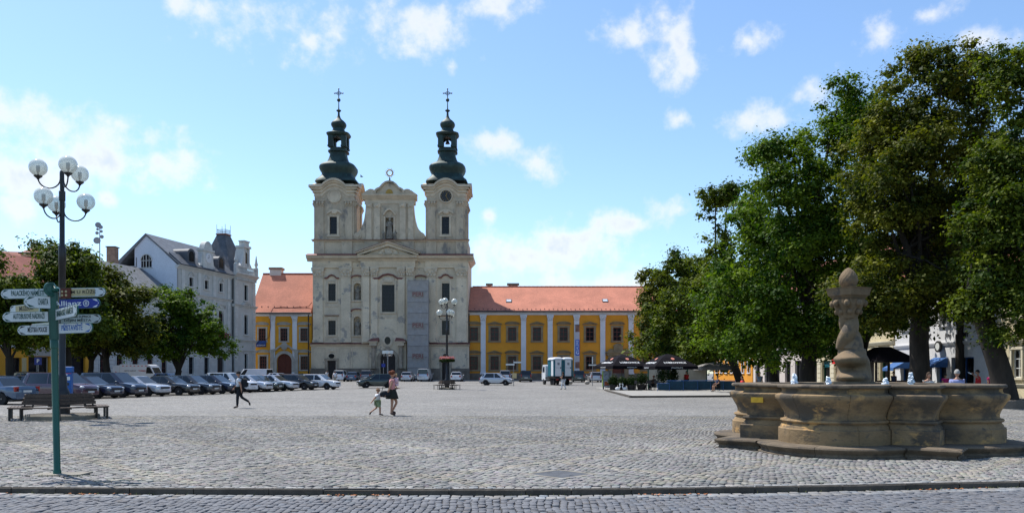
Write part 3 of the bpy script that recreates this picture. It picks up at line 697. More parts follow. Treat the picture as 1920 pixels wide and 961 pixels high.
for (d, cx) in ((doorL,622.8),(doorR,836)):
    b = MB(); x0, x1, z1 = d[0], d[1], d[3]
    b.box(x0-.42,x0,gy-.14,gy+.02,0,z1); b.box(x1,x1+.42,gy-.14,gy+.02,0,z1); b.box(x0-.5,x1+.5,gy-.2,gy+.02,z1+.001,z1+.4); b.build('door_surround', M['stone_gold'], ch)
    b = MB(); b.lathe([(.75,0),(.75,.1),(.58,.14)],18,M=Matrix.Translation((lx(cx),gy-.0,lz(667))) @ Matrix.Rotation(R(90),4,'X') @ Matrix.Diagonal((1,.8,1,1))); o = b.build('oval_window', M['trim'], ch)
    MB().lathe([(.56,.10),(.5,.16)],18,M=Matrix.Translation((lx(cx),gy-.0,lz(667))) @ Matrix.Rotation(R(90),4,'X') @ Matrix.Diagonal((1,.78,1,1))).build('pane', M['glass'], o)
    b = MB(); b.box(lx(cx)-.8,lx(cx)+.8,gy-.08,gy+.01,lz(660),lz(654)); b.sph((lx(cx),gy-.1,lz(657)),(.5,.12,.25),8,6); b.build('cartouche', M['trim'], ch)
# portal
b = MB(); x0, x1 = doorC[0], doorC[1]; yp = gy-.6
p = [(x0,zb),(x0,lz(672))]+arc((x0+x1)/2,lz(672),(x1-x0)/2,lz(658)-lz(672),180,0,12)+[(x1,zb)]
q_ = [(x0-.5,zb),(x0-.5,lz(672))]+arc((x0+x1)/2,lz(672),(x1-x0)/2+.5,lz(658)-lz(672)+.5,180,0,12)+[(x1+.5,zb)]
b.strip_y(p,q_,yp-.18,yp+.02); b.box((x0+x1)/2-.35,(x0+x1)/2+.35,yp-.34,yp,lz(658.5),lz(650)); b.build('portal_arch', M['stone_gold'], ch)
for a, c, s in ((699,707,-1),(750,758,1)):
    cx = lx((a+c)/2); o = MB().lathe([(.42,lz(690)),(.36,lz(688)),(.36,lz(660)),(.31,lz(652)),(.36,lz(651.5)),(.48,lz(648))],16,(cx,yp-.5,0)).build('portal_column', M['stone_gold'], ch, 40)
    b = MB(); b.box(cx-.6,cx+.6,yp-1.05,yp+.02,lz(647.9),lz(642)); b.box(cx-.8,cx+.8,yp-1.25,yp+.02,lz(641.9),lz(640)); b.build('entablature_block', M['trim'], o)
    b = MB(); w = .95; x_in = cx-s*w; x_out = cx+s*w
    b._pr([(x_out,yp-1.3,lz(639.9)),(x_in,yp-1.3,lz(639.9)),(x_in,yp,lz(639.9)),(x_out,yp,lz(639.9))], [(x_out-s*.6,yp-.4,lz(634.5)),(x_in+s*.1,yp-.4,lz(633)),(x_in+s*.1,yp,lz(633)),(x_out-s*.6,yp,lz(634.5))]); b.build('roof_piece', M['flash'], o)
Mo = Matrix.Translation((lx(728.6),yp,lz(638.5))) @ Matrix.Rotation(R(90),4,'X') @ Matrix.Diagonal((1,1.28,1,1))
o = MB().lathe([(.95,-.3),(.95,.12),(.62,.2)],20,M=Mo).build('oval_window', M['trim'], ch); MB().lathe([(.60,.16),(.5,.21)],20,M=Mo).build('pane', M['glass'], o)
MB().poly_y([(lx(712),lz(628)),(lx(745),lz(628)),(lx(742),lz(624)),(lx(736),lz(617)),(lx(729),lz(614)),(lx(721),lz(617)),(lx(715),lz(624))], yc-.2, yc+.05).build('portal_cartouche', M['trim'], ch)
# main storey
mw = MB(); H = []
WL = [ph(615.5,629.5,531.5,564,.5), ph(615.5,629.5,600.5,627.5,.5)]; WR = [ph(828.5,843,530.5,563,.5), ph(828.5,843,600.5,627.5,.5)]
NL = [ph(663,677,530,562.5,.9), ph(663,677,592.5,628,.9)]; NR = [ph(782,796,530,562.5,.9), ph(782,796,592.5,628,.9)]; WC = [ph(717,740.7,534,585,.5)]
zt = lz(478)
wall(mw, XL, CXL, zS-.3, zt, WL+NL); wall(mw, CXR, XR, zS-.3, zt, WR+NR); wall(mw, CXL, CXR, zS-.3, zt, WC, yc)
for a in (CXL, CXR): mw.add([(a,yc,zS-.3),(a,.02,zS-.3),(a,.02,zt),(a,yc,zt)], [(0,1,2,3)])
for a in (XL, XR): mw.add([(a,0,zS-.3),(a,12,zS-.3),(a,12,zt),(a,0,zt)], [(0,1,2,3)])
for h in NL+NR:
    arch_fill(mw, h[0], h[1], h[3]-(h[1]-h[0])/2, h[3], .01, .9, 8)
    mw.add([(h[0],.9,h[2]),(h[1],.9,h[2]),(h[1],.9,h[3]),(h[0],.9,h[3])], [(0,1,2,3)])
mw.build('main_storey_wall', M['plaster'], ch)
for h, ar, zs, hood in ((WL[0],.25,5,'eyebrow'),(WL[1],0,4,'flat'),(WR[0],.25,5,'eyebrow'),(WR[1],0,4,'flat')):
    w, hh = h[1]-h[0], h[3]-h[2]
    win(ch, (h[0]+h[1])/2, h[2], w, hh, 0, 3, zs, rec=.35, bar=.07, hood=(hood,'flash',w*.92,.95 if hood == 'eyebrow' else .75,.55 if hood == 'eyebrow' else .12,.28), sill=('trim',.3,.25,.2))
h = WC[0]; win(ch, (h[0]+h[1])/2, h[2], h[1]-h[0], h[3]-h[2], yc, 4, 7, rec=.35, bar=.08, hood=('eyebrow','flash',2.45,1.05,.75,.3), sill=('trim',.35,.25,.22))
for h, y in ((WL[0],0),(WL[1],0),(WR[0],0),(WR[1],0),(WC[0],yc),(NL[0],0),(NL[1],0),(NR[0],0)):
    b = MB(); b.box(h[0]-.3,h[0]-.001,y-.1,y+.02,h[2]-.1,h[3]+.3); b.box(h[1]+.001,h[1]+.3,y-.1,y+.02,h[2]-.1,h[3]+.3); b.box(h[0]-.299,h[1]+.299,y-.12,y+.02,h[3]+.3,h[3]+.62)
    b.build('window_moulding', M['trim'], ch); MB().box(h[0]-.5,h[1]+.5,y-.06,y+.02,h[2]-1.0,h[2]-.35).build('apron_panel', M['trim'], ch)
b = MB(); b.box(lx(718),lx(740),yc-.14,yc+.02,lz(531),lz(521)); b.sph((lx(729),yc-.15,lz(526)),(.9,.15,.5),10,6)
b.build('window_cartouche', M['trim'], ch)
# saints in the niches
def saint(x, z, h, y, root=ch, turn=0, m='statue', name='statue'):
    b = MB(); s = h/2.0
    b.lathe([(.36,0),(.36,.1),(.30,.12),(.31,.3),(.27,.7),(.24,1.0),(.27,1.3),(.25,1.52),(.12,1.62),(.07,1.66)],14,M=Matrix.Translation((x,y,z)) @ Matrix.Rotation(turn,4,'Z') @ Matrix.Diagonal((s*1.05,s*.75,s,1)))
    b.sph((x+.02*s,y-.04*s,z+1.80*s),(.12*s,.13*s,.16*s),10,8)
    b.tube([(x-.24*s,y,z+1.5*s),(x-.34*s,y-.08*s,z+1.2*s),(x-.1*s,y-.27*s,z+1.12*s)],[.09*s,.08*s,.05*s],8); b.tube([(x+.24*s,y,z+1.5*s),(x+.36*s,y-.05*s,z+1.22*s),(x+.33*s,y-.28*s,z+1.35*s)],[.09*s,.08*s,.05*s],8)
    for k in range(5): a = -1.2+.5*k; b.tube([(x+.25*s*math.sin(a),y-.19*s*math.cos(a),z+1.2*s),(x+.31*s*math.sin(a+.2),y-.25*s*math.cos(a+.2),z+.12*s)],[.03*s,.06*s],5)
    return b.build(name, M[m], root, 50)
for i_, h in enumerate(NL+NR[:1]): 
    saint((h[0]+h[1])/2, h[2]+.02, (h[3]-h[2])*.86, .45, turn=.3*i_)
    MB().box(h[0]-.35,h[1]+.35,-.3,.02,h[2]-.22,h[2]-.003).build('niche_sill', M['trim'], ch)
    hw = .95; t_ = [(hw*math.cos(R(a))*-1, .42*math.sin(R(a))) for a in range(0,181,20)]; cx = (h[0]+h[1])/2; b = MB(); b.strip_y([(cx+p_[0]*1.05,h[3]+.75+p_[1]) for p_ in t_],[(cx+p_[0]*1.08,h[3]+.93+p_[1]) for p_ in t_],-.42,.02); b.build('niche_hood', M['flash'], ch)
# giant pilasters
zp0, zp1 = zS+.32, lz(502)
for a, c, y in ((588,606,0),(640,658,0),(682,694,yc),(697,709.5,yc),(748,760,yc),(763,775.5,yc),(799.5,817.5,0),(856,875,0)):
    pilaster(ch, lx(a), lx(c), zp0, zp1, y, .28, 'plaster', 'trim', 1.75, .8)
b = MB()                                                        # entablature, stepping out over pilasters and centre
for a, c, y in ((586,660,-.32),(660.2,677.5,-.1),(677.6,779.6,yc-.34),(779.7,797.5,-.1),(797.6,878.5,-.32)):
    b.box(lx(a),lx(c),y,.02,lz(502)+.002,lz(498)); b.box(lx(a),lx(c),y-.06,.02,lz(498)+.001,lz(496.8)); b.box(lx(a),lx(c),y+.04,.02,lz(496.8)+.001,lz(490))
b.build('architrave', M['plaster'], ch)
def cornice_prof(y, z0, z1, pr): return [(.3,z0),(y-.1*pr,z0),(y-.15*pr,z0+(z1-z0)*.2),(y-.45*pr,z0+(z1-z0)*.45),(y-.8*pr,z0+(z1-z0)*.55),(y-.85*pr,z0+(z1-z0)*.8),(y-pr,z1),(.3,z1)]
b = MB(); z0, z1 = lz(490)+.002, lz(480.5)
b.prof_x(cornice_prof(-.3,z0,z1,.95), XL-.9, XR+.9); b.prof_x(cornice_prof(yc-.3,z0+.004,z1+.004,.98), CXL-.5, CXR+.5)
for s, xx in ((-1,XL),(1,XR)):
    b._pr([(xx,-.2,z0),(xx+s*.15,-.2,z0),(xx+s*.95,-.2,z1-.003),(xx,-.2,z1-.003)], [(xx,9,z0),(xx+s*.15,9,z0),(xx+s*.95,9,z1-.003),(xx,9,z1-.003)])
b.build('main_cornice', M['trim'], ch)
b = MB(); z1 += .006; b.prof_x([(-1.28,z1),(-1.28,z1+.04),(.1,z1+.5),(.1,z1)], XL-.95, CXL-.3); b.prof_x([(-1.28,z1),(-1.28,z1+.04),(.1,z1+.5),(.1,z1)], CXR+.3, XR+.95); b.build('flashing', M['flash'], ch)
# pediment
zp = lz(481); xa, xb_, xm, zap = lx(673), lx(786), lx(729.5), lz(457); yp2 = yc-.5
b = MB(); b.poly_y([(xa+.6,zp),(xb_-.6,zp),(xm,zap-.35)], yp2+.25, .1); b.build('pediment_panel', M['trim'], ch)
b = MB(); b.strip_y([(xa,zp+.02),(xm,zap-.55),(xb_,zp+.02)],[(xa,zp+.35),(xm,zap+.05),(xb_,zp+.35)],yp2-.3,.1); b.strip_y([(xa-.3,zp+.353),(xm,zap+.053),(xb_+.3,zp+.353)],[(xa-.3,zp+.5),(xm,zap+.25),(xb_+.3,zp+.5)],yp2-.65,.1); b.build('raking_cornice', M['trim'], ch)
b = MB(); b.strip_y([(xa-.35,zp+.503),(xm,zap+.253),(xb_+.35,zp+.503)],[(xa-.35,zp+.57),(xm,zap+.33),(xb_+.35,zp+.57)],yp2-.7,.1); b.build('flashing', M['flash'], ch)
b = MB(); b.sph((xm,yp2+.2,lz(474)),(.7,.25,.55),12,8)
for k in range(9): a = R(180*k/8); b.sph((xm+1.5*math.cos(a)*.9,yp2+.22,lz(476)+.75*math.sin(a)),(.45,.2,.28),8,6)
b.build('coat_of_arms', M['trim'], ch, 60)
# attic
b = MB(); wall(b, XL+.1, XR-.1, lz(484), zA, [], .3)
for a in (XL+.1, XR-.1): b.add([(a,.3,lz(484)),(a,9,lz(484)),(a,9,zA),(a,.3,zA)], [(0,1,2,3)])
b.add([(XL+.1,.3,zA),(XR-.1,.3,zA),(XR-.1,9,zA),(XL+.1,9,zA)], [(0,1,2,3)])
for a, c in ((588,607),(640,660),(683,709),(752,776),(799,818),(855,876)): b.box(lx(a),lx(c),.12,.32,lz(480),zA-.25)
b.build('attic_wall', M['plaster_old'], ch)
b = MB(); b.prof_x([(.5,zA-.25),(.15,zA-.25),(-.1,zA-.02),(.5,zA-.02)], XL-.15, XR+.15); b.build('attic_cornice', M['trim'], ch); MB().box(XL-.25,XR+.25,-.2,.6,zA-.018,zA+.07).build('flashing', M['flash'], ch)
# nave behind
b = MB(); b.box(lx(625),lx(838),9.2,45,-.3,lz(484)); b.build('nave_wall', M['plaster'], ch)
b = MB(); xm_ = lx(731.5); xa_, xb2 = lx(620), lx(843); z0 = lz(483.9)
b.add([(xa_,9.25,z0),(xb2,9.25,z0),(xm_,9.25,z0+4.0),(xa_,45.5,z0),(xb2,45.5,z0),(xm_,45.5,z0+4.0)], [(0,1,2),(5,4,3),(0,2,5,3),(1,4,5,2)]); b.build('nave_roof', M['tile'], ch)
# towers
def tower(px0, px1, clock, bell):
    x0, x1 = lx(px0), lx(px1); w = x1-x0; cx = (x0+x1)/2; ys = .55; cy = ys+w/2; z0, z1 = zA-.02, lz(349)
    b = MB(); wx = lx(617) - lx(588.5); ww = (616.8,630.6) if clock is False else (827.8,841.8)
    h = (lx(ww[0]),lx(ww[1]),lz(437.5),lz(405),.5)
    wall(b, x0, x1, z0, z1, [h], ys); b.add([(x0,ys,z0),(x0,ys+w,z0),(x0,ys+w,z1),(x0,ys,z1)], [(0,1,2,3)]); b.add([(x0,ys+w,z0),(x1,ys+w,z0),(x1,ys+w,z1),(x0,ys+w,z1)], [(0,1,2,3)])
    # right side has a narrow opening as well
    b.add([(x1,ys,z0),(x1,ys+w,z0),(x1,ys+w,z1),(x1,ys,z1)], [(3,2,1,0)])
    tw = b.build('tower_wall', M['plaster_old'], ch)
    win(ch, (h[0]+h[1])/2, h[2], h[1]-h[0], h[3]-h[2], ys, 2, 6, rec=.35, bar=.05, arch=.25)
    b = MB(); b.box(h[0]-.35,h[0]-.002,ys-.12,ys+.02,h[2]-.2,h[3]+.1); b.box(h[1]+.002,h[1]+.35,ys-.12,ys+.02,h[2]-.2,h[3]+.1); b.box(h[0]-.5,h[1]+.5,ys-.16,ys+.02,h[2]-.5,h[2]-.2)
    p1 = [(cx-1.3+2.6*k/10, h[3]+.4+.55*math.sin(PI*k/10)) for k in range(11)]; b.strip_y(p1, [(p_[0],p_[1]+.35) for p_ in p1], ys-.22, ys+.02)
    b.sph((cx,ys-.1,h[3]+.75),(.55,.2,.35),10,6); b.build('window_surround', M['trim'], ch)
    for fr in range(4):
        Mx = Matrix.Translation((cx,cy,0)) @ Matrix.Rotation(fr*PI/2,4,'Z')
        for s in (-1,1):
            b = MB(); a = s*(w/2-.95); b.box(a-.62,a+.62,-w/2-.18,-w/2+.03,z0+.4,z1-3.3,Mx); b.box(a-.7,a+.7,-w/2-.26,-w/2+.03,z0,z0+.399,Mx)
            b.box(a-.72,a+.72,-w/2-.3,-w/2+.03,z1-3.299,z1-3.15,Mx); b.box(a-.66,a+.66,-w/2-.24,-w/2+.03,z1-3.149,z1-2.5,Mx); b.box(a-.8,a+.8,-w/2-.36,-w/2+.03,z1-2.499,z1-2.25,Mx)
            for k in (-1,0,1): b.sph(Mx @ Vector((a+k*.45,-w/2-.3,z1-2.8)),(.22,.22,.3),8,5)
            b.build('tower_pilaster', M['plaster_old'], ch)
        b = MB(); hw = w/2
        def crv(e, dz): return [(-hw-e,dz),(-hw*.62,dz)]+[(-hw*.62+hw*1.24*k/12, dz+1.15*math.sin(PI*k/12)**.8) for k in range(1,12)]+[(hw*.62,dz),(hw+e,dz)]
        for e, d0, d1, pr in ((.0,z1-1.6,z1-1.0,.10),(.15,z1-.999,z1-.5,.32),(.5,z1-.499,z1-.15,.62),(.75,z1-.149,z1+.22,.9)):
            lo, hi = crv(e, d0), crv(e, d1)
            for k in range(len(lo)-1):
                q4 = [lo[k],lo[k+1],hi[k+1],hi[k]]
                b._pr([Mx @ Vector((p_[0],-hw-pr,p_[1])) for p_ in q4], [Mx @ Vector((p_[0],-hw+.3,p_[1])) for p_ in q4])
        b.build('tower_cornice', M['trim'], ch)
    MB().box(x0+.1,x1-.1,ys+.1,ys+w-.1,z1-.3,z1+.6).build('tower_cap', M['plaster_old'], ch)
    # clock
    Mc = Matrix.Translation((cx,ys-.02,lz(366.5))) @ Matrix.Rotation(R(90),4,'X')
    o = MB().lathe([(1.18,0),(1.18,.16),(1.0,.2),(.96,.12)],28,M=Mc).build('clock_surround' , M['trim'], ch)
    if clock:
        MB().lathe([(.99,.1),(.98,.15)],28,M=Mc).build('clock_face', M['iron'], o)
        b = MB()
        for k in range(12): a = k*PI/6; b.box(-.03,.03,.72,.9,.16,.19, Mc @ Matrix.Rotation(a,4,'Z'))
        b.box(-.03,.03,-.1,.6,.19,.21, Mc @ Matrix.Rotation(R(-20),4,'Z')); b.box(-.02,.02,-.1,.8,.21,.23, Mc @ Matrix.Rotation(R(-150),4,'Z')); b.build('clock_hands', M['gold'], o)
    # helm
    s = .0285; zbase = z1+.15
    def Z(y): return CAMZ+(HORIZON-(160+y/3.2))*(CD+cy)/F-CG
    pr = [(3.9,Z(597),7),(3.75,Z(585),7),(3.35,Z(572),6),(3.05,Z(558),5),(2.85,Z(546),4.5),(2.95,Z(536),4),(3.25,Z(522),3.6),(3.42,Z(508),3.4),(3.40,Z(497),3.4),(3.15,Z(486),3.4),(2.6,Z(476),3.4),(2.05,Z(468),3.6),(1.8,Z(452),3.8),(1.62,Z(435),4),(1.50,Z(418),4),(1.50,Z(410),4),(1.85,Z(406),4),(1.85,Z(399),4),(1.5,Z(395),4),(1.5,Z(382),4)]
    pr = [(q0/ (2**(.5-1/q2))*1.06 if False else q0*.93,q1,q2) for q0,q1,q2 in pr]
    hm = MB().lathe(pr,48,(cx,cy,0)).build('tower_dome', M['copper'], ch, 35)
    b = MB()
    for k in range(4):
        a = PI/4+k*PI/2; px_, py_ = cx+1.62*math.cos(a), cy+1.62*math.sin(a)
        b.box(px_-.42,px_+.42,py_-.42,py_+.42,Z(382.5),Z(312)); b.box(px_-.5,px_+.5,py_-.5,py_+.5,Z(379),Z(372))
        Mx = Matrix.Translation((cx,cy,0)) @ Matrix.Rotation(k*PI/2,4,'Z'); p1 = [(-.75+1.5*t/8, Z(333)+.45*math.sin(PI*t/8)) for t in range(9)]
        for t in range(8):
            q4 = [p1[t],p1[t+1],(p1[t+1][0],Z(312)),(p1[t][0],Z(312))]; b._pr([Mx @ Vector((p_[0],-1.35,p_[1])) for p_ in q4], [Mx @ Vector((p_[0],-1.1,p_[1])) for p_ in q4])
        b.tube([Mx @ Vector((s_*1.55,-1.5,Z(340))) for s_ in (0,)]+[Mx @ Vector((0,-1.5,Z(340)-.02))],.01,4) if False else None
    b.build('lantern', M['copper'], ch)
    pr = [(1.6,Z(313),4),(1.85,Z(308),4),(2.0,Z(300),4),(2.0,Z(296),4),(1.6,Z(290),4),(1.2,Z(283),3.4),(1.05,Z(272),3),(.95,Z(262),2.8),(1.1,Z(255),2.6),(1.28,Z(245),2.5),(1.32,Z(235),2.5),(1.2,Z(226),2.5),(.95,Z(217),2.5),(.62,Z(208),2.5),(.35,Z(197),2.5),(.2,Z(182),2),(.16,Z(162),2)]
    MB().lathe(pr,40,(cx,cy,0)).build('lantern_cap', M['copper'], ch, 35)
    b = MB(); b.lathe([(.14,Z(163)),(.2,Z(160)),(.42,Z(155)),(.42,Z(150)),(.16,Z(146)),(.1,Z(140)),(.07,Z(100))],14,(cx,cy,0)); b.sph((cx,cy,Z(89)),.32,14,10); b.build('finial', M['copper'], ch, 40)
    b = MB(); zc_ = Z(48)
    b.box(cx-.07,cx+.07,cy-.06,cy+.06,Z(82),Z(22)); b.box(cx-.72,cx+.72,cy-.055,cy+.055,zc_-.07,zc_+.07)
    b.tube([(cx+.34*math.cos(R(a)),cy,zc_+.34*math.sin(R(a))) for a in range(0,361,20)],.045,6)
    for dx,dz in ((-.72,0),(.72,0),(0,.75)): b.sph((cx+dx,cy,zc_+dz),.13,8,6)
    b.build('cross', M['iron'], ch)
    if bell: MB().lathe([(.42,Z(352)),(.33,Z(345)),(.24,Z(335)),(.1,Z(331)),(.03,Z(314))],14,(cx,cy,0)).build('bell', M['iron'], ch)
tower(588.5,663,False,False); tower(799,872.5,True,True)
# central gable
L_ = [(663,449.5),(662,443),(664.5,437),(670,433.5),(675,428),(679,420),(682,409),(684,396),(685,382),(685,373)]
pts = [(lx(x),lz(y)) for x, y in L_]+[(lx(1460-x-1),lz(y)) for x, y in reversed(L_)]
gy0 = .45
gb_ = MB(); nx0, nx1, nz0, nz1 = lx(722), lx(737), lz(447), lz(407)
half = [(x,z) for x, z in pts if x < nx0]
def gbox(poly): gb_.poly_y(poly, gy0, gy0+1.6)
gbox(half+[(nx0,lz(373)),(nx0,lz(449.5))]); gbox([(nx1,lz(449.5)),(nx1,lz(373))]+[(x,z) for x, z in pts if x > nx1])
gb_.poly_y(rect_poly(nx0,nx1,nz1,lz(373)), gy0, gy0+1.6); gb_.poly_y(rect_poly(nx0,nx1,lz(449.5),lz(373)), gy0+.9, gy0+1.6)
gb_.build('gable_wall', M['plaster_old'], ch)
for a, c in ((686,696),(701,712),(749,760),(765,775)):
    b = MB(); b.box(lx(a),lx(c),gy0-.2,gy0+.02,lz(447),lz(388)); b.box(lx(a-.8),lx(c+.8),gy0-.3,gy0+.02,lz(387.9),lz(381)); b.box(lx(a-.8),lx(c+.8),gy0-.28,gy0+.02,lz(449),lz(445)); b.sph((lx((a+c)/2),gy0-.25,lz(384.5)),(.4,.2,.3),8,5); b.build('gable_pilaster', M['trim'], ch)
b = MB(); p1 = [(lx(718)+k*(lx(741)-lx(718))/10, lz(404)+1.0*math.sin(PI*k/10)) for k in range(11)]; b.strip_y(p1,[(p_[0],p_[1]+.35) for p_ in p1],gy0-.35,gy0+.02)
b.box(lx(719),lx(721.8),gy0-.2,gy0+.02,lz(446),lz(405)); b.box(lx(737.2),lx(740),gy0-.2,gy0+.02,lz(446),lz(405)); b.build('niche_frame', M['trim'], ch)
for s in (-1,1):
    b = MB(); cx = lx(729.5)+s*(lx(729.5)-lx(670)); b.tube([(cx,gy0-.25,lz(441.5)),(cx,gy0+.3,lz(441.5))],.62,16); b.tube([(cx,gy0-.4,lz(441.5)),(cx,gy0,lz(441.5))],.3,12)
    b.build('volute', M['plaster_old'], ch, 40)
b = MB(); b.box(lx(683),lx(777),gy0-.1,gy0+1.6,lz(380.9),lz(373)); b.prof_x([(gy0+1.6,lz(373)),(gy0-.2,lz(373)),(gy0-.75,lz(366)),(gy0-.75,lz(364)),(gy0+1.6,lz(364))], lx(679), lx(780)); b.build('gable_cornice', M['trim'], ch)
b = MB()
for cx in (695,763):
    b.poly_y([(lx(cx)+.95*math.cos(R(a)), lz(363.9)+.95*math.sin(R(a))) for a in range(0,181,15)], gy0-.3, gy0+1.2); s = -1 if cx < 730 else 1
    b.poly_y([(lx(cx)+s*.5,lz(363.8)),(lx(cx)+s*1.7,lz(363.8)),(lx(cx)+s*1.2,lz(360)),(lx(cx)+s*.7,lz(356))], gy0-.2, gy0+1.1)
c0 = lx(729.5); top = [(-2.3,0),(-2.25,.45),(-2.0,.75),(-1.5,1.0),(-1.1,1.55),(-.6,1.95),(0,2.1),(.6,1.95),(1.1,1.55),(1.5,1.0),(2.0,.75),(2.25,.45),(2.3,0)]
b.poly_y([(c0+x,lz(363.9)+z) for x, z in top], gy0-.1, gy0+1.2); b.strip_y([(c0+x*1.02,lz(363.9)+z+.003) for x, z in top],[(c0+x*1.13,lz(363.9)+z+.28) for x, z in top],gy0-.45,gy0+1.25)
b.build('gable_crest', M['plaster_old'], ch)
b = MB(); b.poly_y([(c0+.62*math.cos(R(a)), lz(362)+.75*math.sin(R(a))) for a in range(0,181,15)], gy0-.2, gy0-.05); b.build('gilded_relief', M['gold'], ch)
st = saint(c0, lz(446.5), 3.7, gy0+.2); saint(c0-.95, lz(448), 1.7, gy0-.1); saint(c0+.95, lz(448), 1.7, gy0-.1)
b = MB(); b.lathe([(.5,0),(.4,.15),(.15,.35),(.09,1.0)],12,(c0,gy0+.3,lz(341.5))); zs_ = lz(322); b.build('finial_base', M['iron'], ch)
b = MB(); b.tube([(c0+.5*math.cos(R(a)),gy0+.3,zs_+.5*math.sin(R(a))) for a in range(0,361,20)],.10,6)
for k in range(16): a = k*PI/8; r2 = .86 if k % 2 else .74; b.tube([(c0+.5*math.cos(a),gy0+.3,zs_+.5*math.sin(a)),(c0+r2*math.cos(a),gy0+.3,zs_+r2*math.sin(a))],[.07,.03],5)
b.box(c0-.05,c0+.05,gy0+.26,gy0+.34,lz(332),zs_-.5); b.build('sunburst', M['gold'], ch)
# wrapped scaffold tower before the facade
sc = thing('scaffold_tower', 'grey netting wrapped scaffold tower with red lettering against the church', 'scaffold', ((786.3-960)*K, CD-1.6, CG))
def sx(p): return (p-786.3)*K
w = (sx(805.5)-sx(767))/2; zt = lz(528); b = MB(); nst = 9
for k in range(nst):
    z0, z1 = .25+(zt-.25)*k/nst, .25+(zt-.25)*(k+1)/nst
    for i_ in range(6):                                        # netting sags between the ledgers
        xa_, xb2 = -w+2*w*i_/6, -w+2*w*(i_+1)/6
        zm = (z0+z1)/2; bl = .05*math.sin(i_*2.1+k)
        b.add([(xa_,-.62,z0+.03),(xb2,-.62,z0+.03),(xb2,-.57+.05*math.sin((i_+1)*2.1+k),zm),(xa_,-.57+bl,zm)], [(0,1,2,3)]); b.add([(xa_,-.57+bl,zm),(xb2,-.57+.05*math.sin((i_+1)*2.1+k),zm),(xb2,-.62,z1-.03),(xa_,-.62,z1-.03)], [(0,1,2,3)])
b.build('netting', M['net'], sc)
b = MB()
for s in (-1,1): b.box(s*w-.012,s*w+.012,-.6,.55,.25,zt-.02)
b.build('side_netting', M['net'], sc)
M['steel'] = mat('galvanised_tube', (.25,.25,.26), .45, .15, metal=.5)
for x in (-w+.03,-w/3,w/3,w-.03):
    for y in (-.52,.5): MB().tube([(x,y,-.02),(x,y,zt+.4)],.035,6).build('standard_tube', M['steel'], sc)
for k in range(nst+1):
    z = .25+(zt-.25)*k/nst; b = MB(); b.tube([(-w,-.66,z),(w,-.66,z)],.03,6); b.tube([(-w,.5,z),(w,.5,z)],.03,6); b.build('ledger_tube', M['steel'], sc)
    if k: MB().box(-w+.05,w-.05,-.48,.46,z-.06,z-.01).build('deck', M['bench'], sc)
me = text_mesh('PERI', 1.0, .01, bold=.02, width=1.75)
M['ink_scaf'] = mat('faded_red_print', (.24,.10,.09), .8, .1)
for py in (554,611,668):
    bd = MB(); bd.box(-1.0,1.0,-.005,.005,-.5,.5); o = bd.build('banner', mat('faded_tan_print', (.30,.27,.235), .9, .1) if py == 554 else bpy.data.materials['faded_tan_print'], sc, loc=(0,-.70,lz(py)))
    part('lettering', me, M['ink_scaf'], o, (0,-.02,0), UPRIGHT)
# ------------------------------------------------------------------ long ochre wing right of the church
RD = 137.0; K2 = RD/F; RG = gz(RD)
wr = thing('college_wing', 'long ochre building with white pilasters and bright red tiled roof', 'building', ((1060-960)*K2, RD, RG))
def ax(p): return (p-1060)*K2
def azz(p): return CAMZ+(HORIZON-p)*K2-RG
X0, X1 = ax(879), ax(1268); ze = azz(586); cents = [888.7,927.4,960.4,1006.8,1056.7,1106,1157,1212,1248]
holes = []
for i_, c in enumerate(cents):
    holes.append((ax(c-7.6),ax(c+7.6),azz(638.5),azz(613.5)))
    if c != 1157: holes.append((ax(c-7.6),ax(c+7.6),azz(692.5),azz(667.5)))
b = MB(); wall(b, X0, X1, -.4, ze, holes, 0, .3)
for a in (X0, X1): b.add([(a,0,-.4),(a,14,-.4),(a,14,ze),(a,0,ze)], [(0,1,2,3)])
b.add([(X0,14,-.4),(X1,14,-.4),(X1,14,ze),(X0,14,ze)], [(0,1,2,3)]); b.build('wall', M['ochre'], wr)
for i_, c in enumerate(cents):
    kind = 'seg' if i_ % 2 == 0 else 'tri'
    for (y0, y1) in ((613.5,638.5),(667.5,692.5)):
        if c == 1157 and y0 > 650: continue
        win(wr, ax(c), azz(y1), 15.2*K2, (y1-y0)*K2, 0, 2, 3, 'redframe', surround=('sand',.34,.12), hood=(kind,'sand',1.2,.55,.42,.3), rec=.2, bar=.09, fw=.13)
for p in (906,981.6,1031.5,1081,1130,1183,1232):
    pilaster(wr, ax(p-4.6), ax(p+4.6), azz(701), azz(590), 0, .22, 'white', 'white', 1.1, .35)
b = MB(); b.box(X0,X1,-.14,.02,azz(590)+.002,azz(587.5)); b.prof_x([(.2,azz(587.4)),(-.2,azz(587.4)),(-.45,azz(585)),(-.6,azz(583.8)),(.2,azz(583.8))], X0-.1, X1+.3); b.build('cornice', M['white'], wr)
b = MB(); b.box(X0,X1,-.16,.02,-.35,azz(699)); b.build('plinth', M['sockel'], wr)
b = MB(); z0 = azz(583.7); rise = 5.0; xr1 = ax(1188)+0
b.add([(X0-.05,-.75,z0),(X1+.5,-.75,z0),(X1+.5,14.6,z0),(X0-.05,14.6,z0),(X0-.05,6.9,z0+rise),(X1-4.5,6.9,z0+rise)], [(0,1,5,4),(2,3,4,5),(1,2,5),(3,0,4),(3,2,1,0)])
M['roofedge'] = mat('dark_gutter', (.03,.028,.03), .6, .2)
rf = b.build('roof', M['tile'], wr)
MB().tube([(X0,-.82,z0-.02),(X1+.5,-.82,z0-.02)],.13,8).build('gutter', M['roofedge'], wr)
b = MB(); 
for k in range(40): x = X0+.3+k*(X1-4.8-X0)/40; b.tube([(x,6.9,z0+rise+.02),(x+.84,6.9,z0+rise+.02)],[.15,.12],6)
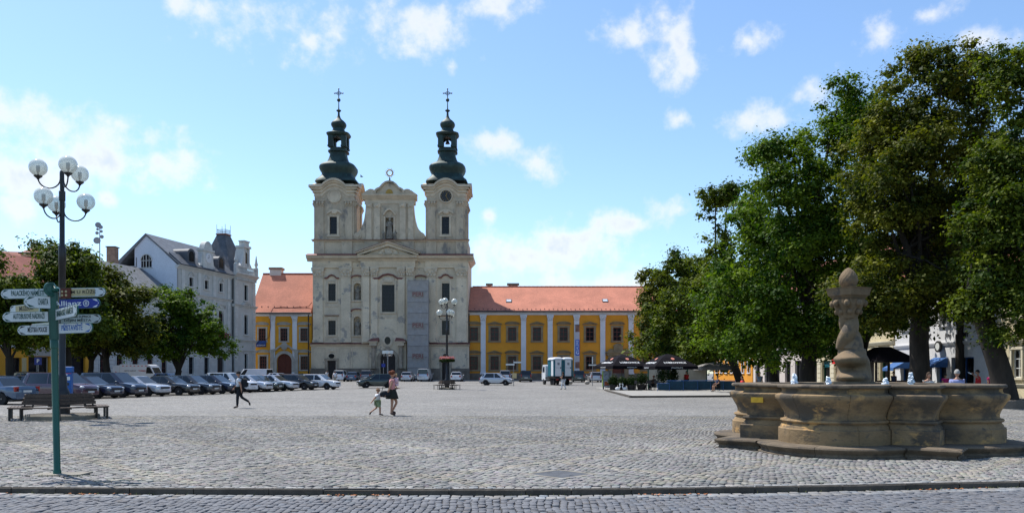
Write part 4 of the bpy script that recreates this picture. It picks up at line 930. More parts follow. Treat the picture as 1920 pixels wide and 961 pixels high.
tag(b.build('ridge_tile', M['tile_d'], rf), kind='stuff')
def on_roof(px, py):                                            # point of the front slope seen at a photo pixel
    n_ = Vector((0,-rise,7.65)); p0 = Vector((0,RD-.75,RG+z0)); d = P(px,py,1)-Vector((0,0,CAMZ)); o = Vector((0,0,CAMZ)); t = (p0-o).dot(n_)/d.dot(n_); return o+d*t-wr.location
for px, py in ((954,564),(1134.6,563.5)):
    c = on_roof(px, py); Ms = Matrix.Translation(c) @ Matrix.Rotation(math.atan2(rise,7.65),4,'X'); o = MB().box(-.5,.5,-.5,.5,-.05,.1,Ms).build('skylight', M['black'], rf); MB().box(-.4,.4,-.4,.4,.101,.12,Ms).build('pane', M['lamp_w'], o)
b = MB()
for k in range(36):
    c = on_roof(890+k*8.2, 579.5+(k%2)*1.0); b.cbox((c.x,c.y,c.z+.06),(.12,.1,.18))
tag(b.build('snow_guard', M['roofedge'], rf), kind='stuff')
for (a, c, top) in ((912,923,531.5),(951.5,972.5,531)):
    D_ = 1+ (RD+8)/RD-1; x0, x1 = ax(960)+(a-960)*(RD+8)/F+0, ax(960)+(c-960)*(RD+8)/F; zt = CAMZ+(HORIZON-top)*(RD+8)/F-RG
    o = MB().box(x0+.15,x1-.15,7.6,8.6,z0+3,zt-.3).build('chimney', M['chimney'], rf); MB().box(x0-.1,x1+.1,7.4,8.8,zt-.299,zt).build('chimney_cap', M['concrete'], o)
    b = MB(); n_ = 3 if c-a > 15 else 2
    for k in range(n_): xx = x0+.45+(x1-x0-.9)*k/max(1,n_-1); b.box(xx-.22,xx+.22,7.58,7.62,zt-.75,zt-.4)
    b.build('flue_opening', M['black'], o)
b = MB(); b.tube([(ax(876.8)+.25,-.15,.2),(ax(876.8)+.25,-.15,ze)],.09,8); b.build('downpipe', M['roofedge'], wr)
# stone portal of the wing
o = MB(); xa, xb_ = ax(1137), ax(1181); cx = ax(1159)
o.box(xa+.3,xa+1.0,-.5,.02,0,azz(666)); o.box(xb_-1.0,xb_-.3,-.5,.02,0,azz(666)); o.box(xa,xb_,-.62,.02,azz(666)+.002,azz(661)); o.box(xa-.2,xb_+.2,-.8,.02,azz(661)+.002,azz(658.5))
o.strip_y(arc(cx,azz(682),1.35,1.4,180,0,12), arc(cx,azz(682),1.75,1.8,180,0,12), -.3,.02)
o.poly_y([(xa+.2,azz(658.4)),(xa+1.2,azz(658.4)),(xa+.9,azz(653)),(xa+.4,azz(655))],-.5,.02); o.poly_y([(xb_-.2,azz(658.4)),(xb_-1.2,azz(658.4)),(xb_-.9,azz(653)),(xb_-.4,azz(655))],-.5,.02)
o.poly_y([(cx-.9,azz(658.4)),(cx+.9,azz(658.4)),(cx+.75,azz(649)),(cx+.95,azz(648)),(cx+.4,azz(644)),(cx,azz(643)),(cx-.4,azz(644)),(cx-.95,azz(648)),(cx-.75,azz(649))],-.4,.02); pt = o.build('portal', M['sand'], wr)
MB().poly_y([(cx-1.3,0),(cx+1.3,0)]+arc(cx,azz(682),1.3,1.35,0,180,12),-.08,.03).build('gate', M['redwood'], pt)
# gallery banner
bn = thing('gallery_banner', 'tall narrow banner with blue panel on the ochre building', 'banner', ((1082.3-960)*K2, RD-.36, RG))
M['ban_a'] = mat('banner_print_brown', (.22,.12,.09), .8, .5, 1.2); M['ban_b'] = mat('banner_print_blue', (.02,.12,.52), .8, .04); M['ban_c'] = mat('banner_print_grey', (.50,.48,.50), .8, .1)
w = 3.9*K2
for (y0, y1, m) in ((609,622,'ban_a'),(622,636,'ban_c'),(636,666,'ban_b'),(666,678,'ban_c'),(678,690,'ban_a'),(690,698,'white')):
    MB().box(-w,w,-.02,.02,azz(y1)+.002,azz(y0)).build('banner_panel', M[m], bn)
part('lettering', text_mesh('GALERIE', .62, .004, width=2.0), M['ink_white'], bn, (0,-.03,azz(648)), (R(90),R(-90),0))
part('lettering', text_mesh('G', .75, .004, bold=.03), M['ink_white'], bn, (0,-.03,azz(661)), UPRIGHT)
b = MB(); b.tube([(-w-.1,0,azz(608.5)),(w+.1,0,azz(608.5))],.03,6); b.tube([(0,0,azz(608.5)),(0,.3,azz(608.5))],.03,6); b.build('banner_rod', M['iron'], bn)

# ------------------------------------------------------------------ small ochre house between town hall and church
wl = thing('college_gatehouse', 'small yellow house with arched red gate left of the church', 'house', ((530-960)*K2, RD, RG))
def bx_(p): return (p-530)*K2
X0, X1 = bx_(471), bx_(584.3); ze = azz(588)
ups = [491.7,532.5,570.2]; los = [493.5,570.5]; gx0, gx1 = bx_(519.5), bx_(547.5)
holes = [(bx_(c-6.8),bx_(c+6.8),azz(639),azz(615)) for c in ups]+[(bx_(c-6.8),bx_(c+6.8),azz(692.5),azz(667)) for c in los]+[(gx0,gx1,-.4,azz(662.5),.6)]
b = MB(); wall(b, X0, X1, -.4, ze, holes, 0, .3); arch_fill(b, gx0, gx1, azz(676.5), azz(662.5), .005, .55, 12)
b.box(X0,X1,.6,13,-.4,ze); b.build('wall', M['ochre_l'], wl)
for c in ups: win(wl, bx_(c), azz(639), 13.6*K2, 24*K2, 0, 3, 4, 'redframe', surround=('greystone',.26,.1), hood=('seg','greystone',1.1,.62,.42,.24), rec=.2, bar=.08, fw=.1)
for c in los: win(wl, bx_(c), azz(692.5), 13.6*K2, 25.5*K2, 0, 3, 4, 'redframe', surround=('greystone',.26,.1), hood=('seg','greystone',1.1,.65,.42,.24), rec=.2, bar=.08, fw=.1)
for p in (511.7,553): pilaster(wl, bx_(p-4.2), bx_(p+4.2), azz(700), azz(592.5), 0, .2, 'white', 'white', .9, .3)
door(gx0, gx1, -.3, azz(662.5), .35, azz(662.5)-azz(676.5), 'redwood', 'gate', wl)
b = MB(); p_ = [(gx0,-.3),(gx0,azz(676.5))]+arc((gx0+gx1)/2,azz(676.5),(gx1-gx0)/2,azz(662.5)-azz(676.5),180,0,12)+[(gx1,-.3)]
q_ = [(gx0-.5,-.3),(gx0-.5,azz(676.5))]+arc((gx0+gx1)/2,azz(676.5),(gx1-gx0)/2+.5,azz(662.5)-azz(676.5)+.5,180,0,12)+[(gx1+.5,-.3)]
b.strip_y(p_, q_, -.25, .02); b.box(gx0-1.1,gx0-.52,-.36,.02,-.3,azz(661)); b.box(gx1+.52,gx1+1.1,-.36,.02,-.3,azz(661))
cp = [((gx0+gx1)/2+s*d, azz(661)+h_) for s, d, h_ in ((-1,2.5,.15),(-1,1.5,.35),(-1,.8,.95),(1,.0,1.1),(1,.8,.95),(1,1.5,.35),(1,2.5,.15))]
b.strip_y(cp, [(x,z+.35) for x, z in cp], -.4, .02); b.sph(((gx0+gx1)/2,-.2,azz(648.5)),(.6,.25,.7),10,8); b.box(gx0-1.15,gx0-.45,-.45,.02,azz(660.9),azz(655)); b.box(gx1+.45,gx1+1.15,-.45,.02,azz(660.9),azz(655)); b.build('gate_surround', M['greystone'], wl)
b = MB(); b.prof_x([(.2,azz(592.4)),(-.14,azz(592.4)),(-.18,azz(590)),(-.5,azz(587)),(.2,azz(587))], X0, X1); b.build('cornice', M['white'], wl)
b = MB(); b.box(X0,X1,-.12,.02,-.35,azz(699.5)); b.build('plinth', M['sockel'], wl)
z0 = azz(586.9); rise = 7.6; b = MB(); b.add([(X0,-.7,z0),(X1,-.7,z0),(X1,13.5,z0),(X0,13.5,z0),(X0,6.5,z0+rise),(X1,6.5,z0+rise)], [(0,1,5,4),(2,3,4,5),(1,2,5),(3,0,4),(3,2,1,0)]); rf2 = b.build('roof', M['tile'], wl)
MB().tube([(X0,-.78,z0-.02),(X1,-.78,z0-.02)],.14,8).build('gutter', M['roofedge'], wl); MB().tube([(X0,6.5,z0+rise+.02),(X1,6.5,z0+rise+.02)],.14,8).build('ridge_tile', M['tile_d'], rf2)
kd = (RD+7)/F; x0, x1 = (507-960)*kd-wl.location.x, (530.5-960)*kd-wl.location.x; zt = CAMZ+(HORIZON-502)*kd-RG
o = MB().box(x0+.12,x1-.12,6.2,7.8,z0+rise-1.5,zt-.4).build('chimney', M['pink'], rf2); MB().box(x0-.05,x1+.05,6.05,7.95,zt-.399,zt).build('chimney_cap', M['chimney'], o)
b = MB(); b.tube([(X1-.5,-.2,0),(X1-.5,-.2,ze)],.09,8); b.build('downpipe', M['roofedge'], wl)
b = MB()
for k in range(9):
    xx = X0+.6+k*1.1; b.cbox((xx,.35,z0+1.15),(.12,.1,.2))
tag(b.build('snow_guard', M['roofedge'], rf2), kind='stuff')
cb = [bx_(585),bx_(575),bx_(560),bx_(545),bx_(530),bx_(512)]; b = MB(); b.tube([(bx_(584),.3,z0+1.9),(bx_(578),.25,z0+1.2)]+[(x,.2,z0+1.1-.15*(i_ % 2)) for i_, x in enumerate(cb[2:])]+[(bx_(509),-.85,z0-.1),(bx_(508),-.25,azz(612)),(bx_(505),-.25,azz(632)),(bx_(497),-.2,azz(638))],.05,5); b.build('cable', M['rope'], wl)
# blue banner hanging from the gatehouse window
t = thing('window_banner', 'small dark blue banner hanging below a window of the yellow house', 'banner', ((490.5-960)*K2, RD-.3, RG)); M['ban_d'] = mat('banner_print_night', (.012,.04,.16), .7, .6, 1.3)
MB().box(-9.5*K2,9.5*K2,-.02,.02,azz(650),azz(638.5)).build('cloth', M['ban_d'], t); part('lettering', text_mesh('SLOVÁCKO', .28, .003), M['ink_white'], t, (0,-.03,azz(647)), UPRIGHT)
# ------------------------------------------------------------------ town hall, seen at an angle on the left
TA = math.atan2(14, 2.95)
HB = Vector((-48.05, 114.0)); hd = Vector((math.cos(TA), math.sin(TA)))
hall = thing('town_hall', 'grey neo renaissance town hall with slate pyramid roofed corner tower', 'building', (HB.x, HB.y, gz(114)-.1), TA)
b = MB(); LM, LT = 14.3, 20.6; zc = 17.0; zs1, zs2 = 13.2, 5.0
small = [3.3,7.2,11.1]; 
holes = [(c-.5,c+.5,14.2,15.5) for c in small]+[(c-.75,c+.75,7.6,11.2) for c in small]+[(c-.65,c+.65,1.3,3.8) for c in (3.3,7.2)]+[(10.2,12.0,-.3,3.9)]
wall(b, 0, LM, -.4, zc, holes, 0, .35)
for c in small: arch_fill(b, c-.75, c+.75, 10.45, 11.2, .005, .35, 8)
b.box(.01,LT-.01,.6,11,-.4,zc-.02); b.build('wall', M['hall'], hall)
for c in small:
    win(hall, c, 14.2, 1.0, 1.3, 0, 2, 2, 'lead', surround=('hall_trim',.22,.1), hood=('tri','hall_trim',.6,.35,.4,.14), rec=.25)
    win(hall, c, 7.6, 1.5, 3.6, 0, 2, 3, 'redframe', rec=.25, arch=.75, surround=('hall_trim',.25,.12), hood=('seg','hall_trim',1.05,.5,.5,.2))
for c in (3.3,7.2): win(hall, c, 1.3, 1.3, 2.5, 0, 2, 3, 'lead', rec=.25, surround=('hall_trim',.22,.1))
door(10.2,12.0,0,3.9,.25,0,'dark_wood','door',hall)
b = MB()
for z, h, p in ((zc,.55,.55),(zs1,.4,.32),(zs2,.4,.3),(1.0,.2,.15)): b.prof_x([(.2,z-h),(-.06,z-h),(-p*.5,z-h*.5),(-p,z-.08),(-p,z),(.2,z)], -.1, LM-.02)
for c in (1.3,5.3,9.2,13.2): b.box(c-.35,c+.35,-.15,.02,zs1+.01,zc-.56); b.box(c-.35,c+.35,-.15,.02,zs2+.01,zs1-.41)
b.build('string_course', M['hall_trim'], hall)
b = MB()
for k in range(9): b.box(0,LM-.02,-.09,.02,-.2+.52*k+.03,-.2+.52*k+.49) if False else None
for k in range(8):
    z0, z1 = 1.05+.48*k, 1.05+.48*k+.43
    for a, c in ((0,2.35),(4.25,6.25),(8.15,9.9),(12.3,LM-.1)): b.box(a,c,-.09,.02,z0,z1)
tag(b.build('rusticated_band', M['hall_trim'], hall), kind='stuff')
MB().tube([(LM-.12,-.25,0),(LM-.12,-.25,zc-.4)],.09,8).build('downpipe', M['roofedge'], hall)
# near gable, roof
gwl = MB(); prof = [(0,0),(0,zc),(-0,zc),(4.95,21.4),(6.9,19.8),(6.9,0)]
gwl._pr([(-.02,y,z) for y, z in [(0,-.4),(0,zc),(4.95,21.4),(6.9,19.8),(6.9,-.4)]], [(.3,y,z) for y, z in [(0,-.4),(0,zc),(4.95,21.4),(6.9,19.8),(6.9,-.4)]]); gw_ = gwl.build('gable_wall', M['hall_w'], hall)
Mg = Matrix.Translation((-.03,4.95,16.7)) @ Matrix.Rotation(R(-90),4,'Z')
o = MB().poly_y([(-.85,0),(.85,0)]+arc(0,1.0,.85,.85,0,180,12),-.0,.02); o.v = [tuple(Mg @ Vector(v)) for v in o.v]; ow = o.build('arched_window', M['glass'], hall)
o = MB(); o.box(-.05,.05,-.06,0,0,1.8); o.box(-.85,.85,-.05,0,.95,1.03); o.box(-.5,-.44,-.05,0,0,1.65); o.box(.44,.5,-.05,0,0,1.65); o.strip_y(arc(0,1.0,.85,.85,180,0,12),arc(0,1.0,.98,.98,180,0,12),-.1,0); o.box(-.98,.98,-.1,0,-.12,0); o.v = [tuple(Mg @ Vector(v)) for v in o.v]; o.build('frame', M['hall_trim'], ow)
o = MB(); o.box(-2.9,-1.6,-.03,0,.1,.2); o.box(-1.7,-1.6,-.03,0,.2,1.5); o.v = [tuple(Mg @ Vector(v)) for v in o.v]; o.build('iron_stay', M['iron'], hall)
b = MB(); b._pr([(-.2,-.6,zc+.02),(-.2,5.0,21.62),(-.2,11.6,16),(-.2,11,15.6),(-.2,5.0,21.3),(-.2,-.4,zc-.0)], [(LT-3,-.6,zc+.02),(LT-3,5.0,21.62),(LT-3,11.6,16),(LT-3,11,15.6),(LT-3,5.0,21.3),(LT-3,-.4,zc-.0)]); rf3 = b.build('roof', M['slate_l'], hall)
b = MB(); b._pr([(.0,-.75,zc+.1),(.0,1.3,zc+1.85),(.0,1.3,zc+.1)], [(LM,-.75,zc+.1),(LM,1.3,zc+1.85),(LM,1.3,zc+.1)]); b.build('mansard_skirt', M['slate'], hall)
for c in (3.3,11.1):
    o = MB(); o.poly_y([(c-.95,zc+.6),(c+.95,zc+.6)]+arc(c,zc+2.0,.95,.75,0,180,10),-.1,3.0); dm = o.build('dormer', M['slate'], hall)
    o = MB(); o.poly_y([(c-.55,zc+.9),(c+.55,zc+.9)]+arc(c,zc+1.9,.55,.5,0,180,10),-.16,-.09); o.build('dormer_window', M['glass'], dm)
c = 7.2; o = MB(); o.box(c-1.3,c+1.3,-.35,.6,zc+.02,zc+2.9); o.box(c-1.55,c+1.55,-.5,.7,zc+.021,zc+.4); o.box(c-1.5,c+1.5,-.5,.7,zc+2.901,zc+3.2); o.poly_y([(c+1.1*math.cos(R(a)),zc+3.2+1.25*math.sin(R(a))) for a in range(0,181,15)],-.35,.5)
for s in (-1,1): o.poly_y([(c+s*1.3,zc+.4),(c+s*2.2,zc+.4),(c+s*1.7,zc+1.0),(c+s*1.45,zc+2.2),(c+s*1.3,zc+2.3)],-.2,.4)
cl = o.build('clock_gable', M['hall_trim'], hall); Mc = Matrix.Translation((c,-.34,zc+1.9)) @ Matrix.Rotation(R(90),4,'X'); o2 = MB().lathe([(.75,0),(.75,.1),(.6,.12)],20,M=Mc).build('clock', M['white'], cl); o = MB(); o.box(-.03,.03,0,.5,.13,.15,Mc); o.box(-.03,.03,0,.35,.13,.15,Mc @ Matrix.Rotation(R(100),4,'Z')); o.build('clock_hand', M['iron'], o2)
# corner tower bay
b = MB(); tx0, tx1, ty = LM+.02, LT, -.45; zt = 17.6; wc = (tx0+tx1)/2+.2
hs_ = [(wc-.55,wc+.55,13.4,15.9),(wc-.6,wc+.6,7.8,11.0),(wc-.5,wc+.5,1.8,4.6)]
wall(b, tx0, tx1, -.4, zt, hs_, ty, .35)
for a in (tx0, tx1): b.add([(a,ty,-.4),(a,6,-.4),(a,6,zt),(a,ty,zt)], [(0,1,2,3)])
arch_fill(b, wc-.6, wc+.6, 10.4, 11.0, ty+.005, ty+.35, 8); b.build('tower_wall', M['hall'], hall)
win(hall, wc, 13.4, 1.1, 2.5, ty, 2, 3, 'lead', rec=.25, surround=('hall_trim',.22,.1)); win(hall, wc, 7.8, 1.2, 3.2, ty, 2, 3, 'lead', rec=.25, arch=.6, surround=('hall_trim',.25,.12), hood=('seg','hall_trim',1.2,1.3,.7,.3)); win(hall, wc, 1.8, 1.0, 2.8, ty, 2, 3, 'lead', rec=.25, surround=('hall_trim',.22,.1))
b = MB()
for z, h, p in ((zt,.7,.7),(12.6,.45,.4),(6.9,.4,.35),(5.2,.35,.25)): b.prof_x([(ty+.3,z-h),(ty-.06,z-h),(ty-p*.5,z-h*.5),(ty-p,z-.08),(ty-p,z),(ty+.3,z)], tx0-.25, tx1+.35)
for k in range(14): b.box(tx0+.1+.45*k,tx0+.3+.45*k,ty-.4,ty,zt-1.05,zt-.71)
b.build('tower_cornice', M['hall_trim'], hall)
b = MB()
for k in range(36):
    z0 = .2+.48*k
    if z0 > zt-1.2: break
    for a, c in ((tx0+.02,tx0+.9),(tx1-.9,tx1+.02)): b.box(a-.04,c+.04,ty-.1,ty+.02,z0,z0+.42)
tag(b.build('quoin', M['hall_trim'], hall), kind='stuff')
b = MB(); b.box(tx0-.1,tx1+.2,ty-.3,ty-.1,zt+1.1,zt+1.3); b.box(tx0-.1,tx1+.2,ty-.35,ty-.05,zt+.002,zt+.25)
for k in range(18):
    x = tx0+.1+k*.36
    b.lathe([(.06,0),(.12,.25),(.07,.6),(.08,.86)],8,(x,ty-.2,zt+.25))
for x in (tx0+.05,tx1+.05): b.box(x-.25,x+.25,ty-.45,ty+.05,zt+.003,zt+1.45); b.lathe([(.3,0),(.15,.2),(.32,.6),(.2,1.0),(.05,2.1)],10,(x,ty-.2,zt+1.45))
b.build('balustrade', M['hall_trim'], hall)
o = MB(); o.box(wc-.9,wc-.5,ty-.25,ty+1.2,zt+1.2,zt+4.4); o.box(wc+.5,wc+.9,ty-.25,ty+1.2,zt+1.2,zt+4.4); o.box(wc-.5,wc+.5,ty-.05,ty+1.2,zt+1.2,zt+4.4); o.box(wc-1.1,wc+1.1,ty-.4,ty+1.2,zt+4.401,zt+4.75); o.box(wc-.7,wc+.7,ty-.2,ty+.8,zt+4.751,zt+5.4); o.box(wc-.9,wc+.9,ty-.3,ty+.8,zt+5.401,zt+5.6)
o.poly_y([(wc-.9,zt+1.2),(wc-1.9,zt+1.2),(wc-1.2,zt+2.0),(wc-.9,zt+3.2)],ty-.1,ty+.4); o.poly_y([(wc+.9,zt+1.2),(wc+1.9,zt+1.2),(wc+1.2,zt+2.0),(wc+.9,zt+3.2)],ty-.1,ty+.4); dd = o.build('tower_dormer', M['hall_trim'], hall); MB().poly_y([(wc-.35,zt+1.9),(wc+.35,zt+1.9)]+arc(wc,zt+3.4,.35,.35,0,180,8),ty-.09,ty-.06).build('dormer_window', M['glass'], dd)
b = MB(); bx0, bx1, by0, by1 = tx0-.3, tx1-.3, ty+.9, ty+7.4; mx, my = (bx0+bx1)/2, (by0+by1)/2
mx += .7; rings = [(3.1,zt+.3),(2.75,zt+1.1),(2.05,zt+2.9),(1.4,zt+4.9),(.78,zt+6.7)]
vs_ = []; 
for r_, z in rings: vs_ += [(mx-r_,my-r_,z),(mx+r_,my-r_,z),(mx+r_,my+r_,z),(mx-r_,my+r_,z)]
fs_ = [(3,2,1,0)]
for i_ in range(4): fs_ += [(i_*4+k,i_*4+(k+1)%4,i_*4+4+(k+1)%4,i_*4+4+k) for k in range(4)]
b.add(vs_, fs_+[(16,17,18,19)]); b.build('tower_roof', M['slate'], hall)
b = MB(); b.box(mx-.9,mx+.9,my-.9,my+.9,zt+6.701,zt+6.9); b.build('roof_platform', M['flash'], hall)
b = MB()
for k in range(4):
    Mx = Matrix.Translation((mx,my,zt+6.9)) @ Matrix.Rotation(k*PI/2,4,'Z') @ Matrix.Diagonal((.56,.56,.8,1))
    b.box(-1.4,1.4,-1.4,-1.36,.75,.8,Mx); b.box(-1.4,1.4,-1.4,-1.36,.3,.34,Mx)
    for j_ in range(8): b.box(-1.4+.38*j_,-1.36+.38*j_,-1.4,-1.36,0,1.0,Mx)
    b.box(-1.42,-1.34,-1.42,-1.34,0,1.9,Mx)
b.build('roof_cresting', M['iron'], hall)
b = MB(); 
for _ in range(240): b.sph((11.1+rng.normal(0,.7),-.55+rng.normal(0,.12),7.3+rng.normal(0,.22)),.09,5,3)
M['geranium'] = mat('magenta_blooms', (.30,.02,.10), .8, .5, 6); tag(b.build('flower_box', M['geranium'], hall), kind='stuff')

# ------------------------------------------------------------------ ordinary houses
def house(name, label, cat, t0, t1, H, wm, rm, rise, rows, base=HB, ang=TA, depth=11, fm='lead', trim='white', shops=(), bands=(), roof_in=0, cornice=True):
    p = base+Vector((math.cos(ang), math.sin(ang)))*t0; w = t1-t0
    r = thing(name, label, cat, (p.x, p.y, gz(p.y)-.15), ang)
    hol = []
    for (z, h, ww, cs, *_) in rows: hol += [(c-ww/2,c+ww/2,z,z+h) for c in cs]
    hol += [(a,c,z0,z1,.5) for (a,c,z0,z1,*_) in shops]
    b = MB(); wall(b, 0, w, -.3, H, hol, 0, .3); b.box(.01,w-.01,.7,depth,-.3,H-.02)
    b.box(.01,.05,.05,.69,-.3,H-.02); b.box(w-.05,w-.01,.05,.69,-.3,H-.02); b.build('wall', M[wm], r)
    for (z, h, ww, cs, *ex) in rows:
        for c in cs: win(r, c, z, ww, h, 0, 2, 3, fm, rec=.2, surround=(trim,.18,.08), sill=None, hood=(ex[0],trim,ww*.75,.42,.35,.22) if ex else None)
    for (a, c, z0, z1, fr) in shops:
        o = MB().box(a,c,.35,.4,z0,z1).build('shop_window', M['glass'], r); b = MB(); t = .09
        b.box(a,a+t,.25,.349,z0,z1); b.box(c-t,c,.25,.349,z0,z1); b.box(a+t,c-t,.25,.349,z1-t,z1); b.box(a+t,c-t,.25,.349,z0,z0+.25); n_ = max(1,int((c-a)/1.3))
        for k in range(1,n_): x = a+(c-a)*k/n_; b.box(x-t/2,x+t/2,.26,.349,z0+.25,z1-t)
        b.build('frame', M[fr], o)
    b = MB()
    for (z, h, p_) in bands: b.prof_x([(.05,z),(-p_*.5,z),(-p_,z+h*.7),(-p_,z+h),(.05,z+h)], -.02, w+.02)
    if cornice: b.prof_x([(.1,H-.5),(-.1,H-.5),(-.25,H-.2),(-.5,H-.05),(-.5,H),(.1,H)], -.05, w+.05)
    if b.v: b.build('cornice', M[trim], r)
    b = MB(); b.add([(-.1,-.7,H+.002),(w+.1,-.7,H+.002),(w+.1,depth+.5,H+.002),(-.1,depth+.5,H+.002),(-.1+roof_in,depth/2,H+rise),(w+.1-roof_in,depth/2,H+rise)], [(0,1,5,4),(2,3,4,5),(1,2,5),(3,0,4),(3,2,1,0)]); r_ = b.build('roof', M[rm], r)
    MB().tube([(-.1,-.75,H+.01),(w+.1,-.75,H+.01)],.11,8).build('gutter', M['roofedge'], r)
    return r
g_ = house('stone_house', 'pale grey rusticated house behind the left trees beside the town hall', 'house', -17, -.35, 12.3, 'hall', 'slate_l', 4.4, [(1.5,2.4,1.2,[2,5,8,11,14]),(6.2,2.6,1.2,[2,5,8,11,14],'tri')], trim='hall_trim', bands=((4.9,.4,.25),), fm='redframe')
b = MB()
for k in range(9):
    for a, c in ((0,1.15),(2.85,4.15),(5.85,7.15),(8.85,10.15),(11.85,13.15),(14.85,16.6)): b.box(a,c,-.08,.02,.25+.5*k,.25+.5*k+.44)
tag(b.build('rusticated_band', M['hall_trim'], g_), kind='stuff')
y_ = house('yellow_shop_house', 'yellow house with dark shop windows behind the left trees', 'house', -33, -17.4, 10.5, 'ochre_l', 'tile_d', 5.0, [(5.6,2.2,1.2,[2,5,8,11,14],'flat')], shops=((.4,2.2,.3,3.4,'lead'),(3.6,5.4,.3,3.4,'lead'),(6.4,9.4,.3,3.6,'greystone'),(10.6,11.6,.3,3.2,'lead'),(12.4,15.0,.3,3.9,'black')), bands=((4.4,.35,.2),))
o = MB().box(6.2,9.6,-.12,.02,3.65,4.35).build('shop_sign', M['greystone'], y_); o = MB().box(5.5,6.1,-.03,.02,1.2,3.4).build('poster', M['signtan'], y_)
house('corner_shop_house', 'ochre house at the left edge of the photograph', 'house', -52, -33.2, 11.5, 'ochre_l', 'tile_d', 4.5, [(5.6,2.2,1.2,[2,5,8,11,14,17])], shops=((1,4,.3,3.4,'lead'),(6,9,.3,3.4,'lead'),(14,17.5,.3,3.4,'lead')), bands=((4.3,.35,.2),))
tb = Vector((-63.5,103.0)); t_ = house('roof_turret_house', 'cream house turret with low red hipped roof above the left trees', 'house', 0, 2.9, 17.0, 'cream', 'tile_d', 1.3, [(13.8,1.1,.8,[1.4])], base=tb, ang=R(8), depth=2.9, trim='cream_d', roof_in=1.4)
house('red_roofed_house', 'house with steep red tiled roof at the left edge behind trees', 'house', 0, 12, 13.2, 'cream', 'tile_d', 4.2, [(9,1.6,1,[2,5,8,10])], base=Vector((-73,97)), ang=R(10), depth=10, trim='cream_d')
# chimney and antenna mast on the roofs left of the town hall
t = thing('chimney_stack', 'square rendered chimney stack on the roof beside the antenna mast', 'chimney', P(211,488,112)); k_ = 112/F
MB().box(-8*k_,8*k_,-.5,.5,-3,24*k_).build('stack', M['chimney'], t); MB().box(-9.3*k_,9.3*k_,-.65,.65,24*k_+.001,25.5*k_).build('cap', M['roofedge'], t)
t = thing('antenna_mast', 'thin rooftop mast with several round antenna dishes', 'antenna', P(187,492,118)); k_ = 118/F
M['galv'] = mat('grey_antenna_metal', (.28,.28,.30), .5, .1, metal=.3)
b = MB(); b.tube([(0,0,-4),(0,0,74*k_)],[.12,.05],6); b.tube([(-.3,0,-3),(0,0,20*k_)],.04,5); b.build('mast', M['galv'], t)
for dx, dz, r_ in ((-2,70,.42),(3,66,.3),(-3,62,.2),(4,58,.22),(-4,55,.25),(-4,41,.5),(5,48,.28)):
    o = MB().lathe([(r_*.2,-.12),(r_*.8,-.05),(r_,.06),(r_*.9,.08)],14,M=Matrix.Translation((dx*k_,-.15,dz*k_)) @ Matrix.Rotation(R(90),4,'X') @ Matrix.Rotation(R(20),4,'Y')).build('dish', M['galv'], t); MB().tube([(0,0,dz*k_),(dx*k_,-.1,dz*k_)],.03,5).build('bracket', M['galv'], o)
# ------------------------------------------------------------------ right side of the square
RB = Vector((34.0, 0)); RA = R(-90)
def rhouse(name, label, y1, y0, *a, **k): return house(name, label, 'house', 0, y1-y0, *a, base=Vector((34.0,y1)), ang=RA, **k)
s_ = rhouse('white_shop', 'bright white shop house with blue awnings behind the right trees', 70.5, 56.0, 9.5, 'white', 'tile_d', 4.5, [(5.6,2.2,1.2,[2,5,8,11,13.3])], fm='signwhite', shops=((1.0,2.6,.1,2.9,'bluepaint'),(3.6,6.2,.5,2.9,'bluepaint'),(6.9,8.3,.1,2.9,'bluepaint'),(9.0,12.0,.5,3.0,'bluepaint')), bands=((3.95,.28,.14),))
part('lettering', text_mesh('FOTOTISK', .62, .01, bold=.02, width=3.4), M['ink_dark'], s_, (4.4,-.03,4.75), UPRIGHT); part('lettering', text_mesh('foto', .5, .01), M['ink_dark'], s_, (8.6,-.03,4.75), UPRIGHT); part('lettering', text_mesh('ion', .75, .01, bold=.02), M['ink_dark'], s_, (10.8,-.03,4.75), UPRIGHT)
def awning(x0, x1, z, out, label):
    p = s_.location; t = thing('shop_awning', label, 'awning', (34.0, 70.5-(x0+x1)/2, s_.location.z), RA); w = (x1-x0)/2
    b = MB(); b.add([(-w,-.05,z),(w,-.05,z),(w,-out,z-.75),(-w,-out,z-.75),(-w,-.05,z-.04),(w,-.05,z-.04),(w,-out,z-.79),(-w,-out,z-.79)], [(0,1,2,3),(7,6,5,4),(0,4,5,1),(3,2,6,7),(0,3,7,4),(1,5,6,2)]); b.build('canvas', M['awning'], t)
    b = MB(); b.add([(-w,-out-.01,z-.76),(w,-out-.01,z-.76),(w,-out-.02,z-1.0),(-w,-out-.02,z-1.0)], [(0,1,2,3)])
    for s in (-1,1): b.add([(s*w,-.05,z-.05),(s*w,-out,z-.8),(s*w,-.05,z-.8)], [(0,1,2)])
    b.build('valance', M['awning'], t); b = MB()
    for s in (-1,1): b.tube([(s*w,-.05,z-.9),(s*w,-out,z-.82)],.02,5)
    b.build('awning_arm', M['iron'], t)
awning(6.6,8.6,3.05,1.5,'blue canvas awning over the white shop door between two windows'); awning(.8,2.8,3.0,1.5,'blue awning at the far left end of the white shop')
t = thing('round_shop_sign', 'round dark projecting sign on the white shop wall', 'sign', (33.75,62.9,3.75), RA); MB().lathe([(.45,-.08),(.45,.08)],20,M=Matrix.Rotation(R(90),4,'X')).build('disc', M['ink_dark'], t); MB().lathe([(.3,.081),(.3,.095)],20,M=Matrix.Rotation(R(90),4,'X')).build('emblem', M['signwhite'], t)
